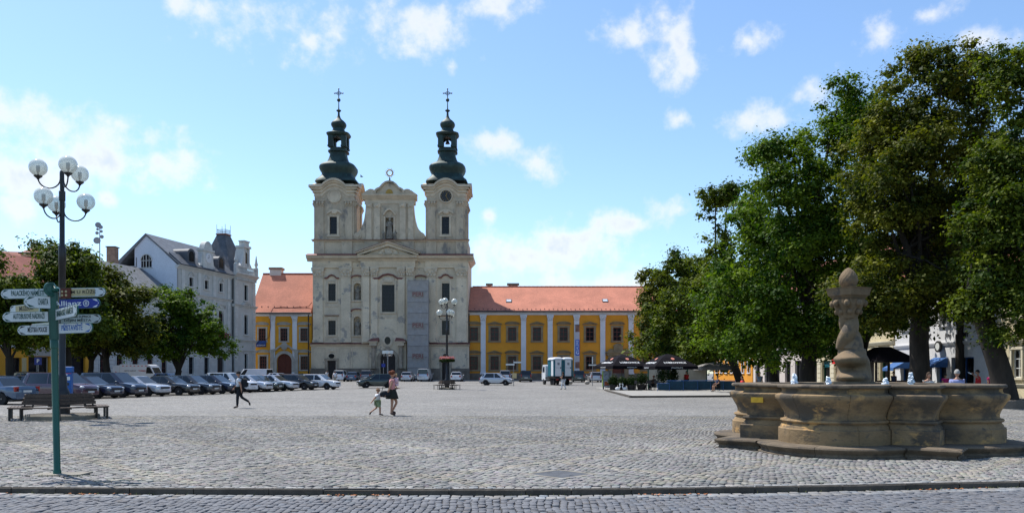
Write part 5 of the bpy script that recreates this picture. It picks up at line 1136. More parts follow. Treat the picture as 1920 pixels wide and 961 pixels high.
rhouse('cream_house', 'cream house with white window at the right edge of the photograph', 55.7, 36.0, 9.0, 'cream', 'tile_d', 4.5, [(1.5,1.9,1.0,[2.2,5.5,8.8,12,15.5],'seg'),(5.6,2.0,1.1,[2.2,5.5,8.8,12,15.5])], fm='signwhite', trim='cream_d', bands=((.9,.2,.12),(4.3,.3,.2)))
c_ = rhouse('banded_house', 'cream banded house with red shop sign behind the tree trunks', 92, 70.8, 10.5, 'cream', 'tile_d', 4.5, [(5.8,2.2,1.2,[2,5,8,11,14,17,20])], fm='redframe', trim='cream_d', shops=((1.2,3.4,.1,3.0,'redframe'),(4.8,7.0,.4,3.0,'green'),(8.4,10.4,.1,3.0,'redframe'),(12,14,.4,3.0,'green'),(15.4,17.4,.1,3.0,'redframe'),(18.6,20.4,.4,3,'green')), bands=((4.2,.35,.2),))
b = MB()
for k in range(8):
    for a, c in ((0,1.0),(3.6,4.6),(7.2,8.2),(10.6,11.8),(14.2,15.2),(17.6,18.4),(20.6,21.2)): b.box(a,c,-.07,.02,.15+.5*k,.15+.5*k+.45)
tag(b.build('rusticated_band', M['cream_d'], c_), kind='stuff'); M['redsign'] = mat('red_sign', (.6,.015,.015), .5, .05); MB().box(9.0,9.9,-.6,-.1,2.6,3.2).build('red_sign', M['redsign'], c_); 
for a in (4.8,12.0): MB().box(a+.1,a+2.1,.2,.24,2.3,2.9).build('green_poster', M['teal'], c_)
rhouse('pink_house', 'pale house with white pillars at the far right of the square', 112, 92.3, 11, 'pink', 'tile_d', 4.5, [(5.8,2.2,1.2,[2,5,8,11,14,17])], trim='white', shops=((1,3,.1,3,'lead'),(5,7,.1,3,'lead'),(9,11,.1,3,'lead'),(13,15,.1,3,'lead'),(16.5,18.5,.1,3,'lead')), bands=((4.2,.35,.2),))
rhouse('corner_house', 'yellow house closing the far right corner of the square', 134, 112.3, 11, 'ochre', 'tile', 4.5, [(1.4,2.0,1.1,[2,5,8,11,14,17,20]),(6,2.2,1.1,[2,5,8,11,14,17,20])], trim='white')
# ------------------------------------------------------------------ trees
def make_tree(name, label, base, blobs, trunk, leaves, lsize, m, group, clump=.75, nclump=420, seed=1, holes=.0):
    """blobs: ellipsoids (dx,dy,z,rx,ry,rz) round the foot; trunk: (radius, fork height, lean dx, lean dy)"""
    g = np.random.default_rng(seed); t = thing(name, label, 'tree', base, group=group)
    bl = np.array(blobs, float); core = bl.copy(); core[:,3:] *= .86; lobes = []
    for q in bl:
        for _ in range(7):
            d_ = g.normal(size=3); d_[2] = d_[2]*.8+.15; d_ /= np.linalg.norm(d_); f_ = g.uniform(.24,.42); lobes.append(np.r_[q[:3]+d_*q[3:]*g.uniform(.78,1.02), q[3:]*f_*np.array([1.15,1.15,.85])])
    bl = np.vstack([core, np.array(lobes)]); vol = (bl[:,3]*bl[:,4]*bl[:,5])**.72; pr = vol/vol.sum()
    k = g.choice(len(bl), nclump, p=pr); d = g.normal(size=(nclump,3)); d /= np.linalg.norm(d,axis=1)[:,None]
    rr = g.random(nclump)**.38
    C = bl[k,:3]+d*rr[:,None]*bl[k,3:]*(1+.13*np.sin(d[:,:1]*5+seed)+.10*np.sin(d[:,2:]*7+seed*2))
    C = C[C[:,2] > min(2.0, bl[:,2].min())]
    nc = len(C); cs = clump*np.exp(g.normal(0,.28,nc))
    per = g.choice(nc, leaves, p=cs**2/np.sum(cs**2))
    dv = g.normal(size=(leaves,3)); dv /= np.linalg.norm(dv,axis=1)[:,None]
    rad = np.minimum(np.abs(g.normal(0,.56,leaves)), 1.05)
    L = C[per]+dv*(rad*cs[per])[:,None]*np.array([1.1,1.1,.72])
    # drooping tips and outward facing blades
    nrm = dv*.7+np.array([0,0,.75])+g.normal(0,.45,(leaves,3)); nrm /= np.linalg.norm(nrm,axis=1)[:,None]
    a = np.cross(nrm, g.normal(size=(leaves,3))); a /= np.linalg.norm(a,axis=1)[:,None]; b = np.cross(nrm,a)
    s = lsize*np.exp(g.normal(0,.33,leaves))[:,None]
    V = np.stack([L-a*s*.62, L+b*s*.42+nrm*s*.1, L+a*s*.62, L-b*s*.42+nrm*s*.1], 1).reshape(-1,3)
    me = bpy.data.meshes.new('crown'); me.vertices.add(len(V)); me.vertices.foreach_set('co', V.ravel().astype(np.float32))
    n = leaves; me.loops.add(n*4); me.loops.foreach_set('vertex_index', np.arange(n*4,dtype=np.int32)); me.polygons.add(n); me.polygons.foreach_set('loop_start', np.arange(0,n*4,4,dtype=np.int32))
    me.update(calc_edges=True)
    at_ = me.attributes.new('tone', 'FLOAT', 'FACE'); tone = np.clip(.36+.26*g.normal(size=nc)[per]+.16*g.normal(size=n), 0, 1); at_.data.foreach_set('value', tone.astype(np.float32))
    part('crown', me, M[m], t)
    r0, fh, lx_, ly_ = trunk; b = MB()
    flare = [(0,1.45),(.06,1.2),(.15,1.05),(.4,.95),(.7,.9),(1.0,.86)]
    path = [(lx_*f**1.3+.12*r0*math.sin(f*9+seed), ly_*f**1.3+.12*r0*math.cos(f*7+seed), fh*f-.15*(f == 0)) for f, _ in flare]
    b.tube(path, [r0*q for _, q in flare], 12)
    top = Vector(path[-1]); zt = bl[:,2].max(); nb = 9
    for q in range(nb):
        tgt = Vector(C[g.integers(nc)]); 
        if q < 3: tgt = Vector(bl[q % len(bl),:3])+Vector((g.normal(0,.6),g.normal(0,.6),g.random()*1.5))
        st = top-Vector((0,0,g.random()*.5)); mid = st.lerp(tgt,.45)+Vector((g.normal(0,.3),g.normal(0,.3),.7))
        rb_ = r0*(.55 if q < 3 else .32)
        b.tube([st, st.lerp(mid,.5)+Vector((0,0,.25)), mid, tgt], [rb_, rb_*.8, rb_*.6, rb_*.15], 7)
        for w_ in range(3):
            t2 = Vector(C[g.integers(nc)]); dlt = t2-mid
            if dlt.length > 3.5: t2 = mid+dlt.normalized()*3.5
            b.tube([mid, mid.lerp(t2,.5)+Vector((0,0,.25)), t2], [rb_*.4, rb_*.25, .015], 5)
    b.build('trunk', M['bark'], t, 60)
    return t
def px_blob(base, cx, cy, rx, ry, dy=0, deep=1.0):              # an ellipsoid given by how big the crown looks at the tree's distance
    D = base.y+dy; c = P(cx, cy, D); k = D/F
    return (c.x-base.x, dy, c.z-base.z, rx*k, rx*k*deep, ry*k)
GR = 'trees along the right side of the square'; GL = 'trees along the left side of the square'
def TB(x, D): return at(x, D)

def tree(kind, label, x, D, blobs, trunk, leaves, lsize, m, grp, clump, nclump, seed):
    B_ = at(x, D); return make_tree(kind, label, B_, [px_blob(B_, *q) for q in blobs], trunk, leaves, lsize, m, grp, clump, nclump, seed)
tree('linden_tree', 'tallest dark olive tree with thick upright trunk right of fountain column', 1722,45, [(1725,330,125,140),(1735,185,85,95),(1650,400,75,120,-1),(1630,545,72,65,-1.5),(1800,450,75,130),(1720,545,105,68,-1),(1755,112,60,34),(1690,250,70,70),(1655,585,55,40,-2),(1830,180,50,65,1),(1850,300,55,80,1.5),(1650,280,50,70,1)], (.56,5.2,.1,0), 128304, 0.134, 'leaf_o', GR, 0.82, 735, 11)
tree('linden_tree', 'leaning tree with dark slanted trunk at the right edge', 1888,38, [(1925,330,90,150),(1880,470,78,110,-1),(1915,190,55,80,1),(1895,125,48,45,1),(1862,320,48,85,.5),(1960,480,110,110),(1905,585,75,50,-1.5),(1960,620,60,50,-2),(1850,560,40,50,-.5)], (.52,4.6,-1.25,0), 103356, 0.121, 'leaf', GR, 0.70, 665, 12)
tree('maple_tree', 'bright green tall tree behind the fountain, just left of its column', 1512,56, [(1545,320,105,120),(1585,215,58,68),(1460,290,62,50),(1470,440,95,120,-1),(1565,500,100,110),(1425,560,62,85,-1.5),(1500,600,105,70,-1),(1440,640,60,45,-2),(1625,225,30,50),(1560,610,80,60,-2)], (.54,4.2,.3,0), 131868, 0.147, 'leaf_b', GR, 0.94, 735, 13)
tree('maple_tree', 'round green tree with low branches behind the left end of fountain', 1455,66, [(1400,500,75,105),(1440,430,65,90),(1385,590,72,72,-1),(1470,580,80,75),(1350,570,45,62),(1400,650,75,42,-1.5)], (.42,3.2,-.6,0), 65577, 0.180, 'leaf_b', GR, 0.94, 560, 14)
tree('linden_tree', 'slim olive tree whose top rises alone left of the bright green tree', 1392,76, [(1342,380,36,36),(1362,365,25,25),(1345,470,36,62),(1335,560,55,72),(1380,560,55,80),(1350,640,60,45)], (.40,3.6,-1.4,0), 45619, 0.195, 'leaf', GR, 0.82, 420, 15)
tree('linden_tree', 'rounded olive tree behind the café parasols', 1300,86, [(1285,510,45,45),(1262,540,30,60),(1268,600,62,62),(1318,580,55,75),(1290,650,75,42),(1330,655,50,35)], (.38,3.2,-.4,0), 51321, 0.210, 'leaf', GR, 0.90, 455, 16)
tree('linden_tree', 'leftmost tree of the right hand row before the ochre building', 1245,97, [(1232,545,34,45),(1218,590,28,45),(1230,640,42,42),(1262,590,40,70),(1250,660,40,30)], (.34,3.0,-.3,0), 34214, 0.225, 'leaf_o', GR, 0.90, 350, 17)
tree('linden_tree', 'dark shaded tree behind the fountain column', 1620,62, [(1620,450,90,120),(1600,570,100,80),(1650,570,75,55),(1570,640,70,40)], (.40,3.4,0,0), 51321, 0.187, 'leaf', GR, 0.90, 490, 18)
tree('linden_tree', 'far dark tree before the white shop between the two thick trunks', 1800,60, [(1800,420,85,130),(1815,520,80,55)], (.36,4.6,0,0), 39916, 0.187, 'leaf_o', GR, 0.90, 385, 19)
tree('linden_tree', 'tall tree rising behind the big lamp post on the left', 128,66, [(118,490,42,50),(90,545,55,60),(145,550,55,75),(162,500,24,38),(110,595,80,48),(75,580,45,60),(150,612,60,35),(90,465,25,22)], (.30,3.4,0,0), 59875, 0.180, 'leaf', GL, 0.78, 490, 21)
tree('linden_tree', 'dark tree cut off by the left edge of the photograph', 18,60, [(12,560,50,55),(50,600,52,62),(-30,570,60,90),(15,610,70,42),(50,630,45,28),(-40,620,50,35)], (.30,2.8,0,0), 51321, 0.165, 'leaf', GL, 0.74, 455, 22)
tree('linden_tree', 'dark dense tree with slanted trunk left of the white van', 206,74, [(218,555,55,55),(195,610,75,60),(245,600,45,60),(180,535,40,50),(190,635,70,30),(240,640,45,28)], (.32,3.0,-.4,0), 57024, 0.180, 'leaf_o', GL, 0.78, 490, 23)
tree('maple_tree', 'light green spreading tree before the town hall facade', 333,82, [(315,575,52,48),(370,600,45,50),(278,625,50,48),(415,645,32,28),(345,640,75,34),(300,655,50,26),(395,625,30,35)], (.34,1.9,.1,0), 51321, 0.180, 'leaf_b', GL, 0.70, 455, 24)
tree('linden_tree', 'dark tree filling the gap between left lamp and white van', 168,80, [(170,600,65,65),(120,610,60,40),(215,610,60,45)], (.28,3.0,.2,0), 34214, 0.202, 'leaf', GL, 0.78, 350, 26)
# ------------------------------------------------------------------ fountain
ft = thing('fountain', 'large baroque sandstone fountain with lobed basin and twisted dolphin column', 'fountain', (FX, FY, 0))
def rings(name, prof, m, cuts, gap=.02):                       # a ring of dressed stones following the plan, open joints between them
    offs = [fplan(o) if o else fplan() for o, z in prof]; n = len(offs[0]); cs = sorted((20*k+c) % n for k in range(4) for c in cuts)
    for i_, a in enumerate(cs):
        c = cs[(i_+1) % len(cs)]; ids = list(range(a, c+1 if c > a else c+n+1)); sec = []
        for q, t in enumerate(ids):
            row = []
            for (o, z), pl_ in zip(prof, offs):
                p0 = Vector(pl_[t % n])
                if q == 0: p0 = p0.lerp(Vector(pl_[(t+1) % n]), gap)
                if q == len(ids)-1: p0 = p0.lerp(Vector(pl_[(t-1) % n]), gap)
                row.append((p0.x, p0.y, z))
            sec.append(row)
        b = MB(); w_ = len(prof)
        b.add([v for r_ in sec for v in r_], [(q*w_+k,(q+1)*w_+k,(q+1)*w_+(k+1)%w_,q*w_+(k+1)%w_) for q in range(len(sec)-1) for k in range(w_)]+[tuple(range(w_)), tuple((len(sec)-1)*w_+k for k in range(w_-1,-1,-1))])
        b.build(name, M[m], ft, 35)
rings('plinth_stone', [(.42,-.05),(.42,.01),(.37,.025),(.36,.06),(.38,.10),(.42,.13),(.44,.165),(.42,.195),(.37,.205),(.02,.215),(-.3,.215),(-.3,-.05)], 'fount_d', (0,1,10,19))
rings('basin_base_stone', [(0,.2),(0,.50),(-.015,.515),(-.04,.52),(-.05,.56),(-.085,.60),(-.09,.625),(-.05,.64),(-.035,.665),(-.05,.695),(-.10,.702),(-.3,.702),(-.3,.2)], 'fount', (1,6,14,19))
rings('basin_wall_stone', [(-.10,.705),(-.12,.72),(-.125,.78),(-.10,.86),(-.05,.95),(.0,1.04),(.05,1.10),(.07,1.16),(.06,1.20),(.02,1.222),(-.04,1.228),(-.07,1.26),(-.075,1.30),(-.06,1.33),(-.04,1.338),(-.3,1.338),(-.3,.705)], 'fount', (1,7,13,19))
rings('basin_rim_stone', [(-.05,1.3385),(-.01,1.339),(.012,1.355),(.018,1.38),(.006,1.405),(-.02,1.418),(-.28,1.425),(-.31,1.41),(-.31,1.339)], 'fount_d', (1,10,19))
p = fplan(-.302); MB().poly_z(p, .25, 1.27).build('water', M['water'], ft)
# brass plaque on the left flat face
a = -PI/2-FPHI; nx, ny = math.cos(a), math.sin(a); tx, ty = -ny, nx; Rs = 2.8/math.sqrt(2)
Mp = Matrix.Translation((nx*(Rs+.045)-tx*(Rs-.40), ny*(Rs+.045)-ty*(Rs-.40), 1.09)) @ Matrix.Rotation(a+PI/2,4,'Z')
pq = MB().box(-.135,.135,-.012,.02,-.085,.085,Mp).build('plaque', M['brass'], ft)
# column: dolphin with twisted tail, leaf capital, pine cone
D0 = FY; kf = D0/F
def fz(y): return CAMZ+(HORIZON-y)*kf
MB().poly_z([(.55*math.cos(R(q)),.55*math.sin(R(q))) for q in range(0,360,30)], .9, 1.46).build('pedestal', M['fount_d'], ft, loc=(-.12,0,0))
def surf(fn, z0, z1, nz_, na, name, m, smooth=60):
    vs = []; fs = []
    for i_ in range(nz_+1):
        z = z0+(z1-z0)*i_/nz_
        for k in range(na):
            t = 2*PI*k/na; r_, cx, cy = fn(t, z); vs.append((cx+r_*math.cos(t)-.12, cy+r_*math.sin(t), z))
    for i_ in range(nz_): fs += [(i_*na+k,i_*na+(k+1)%na,(i_+1)*na+(k+1)%na,(i_+1)*na+k) for k in range(na)]
    fs += [tuple(range(na-1,-1,-1)), tuple(nz_*na+k for k in range(na))]
    b = MB(); b.add(vs, fs); return b.build(name, M[m], ft, smooth)
FACE = R(-125)
def wrap(t): return (t+PI) % (2*PI)-PI
def gss(x, s): return math.exp(-(x/s)**2)
def dolphin(t, z):
    f = wrap(t-FACE)
    w = np.interp(z, [1.44,1.55,1.75,1.95,2.1,2.2,2.35,2.55,2.75,2.95], [.36,.38,.37,.36,.32,.27,.245,.225,.195,.165])
    r_ = w
    hd_ = float(np.interp(z,[1.4,2.0,2.2],[1,1,0]))
    r_ += hd_*gss(f,.75)*(.16*gss(z-1.55,.10)-.27*gss(z-1.75,.085)+.16*gss(z-1.97,.11)+.04*gss(z-1.87,.05))
    r_ += hd_*.05*(gss(f-.95,.28)+gss(f+.95,.28))*gss(z-1.98,.09)-hd_*.04*(gss(f-1.35,.2)+gss(f+1.35,.2))*gss(z-1.72,.2)
    tw = max(0,(z-2.02))*5.6
    am = float(np.interp(z,[1.95,2.2,2.9],[0,.42,.46]))
    s_ = abs(math.cos((t-FACE-tw)/1.0))
    r_ *= 1+am*(s_**.7-.62)
    cx = -.06+.05*math.sin((z-2.0)*5); return r_, (.05 if z < 2.2 else 0)+float(np.interp(z,[1.44,2.1,2.9],[.05,.02,-.02])), .02*math.cos(z*6)
surf(dolphin, 1.44, 2.95, 70, 48, 'dolphin', 'fount_c')
def capital(t, z):
    f = (z-2.90)/(3.33-2.90); w = np.interp(f,[0,.15,.5,.8,1],[.19,.21,.27,.33,.34]); return w*(1+.10*math.cos(8*t)*math.sin(PI*min(1,f*1.1))+.06*math.cos(16*t+f*5)*f), -.02, 0
surf(capital, 2.90, 3.33, 18, 64, 'capital', 'fount_c')
b = MB()
for k in range(8):
    a_ = k*PI/4; 
    for zz, rr_, s_ in ((3.24,.34,.075),(3.05,.25,.06)): b.sph((rr_*math.cos(a_+zz*3)-.02, rr_*math.sin(a_+zz*3), zz),(s_,s_,s_*1.1),8,6)
b.build('leaf_curls', M['fount_c'], ft, 60, loc=(-.12,0,0))
Mq = Matrix.Rotation(R(28),4,'Z') @ Matrix.Translation((-.02,0,0)); b = MB()
for (h0, h1, z0, z1) in ((.23,.28,3.325,3.40),(.28,.30,3.401,3.42),(.31,.335,3.421,3.56),(.335,.36,3.561,3.60)):
    q0 = [Mq @ Vector((sx_*h0,sy_*h0,z0)) for sx_, sy_ in ((-1,-1),(1,-1),(1,1),(-1,1))]; q1 = [Mq @ Vector((sx_*h1,sy_*h1,z1)) for sx_, sy_ in ((-1,-1),(1,-1),(1,1),(-1,1))]; b._pr(q0,q1)
b.build('abacus', M['fount_c'], ft, loc=(-.12,0,0))
def cone(t, z):
    f = (z-3.6)/(4.07-3.6); r_ = .205*(math.sin(PI*min(.999,(f*.86+.14)))**.62)*(1.0 if f < .3 else 1-.18*(f-.3)); return max(.012,r_*(1+.02*math.cos(14*t+z*52)+.02*math.cos(14*t-z*52))), -.02, 0
surf(cone, 3.6, 4.07, 40, 54, 'pine_cone', 'fount_c')
# water jets
for i_, (px, D_) in enumerate(((1490,16.75),(1553,16.9),(1660,16.6),(1708,17.0))):
    g = np.random.default_rng(90+i_); x = (px-960)/F*D_-FX; y = D_-FY; hgt = (.34,.27,.25,.36)[i_]; b = MB()
    b.lathe([(.07,1.26),(.06,1.30),(.048,1.36),(.04,1.26+hgt*.8),(.012,1.27+hgt)],10,(x,y,0))
    for k in range(46):
        f = g.random(); rr_ = .018+.07*(1-f); a_ = g.random()*6.28; b.sph((x+rr_*math.cos(a_),y+rr_*math.sin(a_),1.27+hgt*f**.8*1.05),.014+.02*g.random(),6,4)
    b.build('water_jet', M['splash'], ft, 60)
# ------------------------------------------------------------------ signpost
sp = thing('signpost', 'green direction post with many white and blue arrow boards', 'signpost', (SX, SY, 0)); sp.rotation_euler = (0, R(-1.3), 0)
o = MB().lathe([(.062,-.05),(.062,.06),(.052,.08),(.052,2.05),(.062,2.06),(.062,2.18),(.058,2.19),(.058,2.95)],16).build('post', M['green'], sp, 40)
b = MB()
for k in range(4): a_ = k*PI/2+.5; b.box(.04,.068,-.04,.04,2.2,2.98,Matrix.Rotation(a_,4,'Z'))
b.build('bracket', M['green'], sp)
MB().lathe([(.10,2.98,4),(.105,3.0,4),(.105,3.03,4),(.05,3.07,4),(.012,3.13,4)],24).build('cap', M['green'], sp)
MB().box(-.40,.46,-.20,.20,-.05,.012).build('footing', M['concrete'], sp, loc=(.03,-.02,0))
kp = SY/F
def board(pl, pr, yt, yb, yaw, txt, txm, base='signwhite', left=True, back=0, lines=1, tsize=.62, panel=None, extra=None):
    """board seen between pixel columns pl..pr and rows yt..yb; yaw turns its free end towards (+) the camera"""
    zc_ = CAMZ+(HORIZON-(yt+yb)/2)*kp; h = (yb-yt)*kp*1.0; Db = SY+back; inner = (pr if left else pl); Xi = (inner-960)/F*Db; ko = ((pl if left else pr)-960)/F
    w = (Xi-ko*Db)/(math.cos(yaw)-ko*math.sin(yaw)) if left else (ko*Db-Xi)/(math.cos(yaw)+ko*math.sin(yaw)); x_in = Xi-SX+.023*zc_
    s = -1 if left else 1
    e = bpy.data.objects.new('sign_board', None)
    b = MB(); r_ = h/2; n_ = 8
    if left: pts = [(0,-h/2),(0,h/2)]+[(-w+r_+r_*math.cos(R(90+180*k/n_)), r_*math.sin(R(90+180*k/n_))) for k in range(n_+1)]
    else: pts = [(0,h/2),(0,-h/2)]+[(w-r_+r_*math.cos(R(-90+180*k/n_)), r_*math.sin(R(-90+180*k/n_))) for k in range(n_+1)]
    b.poly_y(pts, -.012, .012)
    bd = part('sign_board', b.mesh('sign_board'), M['green'], sp, (x_in, back, zc_), (0,0,-s*-yaw if False else (yaw if left else -yaw)))
    b = MB(); q = .006; pin = [(x*(1-q/w)+ (-q*.3 if left else q*.3), z*(1-2*q/h)) for x, z in pts]; b.poly_y(pin, -.0145, -.0122); b.build('face', M[base], bd)
    if panel: MB().box(min(s*.03,s*(w-.17)),max(s*.03,s*(w-.17)),-.0158,-.0147,-h*.40,h*.40).build('panel', M[panel], bd)
    # arrow tip: dark disc segment with a light arrow head
    cx = s*(w-r_); b = MB(); ink = txm
    for sg in (-1,1): b.poly_y([(cx-s*r_*.55,sg*r_*.80),(cx+s*r_*.25,sg*r_*.80),(cx+s*r_*.62,sg*r_*.30),(cx-s*r_*.30,sg*r_*.66)],-.0168,-.0147)
    b.poly_y([(cx+s*r_*.84,0),(cx+s*r_*.60,.20*r_),(cx+s*r_*.66,0),(cx+s*r_*.60,-.20*r_)],-.0168,-.0147)
    b.build('arrow', M[ink if base != 'signblue' else 'ink_white'], bd)
    ws = w-2.1*r_-.03; rows_ = txt.split('\n')
    for i2, tx_ in enumerate(rows_):
        sz = h*tsize/len(rows_); wd = ws*(.96 if len(tx_) > 6 else .6)
        part('lettering', text_mesh(tx_, sz*1.15, .001, bold=.012, width=wd), M[ink if base != 'signblue' else 'ink_white'], bd, (s*(ws/2+.045), -.0175, h*.02+(len(rows_)-1)*h*.2-i2*h*.40), UPRIGHT)
    if extra == 'ring':
        b = MB(); b.tube([(s*(w-2.9*r_)+.048*math.cos(R(q2)),-.018,.048*math.sin(R(q2))) for q2 in range(0,361,24)],.006,5); 
        for dx in (-.016,0,.016): b.box(s*(w-2.9*r_)+dx-.004,s*(w-2.9*r_)+dx+.004,-.02,-.0172,-.026,.026+(.008 if dx == 0 else 0))
        b.build('emblem', M['ink_white'], bd)
    return bd
board(2,90,540,558.5,.05,'PALACKÉHO NÁMĚSTÍ','ink_green')
board(20,76,565,582.5,-.5,'MUZEUM','ink_dark',panel='signtan',back=.12)
board(44,96,556,579,.75,'CHARITA','ink_green',back=-.05)
board(5,91,583,602,.08,'AUTOBUSOVÉ NÁDRAŽÍ','ink_green')
board(60,94,602,608,-.6,' ','ink_red',back=.10)
board(33,95,608.5,627,.12,'MĚSTSKÁ POLICIE','ink_dark')
board(112,198.5,540,557.5,-.05,'DŮM U RŮŽE','ink_dark',left=False,panel='signtan',tsize=.42)
board(112,188,561,579.5,.1,'Allianz      ','ink_blue',base='signblue',left=False,extra='ring')
board(114,190,588,605.5,-.2,'MUZEUM SUPRICE\nDĚJIN MĚSTA','ink_dark',left=False,back=.1)
board(106,146,580,601,.8,'MARIÁNSKÉ NÁMĚSTÍ','ink_green',left=False,back=-.05)
board(111,174,606,625.5,.15,'PŘÍSTAVIŠTĚ','ink_blue',left=False)
board(82,100,530,556,1.15,'HRADIŠTĚ','ink_green',back=-.06,base='green')
MB().box(.02,.18,-.03,.0,2.92,3.08).build('pictogram_plate', M['redwood'], sp, loc=(.12,-.01,-.02-.03))
b = MB()
for k in range(4): b.sph((.17+.065*(k % 2),-.045,2.915+.06*(k//2)),(.02,.006,.02),8,6)
b.build('pictogram', M['signtan'], sp)
# ------------------------------------------------------------------ street lamps
def lamp(label, loc, ph1, ph2, scale=1., flowers=False, arms=.73):
    t = thing('street_lamp', label, 'street lamp', loc, 0, 'six globe street lamps', scale)
    MB().lathe([(.30,-.1),(.30,.12),(.26,.16),(.25,.95),(.22,1.05),(.17,1.15),(.16,1.5),(.13,1.6),(.115,1.62),(.115,5.6),(.13,5.62),(.13,6.2),(.115,6.25),(.09,6.3),(.085,7.9),(.11,7.92),(.11,8.25),(.075,8.28),(.07,9.0)],18).build('post', M['iron'], t, 40)
    for (zg, ph, zb_) in ((8.98,ph1,8.35),(7.82,ph2,7.2)):
        for k in range(3):
            a_ = ph+k*2*PI/3; c, s = math.cos(a_), math.sin(a_)
            path = [(.06*c,.06*s,zg-.02)]+[((.06+arms*(1-math.cos(R(q)))/2)*c, (.06+arms*(1-math.cos(R(q)))/2)*s, zg-.28-(zg-.28-zb_)*math.sin(R(q))) for q in range(0,181,18)]+[((.06+arms)*c,(.06+arms)*s,zg-.25)]
            b = MB(); b.tube(path, .025, 7); ar = b.build('arm', M['iron'], t, 60)
            x, y = (.06+arms)*c, (.06+arms)*s
            g_ = MB().sph((x,y,zg+.1),.31,24,14).build('globe', M['globe'], ar, 80)
            b = MB(); b.lathe([(.03,zg-.34),(.05,zg-.3),(.13,zg-.235),(.15,zg-.20)],14,(x,y,0)); b.build('globe_holder', M['iron'], ar)
            MB().lathe([(.025,zg-.2),(.03,zg-.08),(.06,zg-.06),(.065,zg+.16),(.03,zg+.18)],12,(x,y,0)).build('bulb', M['galv'], ar)
    if flowers:
        b = MB(); b.lathe([(.2,2.9),(.5,2.95),(.6,3.2),(.56,3.2)],18); b.build('flower_ring', M['shrub_solid'], t)
        me = leaf_cloud([(0.62*math.cos(q*.5236), .62*math.sin(q*.5236), 3.25) for q in range(12)], .24, 900, .09, 5); part('flowers', me, M['flower'], t)
        me = leaf_cloud([(0.6*math.cos(q*.5236), .6*math.sin(q*.5236), 3.0) for q in range(12)], .28, 1200, .10, 6); part('foliage', me, M['shrub'], t)
    return t
def leaf_cloud(cs, rad, n, ls, seed, squash=.7):
    g = np.random.default_rng(seed); C = np.array(cs, float); k = g.integers(len(C), size=n); d = g.normal(size=(n,3)); d /= np.linalg.norm(d,axis=1)[:,None]
    L = C[k]+d*(g.random(n)**.4*rad)[:,None]*np.array([1,1,squash]); a = g.normal(size=(n,3)); a /= np.linalg.norm(a,axis=1)[:,None]; b = np.cross(a,d); s = ls*(.6+.8*g.random(n))[:,None]
    V = np.stack([L-a*s*.6,L+b*s*.5,L+a*s*.6,L-b*s*.5],1).reshape(-1,3)
    me = bpy.data.meshes.new('foliage'); me.from_pydata(V.tolist(), [], [(4*i_,4*i_+1,4*i_+2,4*i_+3) for i_ in range(n)]); at_ = me.attributes.new('tone','FLOAT','FACE'); at_.data.foreach_set('value', g.random(n).astype(np.float32)); return me
M['shrub_solid'] = mat('planter_moss', (.03,.05,.015), .9, .4, 4)
LP = G(116.5,784); lamp('tall black six globe lamp post inside the near ring bench', LP, R(-47), R(133))
LQ = G(838,729.3); lamp('six globe lamp post with pink flower basket before the church', LQ, R(20), R(-65), .95, True)
# ------------------------------------------------------------------ ring benches
def ring_bench(label, loc, R0, rot):
    t = thing('ring_bench', label, 'bench', loc, rot, 'ring benches round lamp posts')
    for k in range(6):
        a0, a1 = k*PI/3, (k+1)*PI/3
        def quad(r0, r1, z0, z1, name, g=.02):
            p_ = [Vector((r_*math.cos(a_),r_*math.sin(a_))) for r_, a_ in ((r0,a0),(r1,a0),(r1,a1),(r0,a1))]
            e = (p_[3]-p_[0]).normalized()*g; p_ = [p_[0]+e,p_[1]+e,p_[2]-e,p_[3]-e]
            b = MB(); b._pr([(q.x,q.y,z0) for q in p_],[(q.x,q.y,z1) for q in p_]); return b.build(name, M['bench'], t)
        for j_ in range(4): quad(R0-.46+.118*j_,R0-.46+.118*j_+.10,.425,.46,'seat_slat')
        for j_ in range(3):
            rb_ = R0-.50-.045*j_; quad(rb_-.03,rb_,.54+.125*j_,.54+.125*j_+.105,'back_slat')
        for f in (.0,):
            am = a0; c, s = math.cos(am), math.sin(am); Mx = Matrix.Rotation(am,4,'Z')
            MB().box(R0-.12,R0-.06,-.03,.03,-.02,.424,Mx).build('leg', M['iron'], t); MB().box(R0-.50,R0-.44,-.03,.03,-.02,.424,Mx).build('leg', M['iron'], t)
        for f in (.22,.78):
            am = a0+(a1-a0)*f; rad = R0*math.cos(PI/6)/math.cos(am-(a0+a1)/2); Mx = Matrix.Rotation(am,4,'Z')
            b = MB(); b.tube([Mx @ Vector((rad-.50,0,.40)), Mx @ Vector((rad-.66,0,.92))],.022,6); b.tube([Mx @ Vector((rad-.52,0,.40)), Mx @ Vector((rad-.08,0,.40))],.02,6); b.build('bracket', M['iron'], t)
    return t
ring_bench('dark wooden ring bench around the near left lamp post', LP+Vector((-.1,0,0)), 1.83, R(0)); ring_bench('dark wooden ring bench around the lamp post before the church', LQ, 1.36, R(0))
def lamp_base(label, loc, r): 
    t = thing('lamp_footing', label, 'footing', loc); b = MB(); b.lathe([(r,-.05),(r,.13),(r-.04,.17),(.4,.18)],8,ph=.3); b.build('stone_ring', M['concrete'], t); MB().lathe([(r-.1,.171),(.38,.19)],8,ph=.3,cap=False).build('fill', M['bed'], t)
lamp_base('low octagonal stone footing under the near left lamp post', LP, 1.25); lamp_base('low stone footing under the lamp post before the church', LQ, .8)
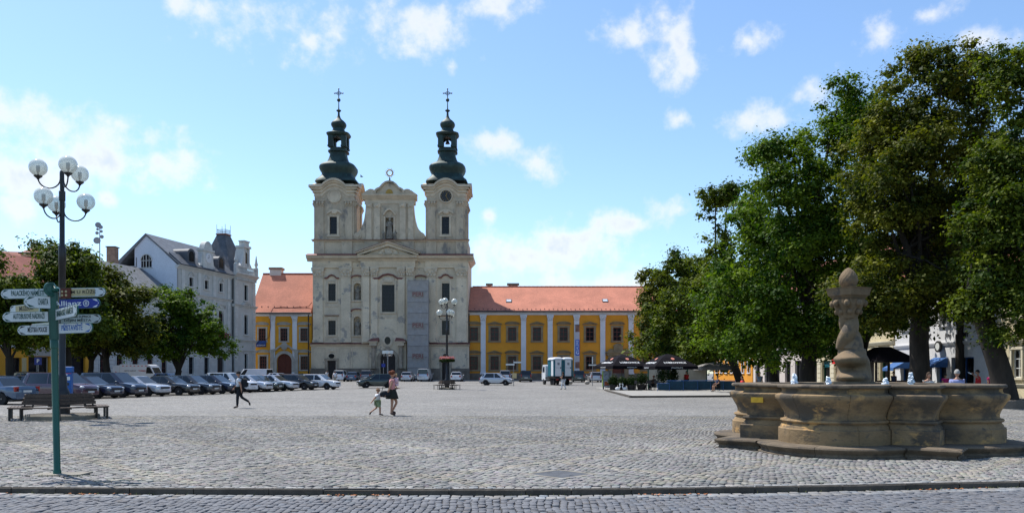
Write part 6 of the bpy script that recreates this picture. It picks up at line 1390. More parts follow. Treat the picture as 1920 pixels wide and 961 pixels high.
# slim silver lamp with box heads before the church door
t = thing('box_head_lamp', 'slim silver lamp post with square heads before the church door', 'street lamp', at(727,86)); zt = CAMZ+(HORIZON-657)*86/F-gz(86)
MB().lathe([(.11,-.05),(.11,.3),(.07,.32),(.06,zt-.9),(.075,zt-.88),(.06,zt-.4)],12).build('post', M['steel'], t)
for dx, dy in ((-.42,0),(.42,0),(0,-.42),(0,.42)):
    o = MB().tube([(0,0,zt-.55),(dx,dy,zt-.5)],.03,6).build('arm', M['steel'], t); MB().box(dx-.15,dx+.15,dy-.15,dy+.15,zt-.32,zt+.02).build('lamp_head', M['signwhite'], o); MB().lathe([(.06,zt-.6),(.13,zt-.33)],10,(dx,dy,0)).build('reflector', M['steel'], o)
# ------------------------------------------------------------------ cars
STY = {  # length, width, height, belt, bonnet height front, cabin base front/back, roof front/back (x from the middle, + is forward), tail height
 'hatch': (4.0,1.72,1.49,.92,.80, 1.18,-1.86, .38,-1.45,.92),
 'sedan': (4.5,1.76,1.45,.91,.78, 1.16,-1.55, .36,-.95,.96),
 'wagon': (4.6,1.77,1.49,.92,.78, 1.20,-2.18, .42,-1.85,.93),
 'mpv':   (4.6,1.84,1.70,1.00,.88, 1.55,-2.15, .70,-1.85,1.0),
 'suv':   (4.4,1.84,1.70,1.04,.92, 1.00,-2.0, .35,-1.75,1.04),
 'van':   (4.9,1.90,1.95,1.12,.95, 1.95,-2.38, 1.15,-2.33,1.12),
}
_CM = {}
def car_meshes(st):
    if st in _CM: return _CM[st]
    Ln, Wd, Ht, belt, bon, cf, cr, rf_, rr, tail = STY[st]; h = Ln/2; w = Wd/2; out = {}
    wx = (h-.82, -h+.80); wr_ = .31 if st not in ('suv','van') else .34
    # body: stations along the length, 8 points across half the section
    xs = [-h,-h+.05,-h+.18,-h+.5,wx[1]-.36,wx[1]-.18,wx[1],wx[1]+.18,wx[1]+.36,-.5,0,.4,wx[0]-.36,wx[0]-.18,wx[0],wx[0]+.18,wx[0]+.36,h-.25,h-.10,h-.03,h]
    def beltz(x):
        return float(np.interp(x,[-h,-h+.06,cr,cf,cf+.15,h-.35,h-.08,h],[tail-.12,tail,belt+.02 if tail <= belt+.03 else tail,belt,belt-.03,bon+.04,bon-.03,bon-.14]))
    def halfw(x): return w*float(np.interp(x,[-h,-h+.1,-h+.5,h-.6,h-.2,h],[.82,.91,1,1,.92,.76]))
    vs = []; npt = 7
    for x in xs:
        bz, hw = beltz(x), halfw(x); zl = .24 if abs(x) < h-.3 else .30
        for q in (0,1): 
            d = abs(x-wx[q]); 
            if d < wr_+.06: zl = max(zl, .31+math.sqrt(max(0,(wr_+.055)**2-d*d)))
        zl = min(zl, bz-.12)
        sec = [(hw*.90,zl),(hw*.985,zl+.06 if zl < .4 else zl+.02),(hw,max(zl+.08,.55*bz+.12)),(hw*.985,bz-.10),(hw*.93,bz-.015),(hw*.78,bz+.012),(0,bz+.03)]
        row = [(x,-y,z) for y, z in sec]+[(x,y,z) for y, z in reversed(sec[:-1])]; vs += row
    n = 2*npt-1; fs = []
    for i_ in range(len(xs)-1): fs += [(i_*n+k,i_*n+k+1,(i_+1)*n+k+1,(i_+1)*n+k) for k in range(n-1)]; 
    for i_ in range(len(xs)-1): fs.append((i_*n+n-1,i_*n,(i_+1)*n,(i_+1)*n+n-1))
    fs += [tuple(range(n)), tuple((len(xs)-1)*n+k for k in range(n))]
    b = MB(); b.add(vs, fs); out['body'] = b.mesh('body', 38)
    # glasshouse and roof
    def gh(ins, zlo, zhi_, infl=0.):
        zt = Ht-.045; bw = w*.92
        B = [(cf+infl,-bw*.86),(cf-.35,-bw),(cr+.3,-bw),(cr-infl,-bw*.88)]; T = [(rf_,-w*.70),(rf_-.25,-w*.74),(rr+.25,-w*.74),(rr,-w*.70)]
        return B, T, zt
    B, T, zt = gh(0,0,0); zb_ = belt-.02
    ring0 = [(x,y,zb_) for x, y in B]+[(x,-y,zb_) for x, y in reversed(B)]; ring1 = [(x,y,zt) for x, y in T]+[(x,-y,zt) for x, y in reversed(T)]
    b = MB(); b._pr(ring0, ring1); out['glass'] = b.mesh('windows', 30)
    b = MB(); e = .025; rg = [(x+(e if x > 0 else -e),y*1.015,zt-.03) for x, y, z in ring1]; rg2 = [(x*.99,y,zt+.02) for x, y, z in ring1]; rg3 = [(x*.86,y*.78,Ht) for x, y, z in ring1]
    b._pr(rg, rg2); b._pr(rg2, rg3)
    bw = w*.935
    def pil(xb0, xb1, xt0, xt1, yo=1.0):
        for s in (-1,1):
            b._pr([(xb0,s*bw*yo,zb_),(xb1,s*bw*yo,zb_),(xb1,s*(bw*yo-.04),zb_),(xb0,s*(bw*yo-.04),zb_)],[(xt0,s*w*.755,zt-.02),(xt1,s*w*.755,zt-.02),(xt1,s*(w*.755-.04),zt-.02),(xt0,s*(w*.755-.04),zt-.02)])
    pil(cf-.42,cf-.30,rf_-.30,rf_-.20); pil(cr+.22,cr+.42,rr+.16,rr+.30); pil(-.20,-.12,-.24,-.16) if st != 'van' else None
    for s in (-1,1):                                            # corner pillars front and back
        b._pr([(cf,s*w*.80,zb_),(cf-.30,s*w*.935,zb_),(cf-.36,s*w*.92,zb_),(cf-.06,s*w*.77,zb_)],[(rf_+.01,s*w*.70,zt),(rf_-.22,s*w*.755,zt),(rf_-.26,s*w*.74,zt),(rf_-.03,s*w*.67,zt)])
        b._pr([(cr,s*w*.82,zb_),(cr+.30,s*w*.935,zb_),(cr+.36,s*w*.92,zb_),(cr+.05,s*w*.78,zb_)],[(rr-.01,s*w*.70,zt),(rr+.24,s*w*.755,zt),(rr+.28,s*w*.74,zt),(rr+.03,s*w*.67,zt)])
    if st == 'van':
        for s in (-1,1): b._pr([(cr+.05,s*w*.945,zb_-.02),(cf-1.15,s*w*.945,zb_-.02),(cf-1.15,s*w*.90,zb_-.02),(cr+.05,s*w*.90,zb_-.02)],[(rr+.02,s*w*.775,zt-.01),(rf_-.75,s*w*.775,zt-.01),(rf_-.75,s*w*.72,zt-.01),(rr+.02,s*w*.72,zt-.01)])
    out['roof'] = b.mesh('roof', 30)
    tyr = MB(); rm = MB(); Mw = Matrix.Rotation(R(90),4,'X')
    tyr.lathe([(wr_*.66,-.10),(wr_*.9,-.105),(wr_,-.08),(wr_,.08),(wr_*.9,.105),(wr_*.66,.10)],22,M=Mw); out['tyre'] = tyr.mesh('tyre', 40)
    for s in (-1,1): rm.lathe([(wr_*.67,s*.06),(wr_*.66,s*.095),(wr_*.58,s*.09),(wr_*.56,s*.055),(.0,s*.05)],18,M=Mw,cap=False)
    for k in range(5):
        a_ = k*2*PI/5
        for s in (-1,1): rm.box(-.035,.035,s*.075-.02,s*.075+.02,.03,wr_*.6,Matrix.Rotation(a_,4,'Y'))
    for s in (-1,1): rm.tube([(0,s*.05,0),(0,s*.1,0)],.06,10)
    out['rim'] = rm.mesh('rim', 30)
    hlz = beltz(h-.12)-.10; b = MB(); b._pr([(h-.02,-.02,-.07),(h-.02,.02,-.07),(h-.02,.02,.05),(h-.02,-.02,.05)],[(h-.3,0,0)]*4) if False else None
    b.sph((0,0,0),(.16,.17,.075),10,6); out['headlight'] = b.mesh('headlight', 60)
    b = MB(); b.box(-.05,.05,-.12,.12,-.13,.13) if st in ('sedan','hatch') else b.box(-.05,.05,-.07,.07,-.22,.24); out['tail'] = b.mesh('tail_light')
    b = MB(); b.sph((0,0,0),(.10,.09,.075),8,6); out['mirror'] = b.mesh('mirror', 60)
    b = MB(); b.box(-.012,.012,-.26,.26,-.055,.055); out['plate'] = b.mesh('number_plate')
    b = MB(); b.bbox(-.07,.07,-w*.84,w*.84,-.10,.10,.03); out['bumper'] = b.mesh('bumper')
    b = MB(); b.box(-.02,.02,-.5,.5,-.07,.07); out['grille'] = b.mesh('grille')
    b = MB()
    for q in (0,1): b.box(wx[q]-wr_-.03,wx[q]+wr_+.03,-w*.80,w*.80,.2,.62)
    b.box(-h+.2,h-.2,-w*.85,w*.85,.17,.3); out['under'] = b.mesh('underbody')
    b = MB()
    for s in (-1,1):
        for xx in (.42,-.62): b.box(xx-.09,xx+.09,s*(w*.995)-.012,s*(w*.995)+.012,belt-.17,belt-.14)
    out['handles'] = b.mesh('door_handles')
    out['geo'] = (h,w,wx,wr_,hlz,beltz,belt,cf); _CM[st] = out; return out
def car(style, pm, label, loc, heading, name='parked_car', group=None, cat='car', dark=False):
    m = car_meshes(style); h, w, wx, wr_, hlz, beltz, belt, cf = m['geo']
    t = thing(name, label, cat, loc, heading, group)
    bd = part('body', m['body'], pm, t); part('windows', m['glass'], M['carglass'], t); part('roof', m['roof'], pm, t); part('underbody', m['under'], M['black'], t); part('door_handles', m['handles'], M['black'] if dark else pm, bd)
    for x in wx:
        for s in (-1,1): wh = part('wheel', m['tyre'], M['rubber'], t, (x,s*(w-.12),wr_)); part('rim', m['rim'], M['rim'], wh)
    for s in (-1,1):
        part('headlight', m['headlight'], M['lamp_w'], t, (h-.14,s*w*.70,hlz+.02), (0,0,s*-.35)); part('tail_light', m['tail'], M['lamp_r'], t, (-h+.05,s*w*.74,beltz(-h+.06)-.14)); part('mirror', m['mirror'], pm, t, (cf-.45,s*(w+.07),belt+.06))
    part('number_plate', m['plate'], M['plate'], t, (h+.002,0,.48)); part('number_plate', m['plate'], M['plate'], t, (-h-.004,0,.62 if style != 'sedan' else .70)); part('grille', m['grille'], M['black'], t, (h-.01,0,.62 if style not in ('suv','van') else .72))
    return t
navy = paint('navy',(.010,.016,.04)); blk = paint('black',(.008,.009,.011)); slv = paint('silver',(.46,.48,.52),.35); wht = paint('white',(.66,.67,.69)); maroon = paint('maroon',(.055,.016,.032)); gry = paint('grey',(.14,.15,.17),.3); dgry = paint('dark_grey',(.035,.04,.05),.2); blue = paint('blue',(.03,.09,.24)); lime = paint('mustard',(.14,.11,.012)); dgrn = paint('dark_green',(.008,.022,.018)); sblue = paint('steel_blue',(.07,.11,.18),.3)
GP = 'cars parked in the row left of the square'
HD = R(-12)
def by_front(xr, yb, style, pm, label, hd=HD, grp=GP):         # placed by the pixel of the front bumper and the tyre line
    g = G(xr, yb); Ln = STY[style][0]; c = Vector((g.x-Ln/2*math.cos(hd)-.15, g.y-Ln/2*math.sin(hd)+.85, 0)); c.z = gz(c.y); return car(style, pm, label, c, hd, group=grp)
by_front(162,749,'mpv',maroon,'dark maroon estate car behind the near ring bench')
by_front(212,747,'sedan',navy,'navy saloon parked right of the maroon estate car')
by_front(258,745,'mpv',navy,'dark navy people carrier parked left of the first silver saloon')
by_front(304,743,'sedan',slv,'silver saloon parked between navy people carrier and black saloon')
by_front(361,741,'sedan',blk,'black saloon with chrome wheels right of the first silver saloon')
by_front(402,739.5,'wagon',dgry,'dark grey estate car right of the black saloon')
by_front(440,738,'hatch',navy,'dark hatchback half hidden by the walking man, left of white off roader')
by_front(473,736,'suv',wht,'white off roader just right behind the walking man')
by_front(503,734.5,'hatch',slv,'silver hatchback right of the white off roader')
by_front(524,733.5,'sedan',dgrn,'dark green saloon between two silver cars in the parked row')
by_front(553,732.5,'sedan',slv,'silver saloon parked between dark green saloon and black hatchback')
by_front(591,731,'hatch',blk,'black hatchback second from the right end of the parked row')
by_front(633,730,'hatch',wht,'white hatchback at the right end of the parked row')
car('sedan', sblue, 'steel blue saloon cut off by the left edge', at(-12,42.5), R(165), 'parked_car', GP)
GB = 'cars parked in the second row on the left'
def rowcar(px, D, style, pm, label, hd=HD, grp=GB, name='parked_car', cat='car'): return car(style, pm, label, at(px,D), hd, name, grp, cat)
t = rowcar(46,63,'suv',lime,'mustard off roader parked before the yellow shop house',R(175)); 
b = MB(); b.box(-1.2,.3,-.65,-.6,1.72,1.78); b.box(-1.2,.3,.6,.65,1.72,1.78); b.build('roof_rail', M['black'], t)
rowcar(6,57,'hatch',dgry,'dark grey hatchback at the left edge behind the blue saloon',R(170))
rowcar(318,90,'hatch',blue,'bright blue hatchback behind the light green tree trunk')
rowcar(400,92,'sedan',blk,'black saloon in the second row before the town hall',R(168))
rowcar(430,90,'sedan',navy,'dark blue saloon with tail to camera before the white van',R(150))
rowcar(476,104,'van',wht,'white panel van with rear window before the gatehouse',R(165),name='parked_van',cat='van')
rowcar(515,100,'sedan',slv,'silver saloon before the arched red gate',R(160))
GC = 'cars parked before the church'
for px, st, pm, lb in ((640,'suv',wht,'white off roader parked tail out before the left church door'),(664,'hatch',sblue,'steel blue car parked tail out left of the church portal'),(691,'mpv',gry,'grey people carrier parked tail out nearest the church portal'),(765,'hatch',slv,'silver hatchback parked tail out below the scaffold tower'),(797,'van',slv,'silver van parked tail out right of the scaffold tower'),(857,'hatch',wht,'white hatchback parked tail out right of the flowered lamp post')):
    rowcar(px,122,st,pm,lb,R(88),GC)
rowcar(706,84,'hatch',dgrn,'dark green car driving before the church behind the woman',R(-160),'cars driving on the square','moving_car')
GY = 'cars parked before the ochre building'
rowcar(931,96,'hatch',slv,'silver small car parked sideways before the ochre building',R(-8),GY)
rowcar(947,120,'mpv',slv,'silver people carrier parked tail out behind the sideways small car',R(90),GY)
rowcar(985,118,'suv',blk,'black off roader parked tail out left of the toilet lorry',R(92),GY)
rowcar(1083,116,'suv',dgrn,'dark green off roader parked right of the toilet lorry',R(92),GY)
rowcar(1114,116,'wagon',slv,'silver estate car parked tail out left of the café parasols',R(92),GY)
# white delivery van with red marks, its rear doors open
t = thing('delivery_van', 'white high roof delivery van with red marks and open rear doors', 'van', at(270,94), R(-3))
prof_ = [(-2.4,.45),(-2.42,2.45),(-2.3,2.52),(.9,2.5),(1.25,2.35),(1.75,1.45),(2.45,1.2),(2.55,.85),(2.55,.45)]
bdy = MB().poly_y(prof_, -.98, .98).build('body', wht, t); MB().box(-2.43,-2.425,-.85,.85,.7,2.35).build('cargo_opening', M['black'], t)
for s in (-1,1): MB().poly_y([(.75,1.45),(.85,2.2),(1.2,2.2),(1.62,1.45)], s*.985-.01, s*.985+.01).build('side_window', M['carglass'], bdy)
MB()._pr([(1.27,-.85,2.28),(1.27,.85,2.28),(1.3,.85,2.25),(1.3,-.85,2.25)],[(1.74,-.85,1.47),(1.74,.85,1.47),(1.78,.85,1.46),(1.78,-.85,1.46)]).build('windscreen', M['carglass'], bdy)
for x in (-1.55,1.75):
    for s in (-1,1): wh = part('wheel', car_meshes('van')['tyre'], M['rubber'], t, (x,s*.86,.34)); part('rim', car_meshes('van')['rim'], M['rim'], wh)
b = MB(); 
for k in range(7): b.box(-2.1+.46*k,-1.92+.46*k,-.995,-.982,2.28,2.36)
for k in range(7): b.box(-2.1+.46*k,-1.85+.46*k,-.995,-.982,.72,.86)
tag(b.build('red_marks', M['ink_red'], bdy), kind='stuff')
part('lettering', text_mesh('SERVIS ENERGIE', .2, .004), M['ink_dark'], bdy, (-1.15,-.99,1.75), UPRIGHT); part('lettering', text_mesh('THERMO', .22, .004, bold=.02), M['ink_red'], bdy, (.3,-.99,1.75), UPRIGHT)
for s in (-1,1):
    o = MB().box(-3.25,-2.45,s*.98-.02,s*.98+.02,.6,2.4).build('rear_door', wht, t); b = MB(); b.add([(-3.05,s*.98-.03,1.2),(-2.65,s*.98-.03,1.2),(-2.85,s*.98-.03,1.75)], [(0,1,2)]); b.build('warning_triangle', M['ink_red'], o)
MB().box(-2.47,-2.40,-1.0,-.8,.95,1.4).build('tail_light', M['lamp_r'], t)
# ------------------------------------------------------------------ lorry with portable toilets
LO = at(1042,98.5); lorry = thing('toilet_lorry', 'flatbed lorry with open cab door carrying portable toilets', 'lorry', LO, R(104))
kL = 97/F
b = MB(); b.poly_y([(1.2,.6),(1.2,2.35),(1.35,2.5),(2.35,2.5),(2.75,1.6),(2.85,1.5),(2.85,.6)],-.98,.98); cab = b.build('cab', M['whiteplastic'], lorry); 
for s in (-1,1): MB().poly_y([(1.55,1.55),(1.55,2.25),(2.2,2.25),(2.5,1.55)],s*.985-.01,s*.985+.01).build('side_window', M['carglass'], cab)
MB()._pr([(2.38,-.85,2.42),(2.38,.85,2.42),(2.41,.85,2.40),(2.41,-.85,2.40)],[(2.75,-.85,1.63),(2.75,.85,1.63),(2.78,.85,1.62),(2.78,-.85,1.62)]).build('windscreen', M['carglass'], cab)
o = MB(); Md = Matrix.Translation((2.5,.98,0)) @ Matrix.Rotation(R(70),4,'Z'); o.box(-1.05,0,-.04,.04,.65,1.5,Md); o.box(-1.05,-.97,-.04,.04,1.5,2.35,Md); o.box(-.08,0,-.04,.04,1.5,2.35,Md); o.box(-1.05,0,-.04,.04,2.28,2.35,Md); o.build('open_door', M['whiteplastic'], lorry)
MB().box(-3.2,1.15,-1.02,1.02,.78,.95).build('flatbed', M['black'], lorry); b = MB(); b.box(-3.1,2.6,-.45,-.3,.45,.77); b.box(-3.1,2.6,.3,.45,.45,.77); b.build('chassis', M['black'], lorry)
for x in (-2.1,-1.2,2.0):
    for s in (-1,1): wh = part('wheel', car_meshes('van')['tyre'], M['rubber'], lorry, (x,s*.86,.38)); wh.scale = (1.15,1.2,1.15); part('rim', car_meshes('van')['rim'], M['rim'], wh)
for s in (-1,1): MB().box(-3.24,-3.2,s*.8-.15,s*.8+.15,.6,.75).build('tail_light', M['lamp_r'], lorry)
def toilet(fx, fy, label, hd):
    t = thing('portable_toilet', label, 'portable toilet', LO+Matrix.Rotation(R(104),3,'Z') @ Vector((fx,fy,.96)), hd, 'portable toilets on the lorry')
    MB().bbox(-.58,.58,-.58,.58,.0,2.1,.02).build('cabin', M['teal'], t); MB().box(-.60,.60,-.60,.60,-.01,.12).build('base', M['black'], t)
    d = MB().box(-.40,.36,-.63,-.581,.13,2.06).build('door', M['whiteplastic'], t); MB().box(.22,.32,-.66,-.631,1.05,1.2).build('latch', M['black'], d); b = MB(); b.box(-.14,.14,-.64,-.631,1.45,1.75); b.build('pictogram', M['galv'], d); MB().box(-.39,.35,-.636,-.631,1.12,1.15).build('door_rib', M['galv'], d)
    for s in (-1,1): MB().box(s*.595-.015,s*.595+.015,-.42,.42,.15,2.0).build('side_panel', M['whiteplastic'] if s < 0 else M['teal'], t)
    b = MB(); b.lathe([(.66,2.08,6),(.66,2.2,6),(.60,2.30,5),(.40,2.38,4),(.0,2.40,4)],32); b.build('roof', M['whiteplastic'], t, 50)
toilet(-2.5,.62,'white and teal portable toilet standing left on the lorry bed',R(14)); toilet(-2.5,-.62,'white and teal portable toilet standing right on the lorry bed',R(14)); toilet(-1.2,.62,'white portable toilet seen from the side behind the left one',R(104-180+90+90))
# ------------------------------------------------------------------ people
SK = {'pel':(0,0,.95),'spi':(0,0,1.14),'che':(0,0,1.34),'nec':(0,0,1.48),'hed':(.015,0,1.58),
 'shL':(0,.175,1.40),'elL':(-.02,.22,1.13),'wrL':(.04,.23,.90),'shR':(0,-.175,1.40),'elR':(-.02,-.22,1.13),'wrR':(.04,-.23,.90),
 'hiL':(0,.09,.90),'knL':(.02,.10,.50),'anL':(-.01,.10,.09),'toL':(.16,.11,.035),'hiR':(0,-.09,.90),'knR':(.02,-.10,.50),'anR':(-.01,-.10,.09),'toR':(.16,-.11,.035)}
RADI = {'pel':.135,'spi':.115,'che':.135,'nec':.052,'hed':.055,'sh':.062,'el':.043,'wr':.030,'hi':.088,'kn':.058,'an':.040,'to':.034}
def rad_of(k): return RADI[k] if k in RADI else RADI[k[:2]]
CH = [('pel','spi'),('spi','che'),('che','nec'),('nec','hed'),('che','shL'),('shL','elL'),('elL','wrL'),('che','shR'),('shR','elR'),('elR','wrR'),('pel','hiL'),('hiL','knL'),('knL','anL'),('anL','toL'),('pel','hiR'),('hiR','knR'),('knR','anR'),('anR','toR')]
def skin(verts, radii, edges, roots, sub=1):
    me = bpy.data.meshes.new('skin_src'); me.from_pydata([tuple(v) for v in verts], edges, []); o = bpy.data.objects.new('skin_src', me)
    o.modifiers.new('s','SKIN').use_smooth_shade = True; m2 = o.modifiers.new('d','SUBSURF'); m2.levels = sub; m2.render_levels = sub
    if not me.skin_vertices: me.skin_vertices.new()
    d = me.skin_vertices[0].data
    for i_, r_ in enumerate(radii): d[i_].radius = r_ if isinstance(r_, tuple) else (r_, r_)
    for i_ in roots: d[i_].use_root = True
    r_ = baked(o); r_.materials.clear(); r_.polygons.foreach_set('use_smooth', [True]*len(r_.polygons)); return r_
def bone_mesh(J, keys, grow=1.0, add=.0, cut=None, extra=None, hands=False):
    idx = {}; vs = []; rs = []; es = []
    def vid(k):
        if k not in idx: idx[k] = len(vs); vs.append(Vector(J[k])); r_ = rad_of(k)*grow+add; rs.append((r_*1.0,r_*1.28) if k in ('pel','spi','che') else r_)
        return idx[k]
    for a, c in CH:
        if a in keys and c in keys:
            ia = vid(a)
            if cut and c in cut:
                p_ = Vector(J[a]).lerp(Vector(J[c]), cut[c]); k2 = c+'_cut'; idx[k2] = len(vs); vs.append(p_); rs.append((rad_of(a)*(1-cut[c])+rad_of(c)*cut[c])*grow+add); es.append((ia, idx[k2]))
            else: es.append((ia, vid(c)))
    roots = [0]
    if hands:
        for s in 'LR':
            w = Vector(J['wr'+s]); dr = (w-Vector(J['el'+s])).normalized(); sd = dr.cross(Vector((0,0,1) if abs(dr.z) < .9 else (1,0,0))).normalized(); up_ = sd.cross(dr)
            pm = w+dr*.07; ip = len(vs); vs.append(pm); rs.append((.036,.026)); es.append((idx['wr'+s], ip))
            for q, (off, ln) in enumerate(((-.030,.070),(-.010,.082),(.010,.078),(.029,.062))):
                b0 = pm+sd*off*.9; i0 = len(vs); vs += [b0, b0+dr*ln*.55+up_*.008+sd*off*.25, b0+dr*ln+up_*.025+sd*off*.3]; rs += [.0095,.0085,.007]; es += [(i0,i0+1),(i0+1,i0+2)]; roots.append(i0)
            b0 = w+dr*.03-sd*.028; i0 = len(vs); vs += [b0, b0+dr*.03-sd*.028+up_*.01, b0+dr*.062-sd*.036+up_*.016]; rs += [.011,.010,.008]; es += [(i0,i0+1),(i0+1,i0+2)]; roots.append(i0)
    return skin(vs, rs, es, roots)
def head_mb(J, s=1., look=0.):
    h = Vector(J['hed'])+Vector((.015,0,.085)); b = MB(); nu, nv = 20, 14; vs = []; fs = []
    for j_ in range(nv+1):
        ph_ = -PI/2+PI*j_/nv
        for k in range(nu):
            t = 2*PI*k/nu; x, y, z = math.cos(ph_)*math.cos(t), math.cos(ph_)*math.sin(t), math.sin(ph_)
            r_ = 1.0
            if x > 0: r_ += .16*gss(y,.16)*gss(z+.12,.22)*x-.09*(gss(y-.35,.16)+gss(y+.35,.16))*gss(z-.08,.12)*x+.05*gss(z+.48,.10)*gss(y,.3)*x+.07*gss(z+.85,.2)*x
            jaw = 1-.22*max(0,-z)
            vs.append((h.x+.097*x*r_, h.y+.076*y*jaw, h.z+.118*z))
    for j_ in range(nv):
        for k in range(nu): k2 = (k+1) % nu; fs.append((j_*nu+k,j_*nu+k2,(j_+1)*nu+k2,(j_+1)*nu+k))
    b.add(vs, fs)
    for sg in (-1,1): b.sph((h.x-.005,h.y+sg*.078,h.z-.005),(.022,.012,.032),8,6)
    return b, h
def person(label, loc, face, height, J0, top, bottom, hair, shoe='shoe', sleeve=.55, legs=1.0, skirt=False, hairstyle='short', name='person', group=None, sc=None, belly=0):
    J = dict(SK); J.update(J0); t = thing(name, label, 'person', loc, face, group, height/1.76)
    me = bone_mesh(J, set(SK), hands=True); b, h = head_mb(J)
    bm = bmesh.new(); bm.from_mesh(me); hm = b.mesh('h', 60); bm.from_mesh(hm); bm.to_mesh(me); bm.free(); me.polygons.foreach_set('use_smooth', [True]*len(me.polygons)); me.name = 'body'
    bd = part('body', me, M['skin'], t)
    b = MB(); [b.sph((h.x+.078,h.y+sg*.030,h.z+.012),(.012,.012,.008),6,4) for sg in (-1,1)]; b.build('eyes', M['black'], bd)
    part('shirt', bone_mesh(J, {'pel','spi','che','nec','shL','shR','elL','elR'}, 1.08, .016, {'elL':sleeve,'elR':sleeve,'nec':.35}), top, t)
    if skirt:
        b = MB(); p_ = Vector(J['pel']); vs_ = []; b.lathe([(.145,.16),(.17,.05),(.21,-.10),(.255,-.27),(.25,-.28)],20,(p_.x,p_.y,p_.z),cap=False)
        k0 = []
        for i_, v in enumerate(b.v):
            a_ = math.atan2(v[1]-p_.y, v[0]-p_.x); q = 1+.05*math.cos(a_*9)*(1 if v[2] < p_.z else 0); k0.append((p_.x+(v[0]-p_.x)*q, p_.y+(v[1]-p_.y)*q*1.02, v[2]))
        b.v = k0; b.build('skirt', bottom, t, 60)
    else:
        cut = {} if legs >= 1 else ({'knL':legs*2,'knR':legs*2} if legs < .5 else {'anL':(legs-.5)*2,'anR':(legs-.5)*2})
        ks = {'pel','hiL','hiR','knL','knR'}|({'anL','anR'} if legs > .5 else set())
        part('trousers', bone_mesh(J, ks, 1.10, .014, cut), bottom, t)
    for s in 'LR':
        a_, to = Vector(J['an'+s]), Vector(J['to'+s]); d = (to-a_); d.normalize(); part('shoe', skin([a_+Vector((0,0,.01)), a_-d*.03-Vector((0,0,.03)), a_.lerp(to,.55)-Vector((0,0,.006)), to+d*.02], [.048,.046,.046,.036], [(0,1),(0,2),(2,3)], [0]), M[shoe], t)
    b = MB()
    if hairstyle in ('short','long','bun'):
        vs_ = []; nu, nv = 20, 9; n0 = {'short':-.15,'long':-.55,'bun':-.2}[hairstyle]
        for j_ in range(nv+1):
            for k in range(nu):
                tt = 2*PI*k/nu; fr = max(0, math.cos(tt)); low = n0*(1-fr)+.42*fr; ph_ = low+(PI/2-low)*j_/nv
                q = 1.09+.03*math.sin(5*tt+3*ph_)+(.18 if hairstyle == 'bun' else 0)
                vs_.append((h.x-.008+.100*q*math.cos(ph_)*math.cos(tt), h.y+.084*q*math.cos(ph_)*math.sin(tt), h.z+.008+.122*q*math.sin(ph_)))
        b.add(vs_, [(j_*nu+k,j_*nu+(k+1)%nu,(j_+1)*nu+(k+1)%nu,(j_+1)*nu+k) for j_ in range(nv) for k in range(nu)])
        if hairstyle == 'long': b.sph((h.x-.085,h.y,h.z-.12),(.055,.085,.17),10,8)
        if hairstyle == 'bun': b.sph((h.x-.10,h.y,h.z+.06),(.075,.08,.075),10,8)
        b.build('hair', hair, t, 70)
    elif hairstyle == 'cap':
        b.sph((h.x-.012,h.y,h.z+.035),(.112,.094,.098),16,10); b.box(h.x+.05,h.x+.19,h.y-.06,h.y+.06,h.z+.035,h.z+.048); b.build('cap', hair, t, 60)
    return t
M['shoe'] = mat('dark_shoe', (.02,.015,.012), .6, .2); M['shoe_b'] = mat('brown_shoe', (.06,.025,.015), .6, .2)
def hairm(n, c): return cloth(n+'_hair', c)
h_dark, h_red, h_grey, h_blond, h_brown = hairm('dark',(.015,.012,.01)), hairm('red',(.13,.035,.012)), hairm('grey',(.30,.29,.27)), hairm('blond',(.42,.30,.14)), hairm('brown',(.05,.028,.015))
c_white, c_dark, c_red, c_pink, c_blue, c_khaki, c_green, c_coral, c_olive = cloth('white',(.68,.68,.70)), cloth('dark',(.014,.016,.020)), cloth('red',(.50,.02,.025)), cloth('magenta',(.42,.02,.13)), cloth('lilac_blue',(.25,.27,.46)), cloth('khaki',(.35,.31,.24)), cloth('sage_green',(.22,.28,.16)), cloth('coral_pink',(.58,.26,.26)), cloth('olive_black',(.02,.021,.016))
STRIDE = {'knL':(.16,.09,.50),'anL':(.14,.09,.09),'toL':(.30,.10,.045),'hiR':(-.01,-.09,.90),'knR':(-.06,-.09,.52),'anR':(-.42,-.09,.30),'toR':(-.45,-.09,.14),'elL':(-.12,.23,1.13),'wrL':(-.16,.24,.90),'elR':(.10,-.24,1.15),'wrR':(.26,-.25,.97)}
# man striding to the left with cap and rucksack
g = G(446,764.5); g.x += .05; J = dict(STRIDE); 
J.update({'knL':(.05,.09,.49),'anL':(.06,.09,.09),'toL':(.22,.10,.035),'knR':(-.10,-.09,.53),'anR':(-.46,-.09,.30),'toR':(-.50,-.09,.14)})
pm = person('man in white shirt and dark cap striding left across the square', g, R(188), 1.72, J, c_white, c_dark, cloth('cap',(.012,.012,.014)), hairstyle='cap')
bk = thing('rucksack', 'black rucksack on the back of the striding man', 'rucksack', g, R(188)); s_ = 1.72/1.76
b = MB(); b.bbox(-.36,-.15,-.16,.16,1.0*s_,1.45*s_,.06); b.build('bag', c_dark, bk); b = MB()
for sg in (-1,1): b.tube([(-.17,sg*.12,1.40*s_),(-.02,sg*.13,1.50*s_),(.13,sg*.12,1.40*s_),(.14,sg*.13,1.2*s_),(-.15,sg*.15,1.05*s_)],.016,6)
b.build('shoulder_strap', c_dark, bk); MB().bbox(-.42,-.361,-.12,.12,1.05*s_,1.25*s_,.02).build('pocket', c_dark, bk)
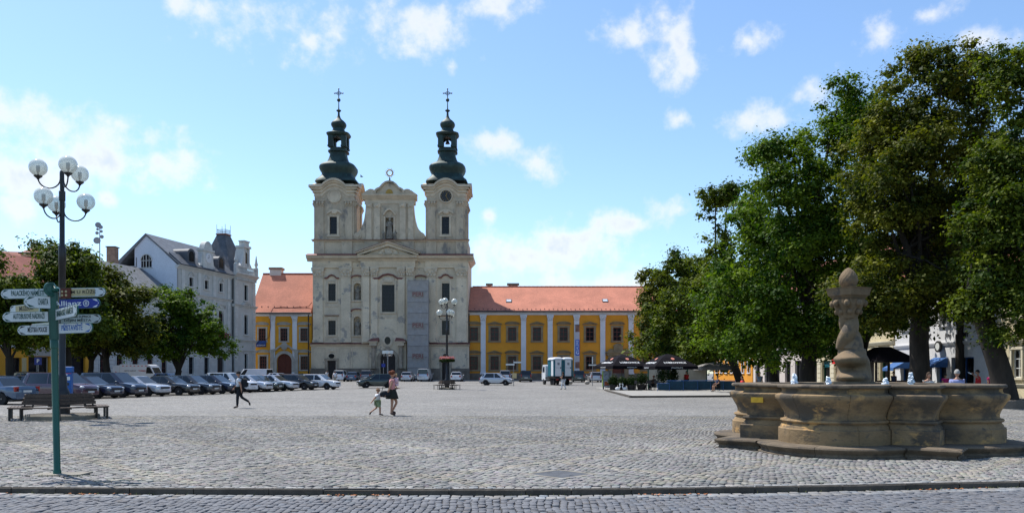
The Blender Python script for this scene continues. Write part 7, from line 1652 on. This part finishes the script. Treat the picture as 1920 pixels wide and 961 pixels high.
# woman walking right with baby on her arm, toddler at her hand
g = G(735,778); WF = R(12)
J = {'knL':(.04,.085,.49),'anL':(-.10,.085,.11),'toL':(.05,.09,.04),'knR':(.20,-.08,.55),'anR':(.02,-.08,.17),'toR':(.16,-.08,.09),'elR':(.04,-.24,1.14),'wrR':(.20,-.12,1.10),'elL':(-.08,.25,1.12),'wrL':(-.20,.22,.90)}
J = {'knL':(.20,.08,.53),'anL':(.02,.08,.17),'toL':(.15,.08,.09),'knR':(.0,-.085,.49),'anR':(-.04,-.085,.09),'toR':(.12,-.09,.035),'elL':(.04,.24,1.14),'wrL':(.20,.10,1.10),'elR':(-.09,-.25,1.13),'wrR':(-.24,-.24,.86)}
wm = person('red haired woman in pink top and dark skirt carrying a baby', g, WF, 1.70, J, c_coral, c_olive, h_red, 'shoe_b', sleeve=.15, skirt=True, hairstyle='bun')
fw = Vector((math.cos(WF), math.sin(WF), 0)); lf = Vector((-fw.y, fw.x, 0))
bb = person('fair haired baby in pale pink held on the woman\'s arm', g+fw*.17+lf*.02+Vector((0,0,.86)), R(150), .70, {'hiL':(.06,.11,.90),'knL':(.25,.20,.75),'anL':(.12,.22,.45),'toL':(.2,.24,.38),'hiR':(.06,-.11,.90),'knR':(.25,-.20,.75),'anR':(.12,-.22,.45),'toR':(.2,-.24,.38),'hed':(.015,0,1.62),'elL':(.12,.25,1.2),'wrL':(.3,.2,1.25),'elR':(.12,-.25,1.2),'wrR':(.3,-.2,1.25)}, cloth('pale_pink',(.62,.42,.48)), cloth('pale_pink',(.6,.4,.45)), h_blond, legs=.3)
bb.scale = (.46,.46,.42)
g2 = G(708,778); tdl = person('toddler in white shirt and green shorts holding the woman\'s hand', g2, R(8), 1.02, {'hed':(.015,0,1.60),'knL':(-.06,.09,.50),'anL':(-.34,.09,.22),'toL':(-.38,.09,.07),'knR':(.12,-.09,.50),'anR':(.12,-.09,.09),'toR':(.27,-.10,.04),'elR':(-.16,-.22,1.12),'wrR':(-.28,-.24,.90),'elL':(.18,.22,1.24),'wrL':(.44,.20,1.32)}, c_white, c_green, hairm('light_brown',(.22,.13,.07)), legs=.46, sleeve=.6)
tdl.scale = (.80,.80,.58)
hb = thing('handbag', 'black shoulder bag hanging at the woman\'s side', 'handbag', g-fw*.28-lf*.20+Vector((0,0,.78)), WF); b = MB(); b.sph((0,0,.06),(.21,.09,.13),14,10); b.build('bag', c_dark, hb, 60); MB().tube([(-.14,0,.12),(-.06,.05,.38),(.14,.12,.62),(.16,.10,.35),(.12,0,.14)],.012,6).build('strap', c_dark, hb)
# others
GPp = 'people on the square'
person('woman in white trousers and dark top walking past the toilet lorry', G(1056,729.5), R(150), 1.70, {'knL':(.12,.09,.50),'anL':(.10,.12,.09),'toL':(.25,.12,.04),'knR':(-.08,-.10,.50),'anR':(-.22,-.14,.10),'toR':(-.08,-.15,.04),'elL':(.04,.24,1.15),'wrL':(.2,.12,1.2)}, c_dark, c_white, h_brown, sleeve=.1, hairstyle='long')
person('person in pale shirt and khaki shorts standing before left church door', at(613,110), R(80), 1.74, {}, cloth('pale',(.5,.5,.5)), c_khaki, h_dark, legs=.55)
person('person in white shirt and khaki trousers walking behind the white hatchback', at(628,98), R(100), 1.72, STRIDE, c_white, c_khaki, h_dark, legs=.95)
person('grey haired man in lilac shirt seen from behind the fountain', at(1795,27), R(80), 1.74, {}, c_blue, c_dark, h_grey)
person('dark haired woman in white top beside the thick trunk', at(1741,31), R(-95), 1.66, {}, cloth('off_white',(.5,.47,.42)), c_dark, h_brown, sleeve=.1, hairstyle='long')
person('man in red shirt drinking from a bottle behind the fountain', at(1834,43), R(150), 1.80, {'elR':(.12,-.28,1.42),'wrR':(.22,-.06,1.56),'elL':(.1,.28,1.40),'wrL':(.24,.06,1.55)}, c_red, c_dark, h_dark)
person('woman in magenta shirt walking before the white shop', at(1857,48), R(95), 1.70, STRIDE, c_pink, c_dark, h_brown)
person('person in magenta top far behind the grey haired man', at(1773,50), R(90), 1.60, {}, c_pink, c_dark, h_dark)
person('person in dark clothes standing under the kiosk roof', at(1676,58), R(200), 1.75, {}, cloth('navy',(.02,.03,.07)), c_dark, h_dark)
person('person in grey blue shirt far behind the left fountain jets', at(1424,60), R(-90), 1.72, {}, cloth('grey_blue',(.12,.16,.22)), c_dark, h_dark)
t = thing('water_bottle', 'clear bottle raised by the man in red', 'bottle', at(1834,43)+Vector((-.30,.10,1.60))); b = MB(); Mb = Matrix.Rotation(R(-62),4,'Y'); b.lathe([(.03,0),(.033,.02),(.033,.16),(.012,.21),(.012,.24)],10,M=Mb); b.build('bottle_body', M['splash'], t); MB().lathe([(.014,.235),(.014,.26)],8,M=Mb).build('bottle_cap', M['ink_blue'], t)
SIT = {'pel':(0,0,.50),'spi':(-.02,0,.70),'che':(-.02,0,.92),'nec':(0,0,1.06),'hed':(.02,0,1.16),'shL':(-.01,.175,.98),'elL':(.05,.22,.73),'wrL':(.26,.16,.66),'shR':(-.01,-.175,.98),'elR':(.05,-.22,.73),'wrR':(.26,-.16,.66),'hiL':(.03,.09,.48),'knL':(.44,.11,.50),'anL':(.44,.11,.10),'toL':(.60,.12,.04),'hiR':(.03,-.09,.48),'knR':(.44,-.11,.50),'anR':(.44,-.11,.10),'toR':(.60,-.12,.04)}
# ------------------------------------------------------------------ café terrace
TZ = .12
pts = [G(1134,731.5),G(1182,745),G(1420,743.5)]; pl_ = [(pts[0].x,pts[0].y),(pts[1].x,pts[1].y),(pts[2].x,pts[2].y),(33,pts[2].y+1),(33,86),(pts[0].x+.3,86)]
te = MB().poly_z(pl_, -.05, TZ).build('terrace', mat('terrace_paving', (.27,.26,.24), .85, .1, .8, .2, 10)); tag(te, kind='structure')
b = MB()
for a, c in zip(pl_[:-1], pl_[1:]):
    A_, C_ = Vector(a), Vector(c); L_ = (C_-A_).length; n_ = max(1,int(L_/1.2)); d = (C_-A_).normalized(); nn = Vector((d.y,-d.x))
    if a[1] > 80 or a[0] > 30: continue
    for k in range(n_):
        p0 = A_+d*(L_*k/n_+.01)+nn*.06; p1 = A_+d*(L_*(k+1)/n_-.01)+nn*.06; q0, q1 = p0-nn*.2, p1-nn*.2
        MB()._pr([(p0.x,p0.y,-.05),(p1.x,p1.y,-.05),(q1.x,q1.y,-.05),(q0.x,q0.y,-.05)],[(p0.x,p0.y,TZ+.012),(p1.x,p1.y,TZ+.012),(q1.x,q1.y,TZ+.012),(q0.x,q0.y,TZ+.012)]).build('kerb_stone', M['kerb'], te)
M['canvas_b'] = mat('black_canvas', (.009,.008,.011), .95, .25, 2, spec=.08); M['canvas_g'] = mat('grey_canvas', (.20,.19,.18), .8, .1, 2); M['canvas_s'] = mat('salmon_canvas', (.55,.20,.15), .8, .1)
def parasol(label, loc, w, zt, ze, m, rot=0, txt=True, group='café parasols'):
    t = thing('parasol', label, 'parasol', loc, rot, group); h = w/2
    MB().lathe([(.32,0),(.32,.08),(.05,.1),(.03,.12),(.03,zt-.02)],12).build('pole', M['iron'], t)
    b = MB(); A_ = [(-h,-h,ze),(h,-h,ze),(h,h,ze),(-h,h,ze)]; Bm = [(x*.42,y*.42,ze+(zt-ze)*.72) for x, y, z in A_]; C_ = [(x*.12,y*.12,zt-.06) for x, y, z in A_]
    b.add(A_+Bm+C_+[(0,0,zt)], [(k,(k+1)%4,(k+1)%4+4,k+4) for k in range(4)]+[(k+4,(k+1)%4+4,(k+1)%4+8,k+8) for k in range(4)]+[(k+8,(k+1)%4+8,12) for k in range(4)]); cn = b.build('canopy', M[m], t)
    b = MB()
    for k in range(4):
        Mx = Matrix.Rotation(k*PI/2,4,'Z')
        for j_ in range(6):
            x0, x1 = -h+w*j_/6, -h+w*(j_+1)/6; b.add([Mx @ Vector(v) for v in ((x0,-h,ze),(x1,-h,ze),(x1,-h-.02,ze-.26-.03*(j_%2)),(x0,-h-.02,ze-.26-.03*((j_+1)%2)))], [(0,1,2,3)])
    b.build('valance', M[m], cn)
    b = MB()
    for k in range(4): x, y, z = A_[k]; b.tube([(0,0,ze+.1),(x*.96,y*.96,ze-.03)],.015,5)
    b.build('rib', M['iron'], t)
    if txt:
        sl_ = math.atan2((zt-ze)*.72, h*.58); tm = text_mesh('LOBKOWICZ', .34, .004, bold=.015, width=w*.52); ts = text_mesh('PREMIUM', .15, .004, width=w*.26)
        for k in range(4):
            a_ = k*PI/2; 
            e = part('lettering', tm, M['ink_white'], cn); e.matrix_local = Matrix.Rotation(a_,4,'Z') @ Matrix.Translation((0,-h*.80,ze+(zt-ze)*.72*.2/.58+.035)) @ Matrix.Rotation(sl_,4,'X')
            e = part('lettering', ts, M['ink_white'], cn); e.matrix_local = Matrix.Rotation(a_,4,'Z') @ Matrix.Translation((0,-h-.03,ze-.14)) @ Matrix.Rotation(R(90),4,'X')
            em = MB().lathe([(.17,0),(.17,.01)],14); e = part('emblem', em.mesh('emblem'), M['canvas_s'], cn); e.matrix_local = Matrix.Rotation(a_,4,'Z') @ Matrix.Translation((0,-h*.54,ze+(zt-ze)*.72*.46/.58+.03)) @ Matrix.Rotation(sl_,4,'X')
    return t
def tz(v): v = Vector(v); v.z = TZ; return v
parasol('left black café parasol with white lettering', tz(at(1166,75)), 3.9, 3.3, 2.2, 'canvas_b', R(20)); parasol('right black café parasol under the trees', tz(at(1252,73)), 4.1, 3.3, 2.15, 'canvas_b', R(12)); parasol('plain grey parasol in the shade right of the black ones', tz(at(1338,78)), 3.4, 2.6, 2.1, 'canvas_g', R(5), False)
t = parasol('small salmon topped parasol left of the café', tz(at(1140,84)), 1.7, 2.75, 2.25, 'canvas_s', R(30), False); 
# chairs and tables
ch0 = thing('cafe_chair', 'dark café chair under the black parasols', 'chair', tz(at(1180,72)), 0, 'café chairs')
def chair_parts(t):
    MB().box(-.22,.22,-.21,.21,.43,.46).build('seat', M['black'], t); b = MB(); b.box(-.23,-.19,-.21,.21,.60,.90); b.build('backrest', M['black'], t)
    for x, y, h_ in ((-.2,-.19,.9),(-.2,.19,.9),(.2,-.19,.44),(.2,.19,.44)): MB().tube([(x*1.05,y,0),(x,y,h_)],.014,6).build('leg', M['iron'], t)
    for s in (-1,1): MB().tube([(-.2,s*.21,.66),(.18,s*.21,.66),(.2,s*.2,.44)],.014,6).build('armrest', M['iron'], t)
chair_parts(ch0); lst = [(1138,74.5,200),(1187,73.5,160),(1196,70,20),(1206,74,190),(1216,70.5,90),(1222,74.5,300),(1232,71,60),(1240,75,180),(1149,77,10),(1262,75,40),(1278,74,220)]
for i_, (px, D, a_) in enumerate(lst):
    c = copy_tree(ch0); c.location = tz(at(px,D)); c.rotation_euler.z = R(a_); c['label'] = ['green legged chair at the left terrace corner','dark chair right below the left parasol','dark chair nearest the terrace kerb','dark chair between the two black parasols','dark chair facing the square between parasols','dark chair pushed against the right parasol base','dark chair left of the blue barriers','dark chair behind the blue barriers','dark chair behind the left planter','dark chair beside the dark screen','rightmost dark chair under the right parasol'][i_]
tb0 = None
for i_, (px, D) in enumerate(((1146,73.5),(1192,72),(1212,72.5),(1236,73),(1270,73.5))):
    t = thing('cafe_table', ['small pale table at the left terrace corner','dark café table under the left parasol edge','dark café table between both parasols','dark café table left of blue barriers','dark café table below the right parasol'][i_], 'table', tz(at(px,D)), 0, 'café tables'); MB().lathe([(.38,.70),(.38,.73)],18).build('table_top', M['bench'] if i_ else M['concrete'], t); MB().lathe([(.22,0),(.22,.03),(.03,.05),(.03,.70)],10).build('pedestal', M['iron'], t)
def planter(label, loc, r_, h_, ph_, seed):
    t = thing('planter', label, 'planter', loc, 0, 'café planters'); MB().lathe([(r_*.75,0),(r_,h_),(r_*.9,h_),(r_*.86,h_-.06)],14).build('pot', M['black'], t); part('foliage', leaf_cloud([(0,0,h_+ph_*.35),(r_*.4,0,h_+ph_*.5),(-r_*.4,.1,h_+ph_*.45),(0,0,h_+ph_*.8)], r_*1.15, 1400, .10, seed, 1.0), M['shrub'], t)
for i_, (px, D, r_, h_, q) in enumerate(((1150,71.5,.38,.5,.6),(1167,71,.34,.5,.5),(1184,71,.42,.5,.5),(1203,72,.45,.5,.9),(1243,71.5,.5,.6,1.6),(1262,73,.42,.6,1.4))): planter(['leafy planter at the left front of the café','leafy planter between the white swans','wide planter right of the white swans','bushy planter below the parasol gap','tall dark shrub planter left of the blue barriers','tall dark shrub planter behind the blue barriers'][i_], tz(at(px,D)), r_, h_, q, 40+i_)
for i_, (px, s) in enumerate(((1158,1),(1172,-1))):
    t = thing('swan_ornament', ['left white swan ornament between café planters','right white swan ornament between café planters'][i_], 'ornament', tz(at(px,70.6)), 0 if s > 0 else PI, 'swan ornaments'); b = MB(); b.sph((0,0,.16),(.22,.13,.14),12,8); b.build('body', M['whiteplastic'], t, 60); MB().tube([(.16,0,.2),(.24,0,.36),(.17,0,.5),(.22,0,.6),(.30,0,.57)],[.06,.045,.04,.05,.02],8).build('neck', M['whiteplastic'], t, 60)
# blue barriers
M['barrier'] = mat('blue_mesh_barrier', (.006,.040,.075), .7, .2, 3)
for i_, (px, D, w_) in enumerate(((1244,68,1.0),(1266,68.5,1.4),(1292,68.8,1.5),(1316,69,1.5),(1340,69.3,1.5),(1364,69.6,1.4))):
    t = thing('blue_barrier', ['low blue barrier at the left end of its row','second blue barrier from the left','third blue barrier from the left, below the red shirt','fourth blue barrier from the left','fifth blue barrier from the left, behind the bare legs','blue barrier at the right end of its row'][i_], 'barrier', tz(at(px,D)), R(-3), 'blue barriers round the café'); h_ = .62 if i_ == 0 else .85
    MB().box(-w_/2+.03,w_/2-.03,-.015,.015,.08,h_).build('panel', M['barrier'], t); b = MB(); b.tube([(-w_/2,0,0),(-w_/2,0,h_+.04),(w_/2,0,h_+.04),(w_/2,0,0)],.02,6); b.build('frame', M['bluepaint'], t)
t = thing('advertising_board', 'colourful advertising board with lime edge left of the café', 'board', tz(at(1139,76)), R(8)); MB().box(-.42,.42,-.03,.03,.25,1.75).build('panel', mat('board_print', (.30,.36,.45), .6, .5, 3), t); MB().box(-.50,-.421,-.03,.03,.25,1.75).build('edge', mat('lime_print', (.35,.55,.02), .6, .1), t); MB().box(-.3,.35,-.036,-.031,.35,.75).build('picture', mat('orange_print', (.55,.12,.03), .6, .3, 4), t)
for s in (-1,1): MB().box(s*.4-.02,s*.4+.02,-.2,.2,0,.25).build('foot', M['iron'], t)
t = thing('cafe_screen', 'pale screen wall behind the right black parasol', 'screen', tz(at(1270,79)), 0); MB().box(-2.9,2.9,-.04,.04,.1,2.1).build('panel', mat('screen_canvas', (.42,.40,.34), .85, .12, 1.5), t)
for x in (-2.9,-.9,1.0,2.9): MB().box(x-.05,x+.05,-.07,.07,0,2.2).build('post', M['green'], t)
# people of the café
person('person in red shirt standing behind the blue barriers', tz(at(1287,74)), R(-95), 1.70, {}, c_red, c_dark, h_dark)
person('customer with orange hair seated between the parasols', tz(at(1226,74)), R(200), 1.68, SIT, cloth('brown',(.10,.05,.03)), c_dark, hairm('orange',(.45,.09,.02)))
person('customer in white and red seated under left parasol', tz(at(1153,75)), R(-60), 1.70, SIT, c_red, c_dark, h_grey)
person('person with bare legs seated right of the blue barriers', tz(at(1346,66)), R(200), 1.70, SIT, cloth('navy',(.02,.03,.07)), c_dark, h_brown, legs=.3)
person('person in red seated at the left end of the fountain', tz(at(1392,58)), R(190), 1.70, SIT, c_red, c_khaki, h_brown, legs=.3)
for px, D, lb in ((1346,66,'dark stool of the bare legged person'),(1392,58,'dark stool of the person in red beside the fountain'),(1226,74,'dark stool of the orange haired customer'),(1153,75,'dark stool of the customer in white and red')):
    t = thing('stool', lb, 'stool', tz(at(px,D)), 0, 'café stools'); MB().lathe([(.19,.36),(.2,.38),(.19,.41)],14).build('seat', M['black'], t)
    for k in range(4): MB().tube([(.12*math.cos(k*PI/2),.12*math.sin(k*PI/2),.37),(.19*math.cos(k*PI/2),.19*math.sin(k*PI/2),0)],.013,6).build('leg', M['iron'], t)
# kiosk with dark pyramid roof behind the fountain column
t = thing('kiosk', 'dark roofed open kiosk right of the fountain column', 'kiosk', tz(at(1655,60)), R(10)); b = MB(); b.add([(-2,-2,2.35),(2,-2,2.35),(2,2,2.35),(-2,2,2.35),(-.4,-.4,3.5),(.4,-.4,3.5),(.4,.4,3.5),(-.4,.4,3.5)], [(0,1,5,4),(1,2,6,5),(2,3,7,6),(3,0,4,7),(4,5,6,7),(3,2,1,0)]); b.build('roof', M['canvas_b'], t)
for x in (-1.75,1.75):
    for y in (-1.75,1.75): MB().box(x-.07,x+.07,y-.07,y+.07,0,2.34).build('post', M['bench'], t)
MB().box(-1.7,1.7,-1.7,-1.55,0,1.0).build('counter', M['bench'], t)
# stone rings round the two nearest trunks
for px, D, lb in ((1888,38,'low dark stone ring round the leaning tree'),(1722,45,'low dark stone ring round the tallest tree')):
    t = thing('tree_ring', lb, 'tree ring', at(px,D)); MB().lathe([(1.45,-.05),(1.45,.36),(1.40,.4),(1.15,.4),(1.12,.1)],20,cap=False).build('ring_wall', M['sockel'], t); MB().lathe([(1.13,.25),(.1,.3)],20,cap=False).build('soil', M['bed'], t)
# ------------------------------------------------------------------ small things on the left and in the middle
t = thing('ticket_machine', 'tall blue parking ticket machine behind the near ring bench', 'ticket machine', at(128,46), R(15)); MB().bbox(-.21,.21,-.18,.18,0,1.72,.02).build('housing', M['bluepaint'], t); o = MB().bbox(-.25,.25,-.22,.22,1.721,2.03,.03).build('head', M['bluepaint'], t); MB().box(-.13,.14,-.19,-.181,1.25,1.45).build('label_plate', M['signwhite'], t); MB().box(-.2,.2,-.185,-.181,1.62,1.65).build('red_stripe', M['ink_red'], t); MB().box(-.08,.08,-.2,-.181,.95,1.1).build('coin_slot', M['iron'], t); part('lettering', text_mesh('P', .16, .003, bold=.02), M['ink_white'], t, (-.03,-.185,1.54), UPRIGHT)
def plate_sign(name, label, cat, loc, rot, h, plates):
    t = thing(name, label, cat, loc, rot); MB().tube([(0,0,-.05),(0,0,h)],.035,8).build('post', M['steel'], t)
    for (w_, z0, z1, m, tx_, dx) in plates:
        o = MB().box(dx-w_/2,dx+w_/2,-.06,-.035,z0,z1).build('plate', M[m], t)
        if tx_: part('lettering', text_mesh(tx_, (z1-z0)*.75, .003, bold=.02), M['ink_white'], o, (dx,-.065,(z0+z1)/2), UPRIGHT)
plate_sign('parking_sign', 'blue parking sign before the yellow shop house', 'sign', at(72,66), 0, 3.0, [(.6,2.35,2.95,'signblue','P',0)])
plate_sign('direction_sign', 'small green post with white finger boards before the ochre building', 'sign', at(963,92), 0, 3.0, [(1.0,2.4,2.58,'signwhite','',-.4),(.9,2.65,2.83,'signwhite','',.45),(.5,.9,1.5,'signtan','',.1)])
plate_sign('cross_sign', 'grey post with white cross board left of the café', 'sign', at(1111,92), 0, 3.4, [(.9,2.35,2.5,'signwhite','',0),(.14,2.6,3.4,'signwhite','',0)])
plate_sign('info_sign', 'small blue plate on a thin post before the church door', 'sign', at(719,95), 0, 3.0, [(.45,2.2,2.6,'signblue','',0)])
for nm, lb, px, D in (('concrete_ball','left pale concrete ball beside the green off roader',1069,101),('concrete_ball','right pale concrete ball beside the silver estate car',1101,101)):
    t = thing(nm, lb, 'bollard', at(px,D), 0, 'concrete balls'); MB().sph((0,0,.24),(.34,.34,.26),14,9).build('ball', M['greystone'], t, 60); MB().lathe([(.2,-.02),(.2,.06)],12).build('foot', M['concrete'], t)
# lone bird by the left tower
t = thing('bird', 'small dark bird flying right of the left tower', 'bird', P(678,331,110)); b = MB(); b.sph((0,0,0),(.22,.08,.08),8,6); b.build('body', M['black'], t)
for s in (-1,1): MB().add([(.1,s*.05,.02),(-.08,s*.05,.02),(-.12,s*.45,.12),(-.02,s*.5,.13)], [(0,1,2,3)]).build('wing', M['black'], t)
bpy.data.scenes.remove(TMP)
